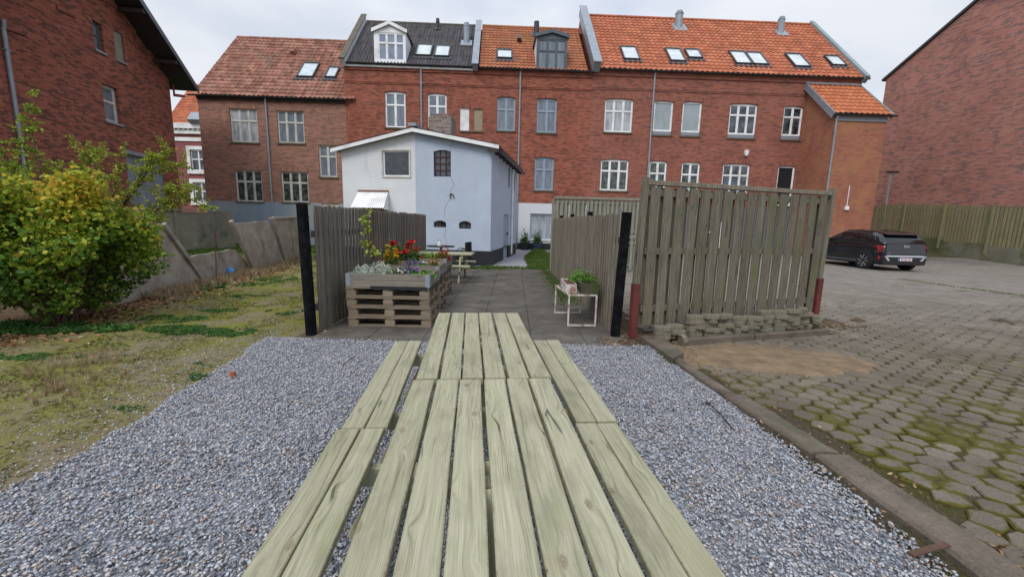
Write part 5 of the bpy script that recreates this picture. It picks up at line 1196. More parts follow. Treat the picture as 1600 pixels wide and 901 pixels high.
# ------------------------------------------------------------------ timber fences
def board_fence(name, label, x0, y0, x1, y1, h, mat, face, bw=0.095, low=0.02, jitter=0.015):
    """upright boards lapped over a second layer, seen from the patio side"""
    L = math.hypot(x1-x0, y1-y0); d = Vector((x1-x0, y1-y0, 0))/L; nrm = Vector((face, 0, 0)); th = thing(name, label, 'fence', (x0, y0, 0))
    m = MB(); s = 0.0; k = 0
    while s < L:
        m.cur = random.random(); w_ = bw*random.uniform(0.75, 1.05); off = 0.022 if k % 2 else 0.0
        c = Vector((x0, y0, 0)) + d*(s+w_/2) + nrm*off; hh = h + random.uniform(-jitter, jitter)
        m.beam(c+Vector((0, 0, low)), c+Vector((0, 0, hh)), w_, 0.019, up=nrm, bev=0.003, seg=1)
        s += w_*(0.86 if k % 2 else 0.9); k += 1
    m.build('board_panel', MAT[mat], th)
    for z in (0.35, 1.35):
        m = MB(); m.beam(Vector((x0, y0, z))-nrm*0.04, Vector((x1, y1, z))-nrm*0.04, 0.04, 0.09); m.build('rail', MAT[mat], th)
    return th
lf = board_fence('board_fence', 'long tight grey brown board fence behind the pallet planters', -2.66, 5.62, -2.66, 12.6, 1.73, 'fence_board', 1)
m = MB(); m.tube([(-2.72, 5.50, -0.1), (-2.74, 5.50, 0.9), (-2.755, 5.50, 1.735), (-2.755, 5.50, 1.76)], [0.072, 0.072, 0.070, 0.05], 10); m.build('end_post', MAT['tarred_post'], lf)
rf_ = board_fence('board_fence', 'shorter tight warm brown board fence behind the rusty plant stand', 1.46, 5.85, 1.26, 13.3, 1.71, 'fence_board_warm', -1)
m = MB(); m.beam((1.47, 5.72, -0.1), (1.53, 5.72, 1.735), 0.115, 0.115, up=Vector((0, 1, 0)), bev=0.012); m.build('end_post', MAT['tarred_post'], rf_)
for y in (8.1, 10.5, 12.9):
    m = MB(); m.beam((1.50, y, 0), (1.46, y, 1.80), 0.09, 0.09, up=Vector((0, 1, 0)), bev=0.01); m.build('post', MAT['tarred_post'], rf_)
# hit and miss fences
def hitmiss(root, fr, u0, u1, z0, z1, n, wfront, wback, mat, rails, fo=0.0, jit=0.01, lean=0.0, midsplit=None):
    p_ = (u1-u0)/n; rt = 0.045
    m = MB()
    for k in range(n):
        m.cur = random.random(); u = u0+p_*(k+0.5)+random.uniform(-jit, jit); w_ = wfront*random.uniform(0.95, 1.04); l_ = random.uniform(-.012, .012)
        zb = z0+random.uniform(0, .05)
        m.beam(fr.p(u, zb, fo+rt/2+0.012), fr.p(u+l_, z1+random.uniform(-.01, .0), fo+rt/2+0.012), w_, 0.020, up=fr.n, bev=0.003, seg=2, wob=0.002)
    m.build('front_boards', MAT[mat], root)
    m = MB()
    for k in range(n+1):
        m.cur = random.random(); u = u0+p_*k+random.uniform(-jit, jit)
        if u < u0+wback/2: u = u0+wback/2
        if u > u1-wback/2: u = u1-wback/2
        m.beam(fr.p(u, z0+0.02, fo-rt/2-0.012), fr.p(u, z1-0.01, fo-rt/2-0.012), wback, 0.020, up=fr.n, bev=0.003)
    m.build('back_boards', MAT[mat], root)
    for z in rails:
        m = MB(); m.cur = random.random(); m.beam(fr.p(u0, z, fo), fr.p(u1, z, fo), 0.09, rt, up=fr.n, bev=0.004); m.build('rail', MAT[mat], root)
FPn = Frame((1.66, 5.64), math.atan2(6.76-5.64, 5.02-1.66))
pl = thing('panel_fence', 'big weathered green grey hit-and-miss fence panel on red steel feet, behind the stacked pavers', 'fence', FPn.p(0, 0))
W_ = math.hypot(5.02-1.66, 6.76-5.64)
hitmiss(pl, FPn, 0.13, W_-0.10, 0.17, 2.08, 16, 0.148, 0.125, 'green_fence', (0.42, 1.22, 2.0))
m = MB(); m.cur = .3; m.beam(FPn.p(0.10, 2.125, 0.0), FPn.p(W_-0.06, 2.125, 0.0), 0.11, 0.062, bev=0.004); m.build('cap_rail', MAT['fence_board_warm'], pl)
for u, zt_, ln in ((0.03, 2.19, 0.05), (W_-0.02, 2.20, 0.03)):
    m = MB(); m.cur = random.random(); m.beam(FPn.p(u, 0.25, 0.0), FPn.p(u+ln, zt_, 0.0), 0.085, 0.085, up=FPn.n, bev=0.01, seg=3, wob=.004); m.build('post', MAT['green_fence'], pl)
    m = MB(); FPn.box(m, u-0.052, u+0.048, -0.1, 0.78, 0.050, 0.057); FPn.box(m, u-0.052, u-0.046, -0.1, 0.78, -0.02, 0.0495); FPn.box(m, u+0.042, u+0.048, -0.1, 0.78, -0.02, 0.0495); m.build('steel_foot', MAT['red_steel'], pl)
FM_ = Frame((1.34, 13.75), R(0.5))
mf = thing('slat_fence', 'pale two tier hit-and-miss fence standing behind the warm brown board fence', 'fence', FM_.p(0, 0))
hitmiss(mf, FM_, 0, 2.9, 1.25, 2.34, 21, 0.085, 0.075, 'pale_fence', (1.35, 2.26)); hitmiss(mf, FM_, 0, 2.9, 0.10, 1.12, 21, 0.085, 0.075, 'pale_fence', (0.25, 0.98))
m = MB(); FM_.box(m, -0.03, 2.93, 2.35, 2.42, -0.08, 0.08); FM_.box(m, 0, 2.9, 1.13, 1.24, -0.03, 0.05); m.build('cap_rail', MAT['pale_fence'], mf)
for u in (-0.05, 1.45, 2.95): m = MB(); m.beam(FM_.p(u, -.1, -0.08), FM_.p(u, 2.34, -0.08), 0.09, 0.09, up=FM_.n, bev=.01); m.build('post', MAT['pale_fence'], mf)
# right fence on its concrete base
FR_ = Frame((24.5, 29.0), R(-90))
gf = thing('yard_fence', 'long green stained board fence on a mossy concrete base, beneath the blank brick gable', 'fence', FR_.p(0, 0))
m = MB(); u = 0.0
while u < 17:
    z = yard_h(24.4, 29-u); FR_.box(m, u, u+2.48, z-0.4, z+0.72+random.uniform(-.02, .02), -0.12, 0.06+random.uniform(0, .01)); u += 2.5
m.build('base_wall', MAT['mossy_base'], gf)
u = 0.0; mF = MB(); mB_ = MB(); mR = MB(); mC = MB()
while u < 17:
    z = yard_h(24.4, 29-u)+0.76; 
    mF.cur = random.random(); mF.beam(FR_.p(u+0.07, z, 0.035), FR_.p(u+0.07, z+1.98, 0.035), 0.115, 0.02, up=FR_.n); mB_.cur = random.random(); mB_.beam(FR_.p(u+0.16, z, -0.035), FR_.p(u+0.16, z+1.98, -0.035), 0.11, 0.02, up=FR_.n); u += 0.182
mF.build('front_boards', MAT['far_fence'], gf); mB_.build('back_boards', MAT['far_fence'], gf)
for k in range(7):
    a, b = k*2.45, (k+1)*2.45; za, zb_ = yard_h(24.4, 29-a), yard_h(24.4, 29-b)
    for dz in (0.95, 1.7, 2.45): mR.beam(FR_.p(a, za+dz, 0), FR_.p(b, zb_+dz, 0), 0.09, 0.045, up=FR_.n)
    m = MB(); m.beam(FR_.p(a, za+0.3, 0.075), FR_.p(a, za+2.82, 0.075), 0.10, 0.08, up=FR_.n); m.build('post', MAT['far_fence'], gf)
    if k > 2: mC.beam(FR_.p(a, za+2.77, 0.0), FR_.p(b, zb_+2.77, 0.0), 0.11, 0.03)
mR.build('rails', MAT['far_fence'], gf); mC.build('cap_rail', MAT['pale_fence'], gf)
# lamp on a pole between lean-to and gable
b = Vector((25.6, 30.2, 0)); lp = thing('street_lamp', 'slim grey lamp post with small dark head beyond the green fence', 'lamp', b)
b = Vector(FG.p(0.2, 0, 0.9)); lp.location = b; _org[lp.name] = b
zt_ = 1.57+86/650*b.y
m = MB(); m.tube([b, b+Vector((0, 0, zt_))], [0.07, 0.05], 10); m.build('pole', MAT['zinc'], lp)
m = MB(); m.box(b.x-0.3, b.x+0.45, b.y-0.12, b.y+0.12, zt_+0.002, zt_+0.12); m.build('lamp_head', MAT['dark_metal'], lp)

# ------------------------------------------------------------------ concrete walls on the left
FC = Frame((-6.62, 5.6), math.atan2(16.3-7.7, -8.15+6.92))
def slab_px(name, label, quad, thick=0.06, mat='old_concrete', off=0.0, toplean=-0.12, post=None, cap=False, sub=(9, 6)):
    Q = [FC.hit(*q) for q in quad]   # bl, br, tr, tl
    th = thing(name, label, 'wall panel', FC.p(Q[0][0], 0))
    V = []; F = []; nu, nv = sub
    for f in (0, 1):
        for j in range(nv+1):
            for i in range(nu+1):
                s_, t_ = i/nu, j/nv
                u = (Q[0][0]*(1-s_)+Q[1][0]*s_)*(1-t_)+(Q[3][0]*(1-s_)+Q[2][0]*s_)*t_; z = (Q[0][1]*(1-s_)+Q[1][1]*s_)*(1-t_)+(Q[3][1]*(1-s_)+Q[2][1]*s_)*t_
                if j == nv: z += 0.02*mnoise.noise(Vector((u*3, 1, 5)))
                V.append(FC.p(u, z-(0.1 if j == 0 else 0), off+toplean*t_+(thick if f else 0)+(0.012*mnoise.noise(Vector((u*4, z*4, 2))) if f else 0)))
    n = (nu+1)*(nv+1)
    for j in range(nv):
        for i in range(nu):
            a = j*(nu+1)+i; F.append((n+a, n+a+1, n+a+nu+2, n+a+nu+1)); F.append((a, a+nu+1, a+nu+2, a+1))
    for i in range(nu): a = nv*(nu+1)+i; F.append((a, n+a, n+a+1, a+1)[::-1])
    for j in range(nv): a = j*(nu+1); F.append((a, n+a, n+a+nu+1, a+nu+1)); a += nu; F.append((a, a+nu+1, n+a+nu+1, n+a))
    m = MB(); m.add(V, F); m.build('slab', MAT[mat], th)
    if post:
        for (p0, p1) in post:
            a, b = FC.hit(*p0), FC.hit(*p1); m = MB(); m.beam(FC.p(a[0], a[1]-0.15, off+thick+0.03), FC.p(b[0], b[1]+0.05, off+thick+0.03+toplean), 0.10, 0.09, up=FC.n, bev=0.01, seg=3, wob=.004); m.build('post', MAT[mat], th)
    if cap:
        a, b = FC.hit(*quad[3]), FC.hit(*quad[2]); m = MB(); m.beam(FC.p(a[0]-.05, a[1]+0.02, off+toplean+0.03), FC.p(b[0], b[1]+0.02, off+toplean+0.03), 0.16, 0.05); m.build('coping', MAT[mat], th)
    return th
slab_px('concrete_panel', 'badly tilted pitted concrete wall panel with its leaning post, right behind the leafy shrub', ((185,486), (318,439), (270,356), (150,352)), post=[((318,439), (269,354))], toplean=-0.25)
slab_px('concrete_panel', 'low sunken concrete wall panel at the gap where bright grass shows behind', ((318,439), (392,414), (373,389), (296,402)), off=-0.10, toplean=-0.05)
slab_px('concrete_panel', 'slightly tilted concrete wall panel with broken top between the gap and the capped panel', ((391,414), (442,405), (424,345), (364,350)), post=[((391,413), (363,348))], toplean=-0.12)
slab_px('concrete_panel', 'upright concrete wall panel with coping that meets the black end post of the board fence', ((442,405), (482,399), (482,340), (426,342)), post=[((442,405), (425,342))], toplean=-0.06, cap=True)
m = MB(); FD = Frame((-14.5, 6.0), R(90)); bw2 = thing('concrete_wall', 'old upright concrete panel wall with posts and coping in front of the workshop gable', 'wall', FD.p(0, 0))
for k in range(6):
    u = k*2.4
    for j in range(3):
        m = MB(); FD.box(m, u+0.06, u+2.34, 0.0+0.56*j+(-0.2 if j == 0 else 0.006), 0.56*(j+1), -0.05, 0.0+0.006*(j % 2)); m.build('wall_plank', MAT['wall_concrete'], bw2)
    m = MB(); FD.box(m, u-0.08, u+0.058, -0.2, 1.74, -0.08, 0.06); m.build('post', MAT['wall_concrete'], bw2)
m = MB(); FD.box(m, -0.1, 14.4, 1.742, 1.81, -0.10, 0.09); m.build('coping', MAT['wall_concrete'], bw2)
FE = Frame(FD.p(14.4, 0).xy, R(0)); m = MB(); FE.box(m, 0-3.0+3.0, 0.0+0.9, -0.2, 1.76, -0.06, 0.0)
m.build('end_panel', MAT['wall_concrete'], bw2)
# thin iron rod in the gap
a, b = FC.hit(319.5, 433), FC.hit(320, 359); m = MB(); m.tube([FC.p(a[0], a[1]-.05, 0.25), FC.p(b[0], b[1], 0.22)], 0.012, 6); o = m.build('iron_rod', MAT['rust_iron']); tag(o, 'thin rusty iron rod standing upright in front of the gap in the leaning wall', 'rod')
# ball
t = NT('ball'); s_ = t.sep(t.obj()); MAT['ball'] = t.done(t.ramp(t.math('ADD', t.math('MULTIPLY', s_[2], 4), 0.5), [(0.35, (0.45, 0.14, 0.50)), (0.55, (0.06, 0.28, 0.60)), (0.8, (0.05, 0.20, 0.55))]), 0.4)
bpy.ops.mesh.primitive_uv_sphere_add(segments=24, ring_count=16, radius=0.11, location=(-7.35, 10.75, 0.13)); o = bpy.context.object; o.name = 'ball'; o.data.materials.append(MAT['ball']); tag(o, 'blue and purple play ball lying at the foot of the concrete wall', 'ball')
for p_ in o.data.polygons: p_.use_smooth = True

# ------------------------------------------------------------------ picnic tables
def beam_up(root, name, a, b, w_, h_, mat='table_wood', up=Vector((0, 0, 1))):
    m = MB(); m.cur = random.random(); m.beam(a, b, w_, h_, up=up, bev=0.004); return m.build(name, MAT[mat], root)
def picnic_table(label, L=1.66, group=None):
    r_ = thing('picnic_table', label, 'picnic table', (0, 0, 0), group)
    def planks(xs, wd, z0, z1, name):
        m = MB()
        for x in xs:
            m.cur = random.random(); j = random.uniform(-.006, .006)
            m.beam((x+random.uniform(-.002, .002), -L/2+j, (z0+z1)/2), (x+random.uniform(-.003, .003), L/2+random.uniform(-.005, .005), (z0+z1)/2), wd*random.uniform(0.985, 1.01), z1-z0, bev=0.004, seg=6, wob=0.0016)
        return m.build(name, MAT['table_wood'], r_)
    planks([-0.3125+0.125*k+random.uniform(-.003, .003) for k in range(6)], 0.1105, 0.692, 0.73, 'tabletop')
    for s_ in (-1, 1): planks([s_*0.583, s_*0.706], 0.1165, 0.425, 0.462, 'bench_seat')
    for y in (-0.56, 0.56):
        beam_up(r_, 'cross_beam', (-0.765, y, 0.365), (0.765, y, 0.365), 0.045, 0.095)
        beam_up(r_, 'top_batten', (-0.35, y, 0.645), (0.35, y, 0.645), 0.045, 0.09)
        for s_ in (-1, 1): beam_up(r_, 'leg', (s_*0.26, y+0.047, 0.69), (s_*0.62, y+0.047, 0.0), 0.095, 0.045, up=Vector((0, 1, 0)))
        q = 1 if y > 0 else -1
        beam_up(r_, 'brace', (0, y-q*0.03, 0.36), (0, y-q*0.50, 0.685), 0.045, 0.07)
    beam_up(r_, 'middle_batten', (-0.35, 0.0, 0.67), (0.35, 0.0, 0.67), 0.07, 0.04)
    return r_
T1 = picnic_table('nearest pale wooden picnic table, running out of the bottom of the view', 1.66); T1.location = (-0.0705, 1.305, 0.004); T1.rotation_euler = (0, 0, R(5.4))
T2 = picnic_table('second pale wooden picnic table, set end to end beyond the nearest one', 1.64); T2.location = (-0.222, 2.975, 0.0); T2.rotation_euler = (0, 0, R(5.9))
T3 = picnic_table('distant pale wooden picnic table standing crosswise on the patio behind the planters', 1.60); T3.location = (-1.84, 10.95, 0.012); T3.rotation_euler = (0, 0, R(88.5))

# ------------------------------------------------------------------ pallets and planters
def pallet(label, seed):
    random.seed(seed); r_ = thing('pallet', label, 'pallet', (0, 0, 0), 'pallets under the flower beds')
    m = MB()
    for k in range(5): m.cur = random.random(); y = -0.35+0.175*k; m.beam((-0.6, y, 0.133), (0.6, y, 0.133), 0.12 if k % 2 == 0 else 0.095, 0.021, bev=0.002, seg=2, wob=.001)
    m.build('deck_boards', MAT['pallet_wood'], r_)
    for x in (-0.55, 0, 0.55):
        m = MB(); m.cur = random.random(); m.beam((x, -0.4, 0.111), (x, 0.4, 0.111), 0.12, 0.0215, bev=.002); m.build('stringer', MAT['pallet_wood'], r_)
    for y in (-0.35, 0, 0.35):
        m = MB(); m.cur = random.random(); m.beam((-0.6, y, 0.0115), (0.6, y, 0.0115), 0.10, 0.021, bev=.002); m.build('bottom_board', MAT['pallet_wood'], r_)
        for x in (-0.53, 0, 0.53):
            m = MB(); m.cur = random.random(); m.box(x-0.07, x+0.07, y-0.048, y+0.048, 0.0225, 0.0995); m.build('block', MAT['pallet_wood'], r_)
    return r_
POS = ((-1.79, 6.32, 'front'), (-1.86, 7.50, 'middle'), (-1.96, 8.88, 'back'))
ordn = ('lowest', 'second', 'third', 'topmost')
proto = None; LV = 0.1455
MAT['soil_dark'] = plain('soil_dark', (0.03, 0.022, 0.016), 0.95, 0.4, 15, bump=.5)
MAT['black_liner'] = plain('black_liner', (0.012, 0.012, 0.014), 0.35, 0.3, 8)
MAT['galv'] = plain('galv', (0.36, 0.40, 0.44), 0.45, 0.2, 20, 0.4)
for (x, y, nm) in POS:
    for k in range(4):
        lab = '%s pallet of the %s stack under the flower beds' % (ordn[k], nm)
        if proto is None: proto = pallet(lab, 3); o = proto
        else: o = copy_tree(proto); o['label'] = lab
        o.location = (x+random.uniform(-.015, .015), y+random.uniform(-.012, .012), 0.016+k*LV); o.rotation_euler = (0, 0, random.uniform(-.012, .012)+(math.pi if random.random() < .5 else 0))
random.seed(21)
def collar(x, y, label):
    r_ = thing('planter_box', label, 'planter', (x, y, 0.016+4*LV), 'collared flower beds on pallets'); z0 = 0.016+4*LV+0.001
    X0, X1, Y0, Y1 = x-0.6, x+0.6, y-0.4, y+0.4
    for j in range(2):
        za = z0+0.098*j+(0.002 if j else 0); zb = za+0.096
        for nm_, a, b in (('long_board', (X0+.02, Y0+.01), (X1-.02, Y0+.01)), ('long_board', (X0+.02, Y1-.01), (X1-.02, Y1-.01)), ('short_board', (X0+.01, Y0+.02), (X0+.01, Y1-.02)), ('short_board', (X1-.01, Y0+.02), (X1-.01, Y1-.02))):
            m = MB(); m.cur = random.random(); m.beam((a[0], a[1], (za+zb)/2), (b[0], b[1], (za+zb)/2), 0.02, zb-za, bev=.003, seg=2, wob=.001)
            m.build(nm_, MAT['collar_wood'], r_, swap=(nm_ == 'x'))
    for cx, sx_ in ((X0, 1), (X1, -1)):
        for cy, sy in ((Y0, 1), (Y1, -1)):
            m = MB()
            m.box(min(cx-.003*sx_, cx+.06*sx_), max(cx-.003*sx_, cx+.06*sx_), min(cy-.006*sy, cy-.001*sy), max(cy-.006*sy, cy-.001*sy), z0+.005, z0+.19)
            m.box(min(cx-.006*sx_, cx-.001*sx_), max(cx-.006*sx_, cx-.001*sx_), min(cy-.003*sy, cy+.06*sy), max(cy-.003*sy, cy+.06*sy), z0+.005, z0+.19)
            for k in range(9): m.box(min(cx, cx+.05*sx_), max(cx, cx+.05*sx_), min(cy-.010*sy, cy-.0062*sy), max(cy-.010*sy, cy-.0062*sy), z0+.012+k*.020, z0+.021+k*.020)
            m.build('hinge', MAT['galv'], r_)
    m = MB(); nx = 8
    for i in range(nx):
        for j in range(5):
            zf = lambda a, b: z0+0.135+0.02*mnoise.noise(Vector((a*5, b*5, 3)))
            xa, xb, ya, yb = X0+.02+(1.16)*i/nx, X0+.02+1.16*(i+1)/nx, Y0+.02+.76*j/5, Y0+.02+.76*(j+1)/5
            m.quad((xa,ya,zf(xa,ya)), (xb,ya,zf(xb,ya)), (xb,yb,zf(xb,yb)), (xa,yb,zf(xa,yb)))
    m.build('soil', MAT['soil_dark'], r_)
    m = MB(); q = [X0+0.35+k*0.055 for k in range(16)]
    for a, b in zip(q[:-1], q[1:]):
        za, zb = z0-0.02-0.02*abs(math.sin(a*17)), z0-0.02-0.02*abs(math.sin(b*17)); m.quad((a, Y0-.014, za), (b, Y0-.014, zb), (b, Y0-.010, z0+.02), (a, Y0-.010, z0+.02))
    q = [Y0+k*0.08 for k in range(11)]
    for a, b in zip(q[:-1], q[1:]):
        za, zb = z0-0.02-0.03*abs(math.sin(a*17)), z0-0.02-0.03*abs(math.sin(b*17)); m.quad((X1+.012, a, za), (X1+.012, b, zb), (X1+.010, b, z0+.02), (X1+.010, a, z0+.02))
    m.build('liner', MAT['black_liner'], r_)
    return r_
for (x, y, nm) in POS: collar(x, y, {'front': 'grey wooden collar bed in front with white pansies and silver heather', 'middle': 'grey wooden collar bed in the middle, holding purple pansies and marigolds', 'back': 'grey wooden collar bed at the back with lettuce, geraniums and rusty chrysanthemum'}[nm])
ZS = 0.016+4*LV+0.13
# leaves and flowers
def leaf_t(fold=0.2, wd=0.5, n=2):
    out_ = []
    for _ in range(n):
        w2 = wd*random.uniform(0.85, 1.15)
        out_.append((np.array([(0,0,0),(0.35,w2*.9,fold),(0.75,w2*.75,fold),(1.05,0,0.02),(0.75,-w2*.75,fold),(0.35,-w2*.9,fold),(0.5,0,0.0)])*[1, 1, 1], np.array([(0,6,2,1),(6,3,2,2),(0,5,4,6),(6,4,3,3)])))
    # quads must have 4 distinct corners: rebuild as two folded quads each side
    res = []
    for V, _f in out_: res.append((V, np.array([(0,6,2,1),(0,5,4,6)]), np.array([(6,3,2),(6,4,3)])))
    return [(V, np.vstack([np.array([(0,6,1),(6,2,1),(6,3,2),(0,5,6),(5,4,6),(4,3,6)])])) for V, a, b in res]
LT = leaf_t(); LTn = leaf_t(0.1, 0.22)
def fl_t(n=5, wd=0.45, cup=0.25):
    V = [(0, 0, 0)]; F = []
    for k in range(n):
        a = 2*math.pi*k/n; b = len(V); w2 = math.pi/n*0.95
        V += [(0.75*math.cos(a-w2), 0.75*math.sin(a-w2), cup*.7), (math.cos(a)*1.05, math.sin(a)*1.05, cup), (0.75*math.cos(a+w2), 0.75*math.sin(a+w2), cup*.7)]
        F += [(0, b, b+1), (0, b+1, b+2)]
    return [(np.array(V), np.array(F))]
FT = fl_t(); FTd = fl_t(9, .4, .5)
def fmat(n, a, b): MAT[n] = leaf_mat(n, [(0, a), (1, b)], 0.6, 0.2); return MAT[n]
fmat('petal_red', (0.45, 0.01, 0.015), (0.75, 0.03, 0.03)); fmat('petal_white', (0.65, 0.66, 0.62), (0.85, 0.85, 0.80)); fmat('petal_purple', (0.07, 0.02, 0.20), (0.20, 0.08, 0.42)); fmat('petal_orange', (0.60, 0.16, 0.02), (0.75, 0.40, 0.04)); fmat('petal_yellow', (0.62, 0.42, 0.01), (0.80, 0.62, 0.03)); fmat('petal_rust', (0.24, 0.035, 0.015), (0.42, 0.09, 0.03)); fmat('petal_lilac', (0.30, 0.28, 0.45), (0.6, 0.58, 0.7))
fmat('leaf_green', (0.03, 0.07, 0.015), (0.09, 0.20, 0.035)); fmat('leaf_bright', (0.07, 0.17, 0.02), (0.20, 0.40, 0.06)); fmat('leaf_silver', (0.38, 0.43, 0.36), (0.66, 0.70, 0.60)); fmat('leaf_lime', (0.20, 0.28, 0.03), (0.45, 0.50, 0.08)); MAT['bark'] = plain('bark', (0.10, 0.055, 0.035), 0.9, 0.3, 20)
def dome(n, c, r_, h, shell_=0.5, up=0.15):
    P = []
    for _ in range(n):
        a = random.uniform(0, 6.283); q = math.acos(random.uniform(0.0, 1)); rr = random.uniform(shell_, 1)
        P.append((c[0]+r_*rr*math.sin(q)*math.cos(a), c[1]+r_*rr*math.sin(q)*math.sin(a), c[2]+h*rr*math.cos(q)*random.uniform(up, 1)))
    return P
def plant(name, label, cat, loc, r_, h, lm, n, ls, fm=None, nf=0, fs=0.02, ft=None, group=None, lt_=None, heads=None, stem=True):
    r_ *= 1.12; h *= 1.25; th = thing(name, label, cat, loc, group)
    def part(nm, mat, tm, P, S, tilt):
        S = np.asarray(S); o = scatter(nm, MAT[mat], tm, P, S, tilt); o.data.transform(Matrix.Translation(-Vector(loc))); o.parent = th; return o
    P = dome(n, loc, r_, h); part('leaves', lm, lt_ or LT, P, rng.uniform(ls*.7, ls*1.2, len(P)), 0.6)
    if fm:
        if heads:
            P = []
            for hx in dome(heads, loc, r_*0.95, h*1.12, 0.85, 0.5): P += [(hx[0]+random.gauss(0, fs*.9), hx[1]+random.gauss(0, fs*.9), hx[2]+random.gauss(0, fs*.7)) for _ in range(nf)]
        else: P = dome(nf, loc, r_*1.0, h*1.12, 0.8, 0.5)
        part('flowers', fm, ft or FT, P, rng.uniform(fs*.8, fs*1.15, len(P)), 0.5)
    if stem:
        m = MB()
        for _ in range(5):
            a = random.uniform(0, 6.28); m.tube([Vector(loc)-Vector((0, 0, 0.02)), Vector(loc)+Vector((math.cos(a)*r_*.4, math.sin(a)*r_*.4, h*.6))], 0.004, 5)
        m.build('stem', MAT['bark'], th)
    return th
def fpt(px, py, y): # point on a given depth
    d = ray(px, py); return Vector((0, 0, EYE))+d*(y/d.y)
x0, y0 = POS[0][:2]; x1, y1 = POS[1][:2]; x2, y2 = POS[2][:2]
HB = [blade_tmpl(6, 1.0, 0.5, 0.12) for _ in range(3)]
plant('heather', 'silvery grey heather in the left front corner of the front bed', 'plant', (x0-0.40, y0-0.22, ZS), 0.15, 0.14, 'leaf_silver', 420, 0.06, lt_=HB)
plant('heather', 'second silver heather in the front bed, flecked with yellow tips, right of the first', 'plant', (x0-0.20, y0-0.05, ZS), 0.15, 0.16, 'leaf_silver', 420, 0.06, 'petal_yellow', 14, 0.012, lt_=HB)
plant('pansy', 'white flowering pansy cushion at the middle of the front bed', 'flower', (x0+0.06, y0-0.18, ZS), 0.19, 0.13, 'leaf_green', 300, 0.03, 'petal_white', 60, 0.02)
plant('pansy', 'purple pansy cushion behind the white ones in the front bed', 'flower', (x0+0.22, y0-0.02, ZS), 0.16, 0.16, 'leaf_green', 260, 0.03, 'petal_purple', 80, 0.021)
plant('leafy_herb', 'low green rosettes in the right corner of the front bed', 'plant', (x0+0.46, y0-0.20, ZS), 0.17, 0.09, 'leaf_bright', 200, 0.045)
plant('leafy_herb', 'small green seedlings at the rear right of the front bed', 'plant', (x0+0.36, y0+0.16, ZS), 0.16, 0.07, 'leaf_green', 120, 0.035)
plant('marigold', 'yellow and orange marigolds at the left of the middle bed', 'flower', (x1-0.28, y1-0.15, ZS), 0.20, 0.20, 'leaf_green', 420, 0.028, 'petal_orange', 60, 0.018)
plant('pansy', 'purple pansies in the middle bed beside the marigolds', 'flower', (x1+0.10, y1-0.2, ZS), 0.14, 0.14, 'leaf_bright', 180, 0.03, 'petal_purple', 45, 0.024)
plant('pansy', 'lilac pansies in the middle bed behind the purple ones', 'flower', (x1+0.22, y1+0.1, ZS), 0.11, 0.12, 'leaf_bright', 90, 0.03, 'petal_lilac', 14, 0.026)
plant('marigold', 'orange marigolds in the right corner of the middle bed', 'flower', (x1+0.48, y1-0.18, ZS), 0.12, 0.20, 'leaf_green', 200, 0.03, 'petal_orange', 34, 0.020)
plant('goldenrod', 'tall bright yellow goldenrod in the middle bed by the board fence', 'flower', (x1-0.36, y1+0.05, ZS), 0.12, 0.46, 'leaf_green', 260, 0.03, 'petal_yellow', 30, 0.018, heads=12)
gt = plant('geranium', 'large round geranium with vivid red flower heads in the back bed', 'flower', (x2-0.28, y2-0.30, ZS), 0.36, 0.36, 'leaf_green', 1100, 0.045, 'petal_red', 34, 0.030, heads=10, ft=FTd)
plant('lettuce', 'pale green lettuce in the back bed next to the geranium', 'plant', (x2+0.10, y2+0.02, ZS), 0.22, 0.14, 'leaf_bright', 160, 0.07)
plant('lettuce', 'bright green lettuce row in the back bed, right of the first lettuce', 'plant', (x2+0.34, y2+0.08, ZS), 0.18, 0.16, 'leaf_bright', 160, 0.07)
plant('chrysanthemum', 'rusty red chrysanthemum ball at the right end of the back bed', 'flower', (x2+0.50, y2-0.12, ZS), 0.15, 0.24, 'leaf_green', 200, 0.025, 'petal_rust', 260, 0.018, ft=FTd)
# tall young sapling
sp = thing('sapling', 'thin tall sapling with sparse yellow green leaves at the left rear of the front bed', 'sapling', (x0-0.36, y0+0.15, ZS))
pts = [fpt(*q, y0+0.15) for q in ((588,432), (583,402), (577,380), (574,362), (571,348), (568,338))]; pts[0].z = ZS-0.03
m = MB(); m.tube(pts, [0.012, 0.011, 0.009, 0.007, 0.005, 0.003], 6); P = []; br2 = []
for k in range(9):
    q = pts[1+k % 5]; e = q+Vector((random.uniform(-.14, .14), random.uniform(-.1, .1), random.uniform(0.0, .12))); m.tube([q, e], [0.004, 0.002], 5); br2.append((q, e))
m.build('stem', MAT['bark'], sp)
for q, e in br2:
    for _ in range(12): f = random.uniform(.3, 1.1); P.append(q+(e-q)*f+Vector((random.gauss(0, .02), random.gauss(0, .02), random.gauss(0, .02))))
for k in range(50):
    f = random.uniform(0.0, 1)*3.9; i = int(f)+1; q = pts[i]+(pts[min(i+1, 5)]-pts[i])*(f-int(f)); P.append(q+Vector((random.gauss(0, .035), random.gauss(0, .03), random.gauss(0, .02))))
o = scatter('leaves', MAT['leaf_lime'], LT, np.array([tuple(p) for p in P]), rng.uniform(.03, .055, len(P)), 0.9); o.data.transform(Matrix.Translation(-sp.location)); o.parent = sp

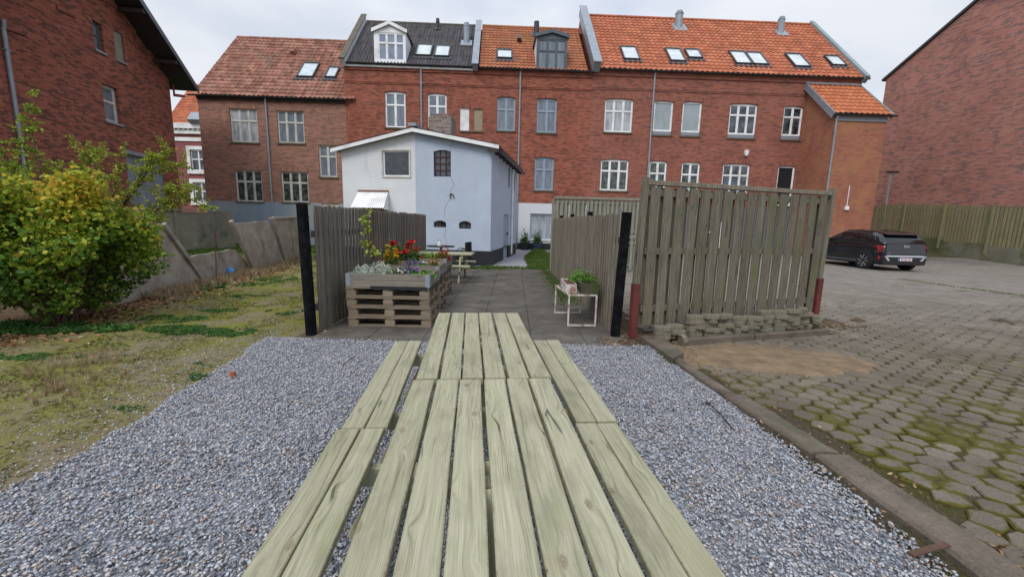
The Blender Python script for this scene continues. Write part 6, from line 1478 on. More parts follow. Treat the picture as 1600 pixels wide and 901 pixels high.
# ------------------------------------------------------------------ patio furniture
ct = thing('cafe_table', 'round black cafe table against the white house', 'table', (-2.42, 14.0, 0))
bx, by = -2.42, 14.0
def disc(m, c, r_, z0, z1, n=40, e=0.008):
    m.prism(None, [[(c[0]+rr*math.cos(2*math.pi*k/n), c[1]+rr*math.sin(2*math.pi*k/n), z) for k in range(n)] for rr, z in ((r_-e, z0), (r_, z0+e), (r_, z1-e), (r_-e, z1))])
m = MB(); disc(m, (bx, by), 0.47, 0.70, 0.735); m.build('tabletop', MAT['black_plinth'], ct)
m = MB(); m.tube([(bx, by, 0.03), (bx, by, 0.70)], 0.035, 12); m.build('pedestal', MAT['dark_metal'], ct)
m = MB(); disc(m, (bx, by), 0.24, 0.0, 0.03); m.build('base', MAT['dark_metal'], ct)
bt = thing('bottle_holder', 'small white bottle with two stoppers on the round black table', 'bottle', (bx-0.03, by-0.1, 0.736))
m = MB(); bx2, by2 = bx-0.03, by-0.1; m.tube([(bx2, by2, .736), (bx2, by2, .86), (bx2, by2, .87)], [.055, .055, .03], 14); m.build('bottle', MAT['white_paint'], bt)
for dx in (-.035, .035): m = MB(); m.tube([(bx2+dx, by2, .872), (bx2+dx, by2, .96)], .012, 8); m.build('stopper', MAT['galv'], bt)
def chair(label, loc, rz):
    r_ = thing('garden_chair', label, 'chair', (0, 0, 0), 'black garden chairs at the round table')
    m = MB(); m.prism(None, [[(x, y, z+0.02*(1-(x/0.24)**2)*0) for x, y in [(-.24,-.22),(.24,-.22),(.25,.0),(.22,.22),(-.22,.22),(-.25,0)]] for z in (0.42, 0.45)]); m.build('seat', MAT['black_liner'], r_)
    m = MB(); n = 14; rows = []
    for z, rr in ((0.45, .25), (0.62, .27), (0.84, .26)):
        for f in (0, .02): pass
        rows.append([(rr*math.sin(a), .22*rr/.25*math.cos(a)*1.0, z+0.05*math.cos(a)*(1 if z > .8 else 0)) for a in [R(-75+150*k/n) for k in range(n+1)]])
    for i in range(2):
        for k in range(n):
            a, b, c, d = [Vector(v) for v in (rows[i][k], rows[i][k+1], rows[i+1][k+1], rows[i+1][k])]
            nn = Vector(((a.x+b.x)/2, (a.y+b.y)/2, 0)).normalized()*0.014
            m.hexa(a, b, b+nn, a+nn, d, c, c+nn, d+nn)
    m.build('backrest', MAT['black_liner'], r_)
    for s_ in (-1, 1):
        m = MB(); m.tube([(s_*.25, .08, .64), (s_*.27, -.1, .66), (s_*.25, -.2, .60), (s_*.23, -.2, .43)], .016, 6); m.build('armrest', MAT['black_liner'], r_)
        for y in (-.19, .19): m = MB(); m.tube([(s_*.2, y, .42), (s_*.24, y*1.2, 0)], [.02, .014], 6); m.build('leg', MAT['black_liner'], r_)
    r_.location = loc; r_.rotation_euler = (0, 0, rz); return r_
chair('black plastic garden chair on the right of the round table', (-1.62, 13.9, 0.0), R(-75)); chair('black plastic garden chair on the left of the round table, behind the geranium', (-3.25, 14.0, 0.0), R(75))
# rusty stand, white box, mossy trough
st = thing('plant_stand', 'rusty white painted steel frame standing at the right fence', 'stand', (1.05, 6.6, 0.016)); zt_ = 0.50
q0, q1, q2, q3 = (0.87, 6.22), (1.29, 6.24), (0.76, 7.12), (1.20, 7.14)
for a, b in ((q0, q1), (q2, q3)):
    m = MB(); up = Vector((0, 1, 0))
    for q in (a, b): m.beam((q[0], q[1], 0.016), (q[0], q[1], zt_), 0.024, 0.024, up=up)
    m.beam((a[0], a[1], 0.03), (b[0], b[1], 0.03), 0.024, 0.024); m.beam((a[0], a[1], zt_), (b[0], b[1], zt_), 0.024, 0.024); m.build('end_frame', MAT['rusty_white'], st)
for a, b in ((q0, q2), (q1, q3)): m = MB(); m.beam((a[0], a[1]+.013, zt_), (b[0], b[1]-.013, zt_), 0.024, 0.024); m.build('side_rail', MAT['rusty_white'], st)
tr = thing('trough', 'dark mossy stone trough planted with green herbs on the rusty stand', 'planter', (1.15, 6.6, zt_+.013))
m = MB(); z0 = zt_+.013
def openbox(m, x0, x1, y0, y1, z0, z1, t_=0.02, taper=0.0):
    o_ = [(x0+taper,y0+taper,z0),(x1-taper,y0+taper,z0),(x1-taper,y1-taper,z0),(x0+taper,y1-taper,z0),(x0,y0,z1),(x1,y0,z1),(x1,y1,z1),(x0,y1,z1),(x0+t_,y0+t_,z1),(x1-t_,y0+t_,z1),(x1-t_,y1-t_,z1),(x0+t_,y1-t_,z1),(x0+t_,y0+t_,z0+t_),(x1-t_,y0+t_,z0+t_),(x1-t_,y1-t_,z0+t_),(x0+t_,y1-t_,z0+t_)]
    m.add(o_, [(3,2,1,0),(0,1,5,4),(1,2,6,5),(2,3,7,6),(3,0,4,7),(4,5,9,8),(5,6,10,9),(6,7,11,10),(7,4,8,11),(8,9,13,12),(9,10,14,13),(10,11,15,14),(11,8,12,15),(12,13,14,15)])
openbox(m, 1.04, 1.34, 6.2, 7.0, z0, z0+0.17, 0.025, 0.03); m.build('basin', MAT['mossy_trough'], tr)
m = MB(); m.quad((1.06,6.23,z0+.14),(1.32,6.23,z0+.14),(1.32,6.97,z0+.14),(1.06,6.97,z0+.14)); m.build('soil', MAT['soil_dark'], tr)
plant('herb', 'bright green parsley like herb growing in the mossy trough', 'plant', (1.14, 6.72, z0+.14), 0.22, 0.20, 'leaf_bright', 900, 0.028)
plant('herb', 'small grey green seedling at the near end of the mossy trough', 'plant', (1.14, 6.38, z0+.14), 0.10, 0.10, 'leaf_green', 120, 0.028)
m = MB()
for k in range(4): m.tube([(1.26+random.uniform(-.04, .04), 6.35, z0+.13), (1.28+random.uniform(-.1, .12), 6.35, z0+.3+random.random()*.2)], [.004, .002], 5)
o = m.build('dry_stalks', MAT['bark'], tr)
wb = thing('enamel_box', 'chipped white enamel box with reddish inside, left of the mossy trough', 'box', (0.93, 6.7, zt_+.013))
m = MB(); openbox(m, 0.83, 1.0, 6.35, 7.05, z0, z0+0.13, 0.012, -0.004); m.build('box', MAT['rusty_white'], wb)
m = MB(); m.quad((.845,6.365,z0+.11),(.985,6.365,z0+.11),(.985,7.035,z0+.11),(.845,7.035,z0+.11)); m.build('inner_lining', MAT['red_steel'], wb)
# pots by the far house
for k, (px, lab) in enumerate(((819, 'dark plastic pot with leafy plant, left one beside the far window'), (838, 'blue glazed pot with bushy plant, right one below the far window'))):
    b = FA.p(FA.hit(px, 385)[0], 0.0, 0.5); th = thing('potted_plant', lab, 'potted plant', b)
    m = MB(); n = 18; m.prism(None, [[(b.x+r_*math.cos(2*math.pi*q/n), b.y+r_*math.sin(2*math.pi*q/n), z) for q in range(n)] for r_, z in ((.2, 0), (.27, .3), (.29, .42), (.25, .42), (.24, .36))]); m.build('pot', MAT['black_plinth'] if k == 0 else plain('blue_glaze', (0.04, 0.07, 0.12), .3), th)
    P = dome(260, b+Vector((0, 0, .45)), 0.32, 0.85, 0.3, 0.2); o = scatter('leaves', MAT['leaf_green'], LT, P, rng.uniform(.06, .11, len(P)), .7); o.data.transform(Matrix.Translation(-b)); o.parent = th
    m = MB(); m.tube([b+Vector((0, 0, .3)), b+Vector((.05, 0, 1.0))], .02, 6); m.build('stem', MAT['bark'], th)

# ------------------------------------------------------------------ stacked loose pavers
def paver_mesh(seed):
    rs = random.Random(seed); base = [(-.115,-.03),(-.07,-.062),(0,-.045),(.07,-.062),(.115,-.03),(.10,.035),(.065,.060),(0,.048),(-.065,.060),(-.10,.035)]
    base = [(x*rs.uniform(1.04, 1.14), y*rs.uniform(1.05, 1.22)) for x, y in base]; m = MB(); m.cur = rs.random()
    m.prism(None, [[(x*s_, y*s_, z) for x, y in base] for s_, z in ((.95, 0), (1, .006), (1, .054), (.94, .061))])
    me = newmesh('stacked_paver', m.v, m.f, m.r); box_uv(me); me.materials.append(MAT['loose_paver']); return me
pmesh = [paver_mesh(k) for k in range(5)]; hts = [3, 3, 5, 5, 5, 4, 4, 5, 5, 5, 5, 3]
ordw = ['first', 'second', 'third', 'fourth', 'fifth', 'sixth', 'seventh', 'eighth', 'ninth', 'tenth', 'eleventh', 'last']
lvl = ['bottom', 'second lowest', 'third lowest', 'fourth lowest', 'fifth lowest']
for i, hn in enumerate(hts):
    u = 0.30+i*0.262+random.uniform(-.02, .02); f0 = 0.27+random.uniform(-.02, .03); rz0 = random.uniform(-.3, .3)
    for k in range(hn):
        o = bpy.data.objects.new('stacked_paver', random.choice(pmesh)); COL.objects.link(o); b = FPn.p(u+random.uniform(-.018, .018), 0.05+k*0.0618, f0+random.uniform(-.035, .035)); o.location = b
        o.rotation_euler = (random.uniform(-.02, .02)*0, 0, FPn_ang+rz0+random.uniform(-.5, .5)) if 'FPn_ang' in globals() else (0, 0, 0.32+rz0+random.uniform(-.5, .5))
        lv = 'topmost' if k == hn-1 else lvl[k]
        tag(o, '%s paver in the %s stack from the left under the fence panel' % (lv, ordw[i]), 'paver', 'concrete pavers stacked under the fence panel')
for k, (px, py, lab) in enumerate(((1033, 533, 'loose concrete paver lying flat on the soil left of the stacks'), (1062, 537, 'loose concrete paver tipped on edge in front of the stacks'), (1298, 522, 'loose concrete paver sunk in the soil right of the stacks'))):
    o = bpy.data.objects.new('stacked_paver', pmesh[k]); o.name = 'loose_paver'; COL.objects.link(o); b = G(px, py); o.location = (b.x, b.y, 0.02 if k != 1 else 0.06); o.rotation_euler = (R(75) if k == 1 else R(6), R(8), random.uniform(0, 2)); tag(o, lab, 'paver')
# rubble by the right foot
P = []; 
for _ in range(120): P.append((random.uniform(4.9, 6.1), random.uniform(6.35, 6.75), 0.012))
tag(scatter('rubble', MAT['loose_paver'], rocks, P, rng.uniform(.015, .06, len(P)), .3), 'broken stones and soil crumbs beside the right steel foot', 'rubble', kind='stuff')
P = []
for _ in range(200): x = random.uniform(2.0, 4.7); P.append((x, 5.30+(x-2.25)*.30+random.gauss(-.08, .08), 0.012))
tag(scatter('rubble', MAT['loose_paver'], rocks, P, rng.uniform(.006, .022, len(P)), .3), 'small broken stones in front of the paver stacks', 'rubble', kind='stuff')

# small litter on the ground
b = G(363, 590); m = MB(); m.beam(b+Vector((-.025, 0, .018)), b+Vector((.025, .0, .02)), .03, .03, bev=.003); m.beam(b+Vector((-.022, .01, .05)), b+Vector((.022, .01, .05)), .028, .022, bev=.003); o = m.build('brick_fragment', plain('brick_bit', (.36, .10, .04), .9)); tag(o, 'small orange brick fragment at the left edge of the gravel', 'brick')
b0 = G(1108, 636); b1 = G(1143, 672); m = MB(); m.tube([b0+Vector((-.06, .03, .03)), b0+Vector((0, 0, .035)), (b0+b1)/2+Vector((.01, 0, .03)), b1+Vector((0, 0, .02))], .005, 6); m.tube([b0+Vector((-.03, .01, .035)), b0+Vector((.01, -.0, .035))], .013, 6); o = m.build('cable_end', MAT['black_liner']); tag(o, 'black cable end lying on the gravel near the kerb', 'cable')
b0, b1 = G(536, 575), G(557, 560); m = MB(); m.tube([b0+Vector((0, 0, .03)), (b0+b1)/2+Vector((.0, 0, .045)), b1+Vector((0, 0, .035))], [.005, .006, .004], 6); o = m.build('twig', MAT['bark']); tag(o, 'dark twig on the gravel left of the far table', 'twig')
b0, b1 = G(1418, 886), G(1476, 868); m = MB(); m.beam(b0+Vector((0, 0, .07)), b1+Vector((0, 0, .065)), .03, .012, bev=.002); o = m.build('wood_splinter', MAT['bark']); tag(o, 'flat wooden splinter lying on the kerb at the lower right', 'splinter')

# ------------------------------------------------------------------ parked car
MAT['car_paint'] = plain('car_paint', (0.004, 0.004, 0.006), 0.12, 0.1, 2, 0.0, 0.9)
MAT['car_cladding'] = plain('car_cladding', (0.018, 0.018, 0.02), 0.6, 0.2, 8)
MAT['car_glass'] = plain('car_glass', (0.004, 0.005, 0.006), 0.04, 0.1, 2, 0, 0.6)
MAT['tyre'] = plain('tyre', (0.012, 0.012, 0.013), 0.85, 0.2, 20)
MAT['alloy'] = plain('alloy', (0.42, 0.43, 0.46), 0.35, 0.1, 8, 0.6)
MAT['silver_trim'] = plain('silver_trim', (0.50, 0.52, 0.56), 0.35, 0.1, 5, 0.3)
MAT['tail_red'] = plain('tail_red', (0.30, 0.02, 0.03), 0.15, 0.2, 5)
MAT['plate_white'] = plain('plate_white', (0.75, 0.76, 0.78), 0.5, 0.05, 4); MAT['plate_blue'] = plain('plate_blue', (0.03, 0.08, 0.40), 0.5, 0.1, 4); MAT['plate_red'] = plain('plate_red', (0.5, 0.05, 0.06), 0.5, 0.1, 4)
CX, CY = 15.18, 16.15
car = thing('parked_car', 'black family car parked on the paving, rear towards the viewer', 'car', (CX, CY, 0.0))
def car_pt(x, y, z): return (CX+x, CY+y, 0.012+z)
def loft(name, st, secf, mat, parent, smooth=True):
    m = MB(); m.prism(None, [[car_pt(*p) for p in secf(*s_)] for s_ in st]); o = m.build(name, MAT[mat], parent, smooth=smooth)
    return o
def body_sec(y, w_, zb, zt, crown):
    h = [(0, zb), (w_*.80, zb), (w_*.965, zb+.05), (w_*.985, zb+.14), (w_, zb+.32), (w_*.985, (zb+zt)/2+.12), (w_*.975, zt-.14), (w_*.93, zt-.03), (w_*.84, zt), (0, zt+crown)]
    return [(x, y, z) for x, z in h] + [(-x, y, z) for x, z in h[-2:0:-1]]
ST = [(0.02, .74, .42, .92, .0), (0.05, .84, .34, .99, .01), (.12, .885, .27, 1.04, .01), (.35, .915, .23, 1.06, .02), (.9, .925, .21, 1.06, .02), (1.8, .922, .20, 1.04, .02), (2.9, .922, .20, 1.02, .02), (3.4, .915, .22, .98, .03), (3.9, .89, .24, .92, .03), (4.2, .82, .28, .82, .02), (4.29, .70, .34, .70, .0)]
body = loft('body', ST, body_sec, 'car_paint', car)
def cab_sec(y, wb, wt, zb, zt, crown=.03):
    h = [(wb, zb), (wb*.985, zb+(zt-zb)*.3), ((wb*.45+wt*.55), zb+(zt-zb)*.72), (wt+.015, zt-.035), (wt-.05, zt), (0, zt+crown)]
    return [(x, y, z) for x, z in h] + [(-x, y, z) for x, z in h[-2::-1]]
CB = [(.05, .84, .78, 1.0, 1.12, .01), (.13, .855, .75, 1.0, 1.22, .01), (.40, .865, .70, 1.0, 1.435, .015), (.85, .87, .68, 1.0, 1.50, .02), (1.6, .875, .67, 1.0, 1.545, .02), (2.3, .875, .665, 1.0, 1.515, .02), (2.75, .87, .68, 1.0, 1.34, .02), (3.15, .86, .74, .98, 1.13, .02), (3.45, .82, .78, .95, 1.0, .02)]
loft('cabin', CB, cab_sec, 'car_paint', car)
def side_x(y, z):  # cabin side surface half width at (y, z)
    for a, b in zip(CB[:-1], CB[1:]):
        if a[0] <= y <= b[0]:
            f = (y-a[0])/(b[0]-a[0]); wb, wt, zb, zt = [a[k]+(b[k]-a[k])*f for k in (1, 2, 3, 4)]
            h = [(wb, zb), (wb*.985, zb+(zt-zb)*.3), ((wb*.45+wt*.55), zb+(zt-zb)*.72), (wt+.015, zt-.035), (wt-.05, zt)]
            for (x0_, z0_), (x1_, z1_) in zip(h[:-1], h[1:]):
                if z0_ <= z <= z1_: return x0_+(x1_-x0_)*(z-z0_)/(z1_-z0_)
            return wt
    return .8
for s_ in (-1, 1):
    for nm, poly in (('side_window', [(.80, 1.12), (.52, 1.24), (.66, 1.34), (1.02, 1.41), (1.02, 1.10)]), ('side_window', [(1.07, 1.09), (1.07, 1.435), (1.72, 1.46), (1.72, 1.085)]), ('side_window', [(1.79, 1.085), (1.79, 1.46), (2.25, 1.44), (2.66, 1.30), (2.95, 1.10)])):
        m = MB(); P = [car_pt(s_*(side_x(y, z)+.006), y, z) for y, z in poly]; c = Vector(car_pt(s_*(side_x(sum(p[0] for p in poly)/len(poly), 1.25)+.012), sum(p[0] for p in poly)/len(poly), 1.25))
        for a, b in zip(P, P[1:]+P[:1]): m.quad(a, b, c)
        m.build(nm, MAT['car_glass'], car)
    m = MB(); ps = [(.46, 1.20), (.62, 1.36), (1.0, 1.43), (1.75, 1.485), (2.28, 1.465), (2.75, 1.30)]
    m.tube([car_pt(s_*(side_x(y, z)+.006), y, z) for y, z in ps], .010, 5); m.build('window_trim', MAT['slate_paint'], car)
    m = MB(); m.tube([car_pt(s_*.60, .75, 1.51), car_pt(s_*.60, 1.4, 1.575), car_pt(s_*.60, 2.2, 1.55)], .016, 6); m.build('roof_rail', MAT['car_cladding'], car)
    m = MB(); m.hexa(*[car_pt(s_*x, y, z) for x, y, z in ((.90, 1.0, .30), (.935, 1.0, .30), (.935, 2.9, .30), (.90, 2.9, .30), (.90, 1.05, .36), (.94, 1.05, .36), (.94, 2.85, .36), (.90, 2.85, .36))]); m.build('sill_trim', MAT['slate_paint'], car)
    m = MB(); m.hexa(*[car_pt(s_*x, y, z) for x, y, z in ((.88, 2.62, 1.05), (1.05, 2.64, 1.07), (1.05, 2.76, 1.07), (.88, 2.74, 1.05), (.88, 2.62, 1.15), (1.06, 2.64, 1.20), (1.06, 2.74, 1.20), (.88, 2.74, 1.15))]); m.build('mirror', MAT['car_paint'], car)
    for yc in (.80, 3.42):
        w_ = thing.__call__ if False else None
        n = 28; m = MB(); xo = s_*.935; R0 = .355
        prof = [(.20, .20), (.24, R0-.03), (.22, R0-.005), (.13, R0), (.03, R0-.005), (0.0, R0-.035), (.0, .245), (.03, .235)]
        m.prism(None, [[car_pt(xo-s_*q[0]+s_*.015, yc+q[1]*math.cos(2*math.pi*k/n), .355+q[1]*math.sin(2*math.pi*k/n)) for k in range(n)] for q in prof]); wh_ = m.build('wheel', MAT['tyre'], car, smooth=False)
        m = MB(); m.prism(None, [[car_pt(xo-s_*d_, yc+r_*math.cos(2*math.pi*k/n), .355+r_*math.sin(2*math.pi*k/n)) for k in range(n)] for r_, d_ in ((.23, .03), (.23, .02), (.1, .012))]); m.build('rim_cover', MAT['car_cladding'], wh_)
        m = MB()
        for k in range(4):
            a = 2*math.pi*k/4+.5; ca_, sa_ = math.cos(a), math.sin(a)
            for q in (-1, 1):
                poly = [(.05, q*.035), (.13, q*.05), (.235, q*.07), (.215, q*.125), (.12, q*.075)]
                Pf = [car_pt(xo+s_*.012, yc+r_*ca_-t_*sa_, .355+r_*sa_+t_*ca_) for r_, t_ in poly]; Pb = [car_pt(xo-s_*.015, yc+r_*ca_-t_*sa_, .355+r_*sa_+t_*ca_) for r_, t_ in poly]
                m.prism(None, [Pb, Pf])
        m.build('spokes', MAT['alloy'], wh_)
        m = MB(); pr = [(.375, .0), (.455, .0), (.455, .03), (.375, .03)]
        m.prism(None, [[car_pt(s_*(.905+q[1]), yc+q[0]*math.cos(a), .355+q[0]*math.sin(a)) for q in pr] for a in [R(-12+204*k/16) for k in range(17)]]); m.build('wheel_arch', MAT['car_cladding'], car)
        m = MB(); m.prism(None, [[car_pt(s_*x, yc+.375*math.cos(2*math.pi*k/n), .355+.375*math.sin(2*math.pi*k/n)) for k in range(n)] for x in (.80, .9285)]); m.build('wheel_well', MAT['black_plinth'], car)
    # tail light
    m = MB(); poly = [(.935, .42, .98), (.90, .13, .97), (.72, .075, .955), (.72, .07, .92), (.86, .06, .90), (.885, .10, .72), (.93, .2, .74), (.925, .24, .88)]
    P = [car_pt(s_*(x+.004), y-.022, z) for x, y, z in poly]; m.add(P, [(0, 1, 6, 7), (1, 2, 3, 4), (1, 4, 5, 6)]); m.build('tail_light', MAT['tail_red'], car)
    m = MB(); m.hexa(*[car_pt(s_*x, y, z) for x, y, z in ((.74, .01, .44), (.90, .14, .46), (.90, .17, .46), (.74, .06, .44), (.78, .012, .56), (.91, .14, .58), (.91, .17, .58), (.78, .06, .56))]); m.build('reflector', MAT['tail_red'], car)
m = MB(); m.hexa(*[car_pt(*p) for p in ((-.68, .20, 1.215), (.68, .20, 1.215), (.68, .30, 1.215), (-.68, .30, 1.215), (-.63, .40, 1.385), (.63, .40, 1.385), (.63, .50, 1.385), (-.63, .50, 1.385))])
m.v = [(x, y-.09, z) for x, y, z in m.v]; m.build('rear_window', MAT['car_glass'], car)
m = MB(); m.hexa(*[car_pt(*p) for p in ((-.66, .20, 1.405), (.66, .20, 1.405), (.68, .6, 1.44), (-.68, .6, 1.44), (-.66, .215, 1.435), (.66, .215, 1.435), (.67, .6, 1.50), (-.67, .6, 1.50))]); m.build('spoiler', MAT['car_paint'], car)
m = MB(); m.hexa(*[car_pt(*p) for p in ((-.78, -.012, .66), (.78, -.012, .66), (.78, .1, .66), (-.78, .1, .66), (-.74, .03, 1.06), (.74, .03, 1.06), (.72, .20, 1.14), (-.72, .20, 1.14))]); m.build('tailgate', MAT['car_paint'], car)
m = MB(); m.hexa(*[car_pt(*p) for p in ((-.80, -.015, .26), (.80, -.015, .26), (.80, .2, .22), (-.80, .2, .22), (-.84, -.02, .52), (.84, -.02, .52), (.84, .2, .55), (-.84, .2, .55))]); bp = m.build('bumper', MAT['car_cladding'], car)
m = MB(); m.hexa(*[car_pt(*p) for p in ((-.70, -.03, .555), (.70, -.03, .555), (.70, .1, .555), (-.70, .1, .555), (-.74, -.022, .62), (.74, -.022, .62), (.74, .1, .62), (-.74, .1, .62))])
for s_ in (-1, 1): m.hexa(*[car_pt(s_*x, y, z) for x, y, z in ((.58, -.032, .42), (.66, -.03, .40), (.66, .0, .40), (.58, .0, .42), (.70, -.03, .554), (.82, -.028, .60), (.82, .02, .60), (.70, .0, .554))])
m.build('skid_trim', MAT['silver_trim'], bp)
m = MB(); m.hexa(*[car_pt(*p) for p in ((-.26, -.04, .41), (.26, -.04, .41), (.26, -.022, .41), (-.26, -.022, .41), (-.26, -.038, .52), (.26, -.038, .52), (.26, -.022, .52), (-.26, -.022, .52))]); pt_ = m.build('licence_plate', MAT['plate_white'], car)
m = MB(); m.hexa(*[car_pt(*p) for p in ((-.258, -.043, .412), (-.215, -.043, .412), (-.215, -.040, .412), (-.258, -.040, .412), (-.258, -.0415, .518), (-.215, -.0415, .518), (-.215, -.0385, .518), (-.258, -.0385, .518))]); m.build('plate_band', MAT['plate_blue'], pt_)
def text(body_, size, loc, mat, parent, bold=0.0, sx_=1.0):
    cu = bpy.data.curves.new('lettering', 'FONT'); cu.body = body_; cu.size = size; cu.extrude = 0.002; cu.offset = bold; cu.align_x = 'CENTER'; cu.align_y = 'CENTER'
    tmp = bpy.data.objects.new('tmp', cu); COL.objects.link(tmp); bpy.context.view_layer.update()
    me = bpy.data.meshes.new_from_object(tmp.evaluated_get(bpy.context.evaluated_depsgraph_get())); bpy.data.objects.remove(tmp)
    o = bpy.data.objects.new('lettering', me); COL.objects.link(o); me.materials.clear(); me.materials.append(mat)
    o.parent = parent; o.location = Vector(loc)-origin(parent); o.rotation_euler = (R(90), 0, 0); o.scale = (sx_, 1, 1); return o
text('EC 88 104', .09, car_pt(.02, -.045, .465), MAT['plate_red'], pt_, .001)
text('KIA', .10, car_pt(0, -.006, .96), MAT['silver_trim'], car, .003, 1.5)
text('EV', .05, car_pt(-.62, -.008, .70), MAT['silver_trim'], car, .001)

# ------------------------------------------------------------------ shrubs
MAT['hazel_leaf'] = leaf_mat('hazel_leaf', [(0, (0.04, 0.09, 0.014)), (0.32, (0.12, 0.23, 0.024)), (0.55, (0.21, 0.30, 0.03)), (0.75, (0.42, 0.44, 0.045)), (0.92, (0.58, 0.47, 0.04)), (1, (0.68, 0.42, 0.06))], 0.5, 0.3)
MAT['rose_leaf'] = leaf_mat('rose_leaf', [(0, (0.10, 0.17, 0.02)), (0.5, (0.26, 0.36, 0.04)), (0.8, (0.46, 0.48, 0.06)), (1, (0.50, 0.40, 0.06))], 0.5, 0.3)
LB = []
for _ in range(3):
    V = [(0,0,0),(.25,.42,.10),(.65,.48,.12),(1.0,.22,.02),(1.18,0,-.08),(1.0,-.22,.02),(.65,-.48,.12),(.25,-.42,.10),(.55,0,-.02)]
    V = np.array(V)+rng.normal(0, .03, (9, 3)); LB.append((V, np.array([(8,k,(k+1) % 8) for k in range(8)])))
random.seed(11)
base = Vector((-6.45, 5.75, 0.0)); sh_ = thing('hazel_shrub', 'big rounded leafy shrub turning from green to yellow, at the far left of the lawn', 'shrub', base)
P = []; RN = []; TW = []
lobes = []
for k in range(64):
    a = random.uniform(0, 2*math.pi); z = random.uniform(0.38, 1.85); rad = 1.05*math.sqrt(max(0.1, 1-((z-0.95)/1.15)**2)); q = random.uniform(0.5, 1.02)
    lobes.append((Vector((base.x+rad*q*math.cos(a), base.y+rad*q*math.sin(a)*0.9, z+0.05*math.cos(a))), random.uniform(0.16, 0.34)))
lobes += [(base+Vector((0, 0, 1.65)), .4), (base+Vector((-.5, -.3, 1.6)), .38), (base+Vector((.5, -.4, 1.2)), .4), (base+Vector((-.2, -.8, 1.1)), .36), (base+Vector((.4, -.8, .8)), .34), (base+Vector((-.6, -.9, .75)), .36), (base+Vector((.0, -1.0, .55)), .3)]
for c, r_ in lobes:
    TW.append((c, r_))
    n = int(470*r_*r_/0.10)
    for _ in range(n):
        d = Vector((random.gauss(0, 1), random.gauss(0, 1), random.gauss(0, 1))).normalized(); rr = r_*random.uniform(0.55, 1.08)
        p = c+d*rr
        if p.z < 0.12: continue
        P.append(tuple(p)); RN.append(0.36+0.26*(p.z-0.95)+0.42*mnoise.noise(Vector((p.x*1.4, p.y*1.4, p.z*1.4+5)))+random.gauss(0, .17)+(0.35 if random.random() < .06 else 0))
o = scatter('foliage', MAT['hazel_leaf'], LB, np.array(P), rng.uniform(.024, .062, len(P)), .85, np.clip(np.array(RN), 0, 1)); o.data.transform(Matrix.Translation(-base)); o.parent = sh_
for c, r_ in TW[::2]:
    m = MB(); s0 = base+Vector((random.uniform(-.15, .15), random.uniform(-.12, .12), -.03)); mid = s0.lerp(c, .5)+Vector((random.gauss(0, .06), random.gauss(0, .06), .12)); m.tube([s0, mid, c, c+(c-mid).normalized()*r_*.7], [.022, .015, .008, .004], 6); m.build('stem', MAT['bark'], sh_)
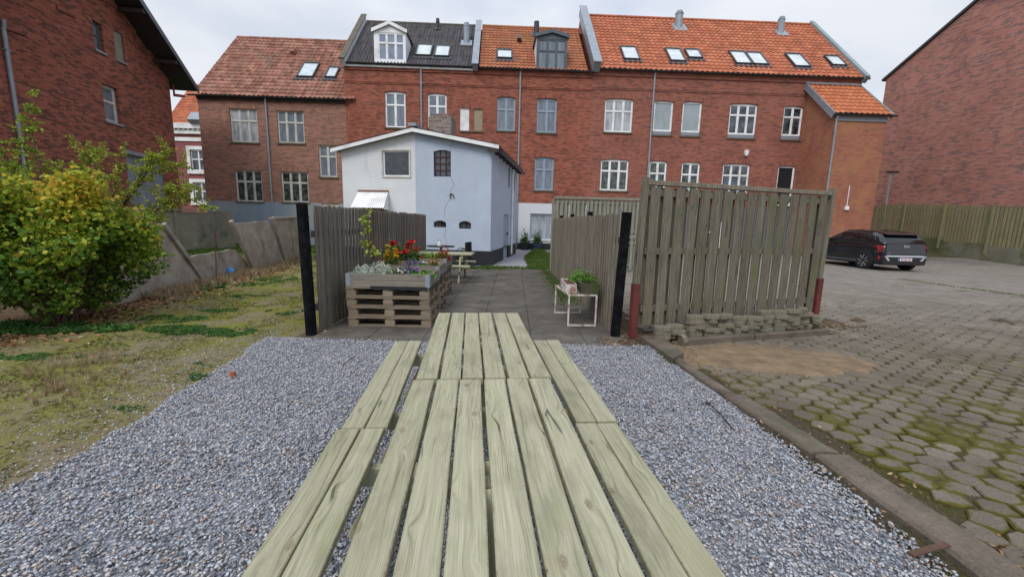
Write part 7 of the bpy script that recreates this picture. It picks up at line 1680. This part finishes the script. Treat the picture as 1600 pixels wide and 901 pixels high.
# arching rose shrub behind it
base = Vector((-6.5, 6.75, 0)); rs_ = thing('rose_shrub', 'loose arching shrub with feathery leaves and red hips, rising behind the rounded shrub', 'shrub', base)
arcs = [[(140,470),(170,380),(205,300),(245,268),(285,258)], [(140,470),(190,400),(240,345),(290,308),(318,322)], [(135,470),(150,360),(150,290),(118,236)], [(140,470),(175,350),(215,290),(250,240),(262,236)], [(140,470),(165,360),(180,290),(190,245)], [(145,470),(210,370),(255,315),(300,300)], [(140,470),(160,330),(150,260),(135,232)], [(140,470),(195,390),(235,330),(262,300),(295,285)], [(130,470),(120,350),(128,270),(150,238)], [(140,470),(185,330),(225,265),(238,245)]]
P = []; HP = []
def walk(pts, k, y0, sc_=1.0, dens=260, spread=.10, t0=.35):
    W = [fpt(px, py, y0+.05*i) for i, (px, py) in enumerate(pts)]
    W[0] = Vector((W[0].x, W[0].y, -.02)) if W[0].z < .4 else W[0]
    # smooth subdivision
    Q = []
    for i in range(len(W)-1):
        for s_ in range(4): Q.append(W[i].lerp(W[i+1], s_/4))
    Q.append(W[-1])
    for _ in range(2): Q = [Q[0]]+[(Q[i-1]+Q[i]*2+Q[i+1])/4 for i in range(1, len(Q)-1)]+[Q[-1]]
    m = MB(); n = len(Q); m.tube(Q, [.012*(1-i/n)+.003 for i in range(n)], 6); m.build('stem', MAT['bark'], rs_ if sc_ == 1.0 else sho)
    side = []
    for i in range(int(n*t0), n):
        for _ in range(2):
            a = Q[i]; b = a+Vector((random.gauss(0, 1), random.gauss(0, .8), random.gauss(.2, .7))).normalized()*random.uniform(.10, .26)*sc_; side.append((a, b))
    m = MB()
    for a, b in side: m.tube([a, b], [.003, .0015], 4)
    for a, b in side:
        ln = (b-a).length
        for j in range(int(dens*ln)):
            f = random.uniform(.15, 1.1); p = a.lerp(b, f)+Vector((random.gauss(0, .022), random.gauss(0, .022), random.gauss(0, .02))); P.append(tuple(p))
        if random.random() < .16 and sc_ == 1.0: HP.append(b)
    return m
mm_ = MB()
for pts in arcs: q = walk(pts, 0, 6.6); b = len(mm_.v); mm_.v += q.v; mm_.r += q.r; mm_.f += [tuple(b+i for i in f) for f in q.f]
mm_.build('twigs', MAT['bark'], rs_)
o = scatter('foliage', MAT['rose_leaf'], LT, np.array(P), rng.uniform(.018, .036, len(P)), .8); o.data.transform(Matrix.Translation(-base)); o.parent = rs_
mh = MB()
for p in HP: mh.tube([p, p+Vector((0, 0, -.01)), p+Vector((0, 0, -.024)), p+Vector((0, 0, -.03))], [.003, .012, .011, .003], 7)
mh.build('hips', plain('hip_red', (.45, .03, .02), .35), rs_)
# tall thin shoot with feathery leaves
P = []; base = Vector((-6.9, 6.3, 0)); sho = thing('ash_sapling', 'thin young tree shoot with feathery light green leaves rising above the rounded shrub', 'sapling', base)
mm_ = MB()
for pts in [[(95,470),(88,350),(60,260),(48,200),(58,150)], [(80,380),(50,290),(38,240),(40,200)], [(90,350),(20,270),(0,225)], [(60,250),(85,255),(100,285)], [(70,300),(40,280),(12,260),(-10,255)]]:
    q = walk(pts, 0, 6.2, .8, 170, .06, .45); b = len(mm_.v); mm_.v += q.v; mm_.r += q.r; mm_.f += [tuple(b+i for i in f) for f in q.f]
mm_.build('twigs', MAT['bark'], sho)
o = scatter('foliage', MAT['rose_leaf'], LT, np.array(P), rng.uniform(.02, .045, len(P)), .8, np.clip(rng.normal(.45, .2, len(P)), 0, 1)); o.data.transform(Matrix.Translation(-base)); o.parent = sho
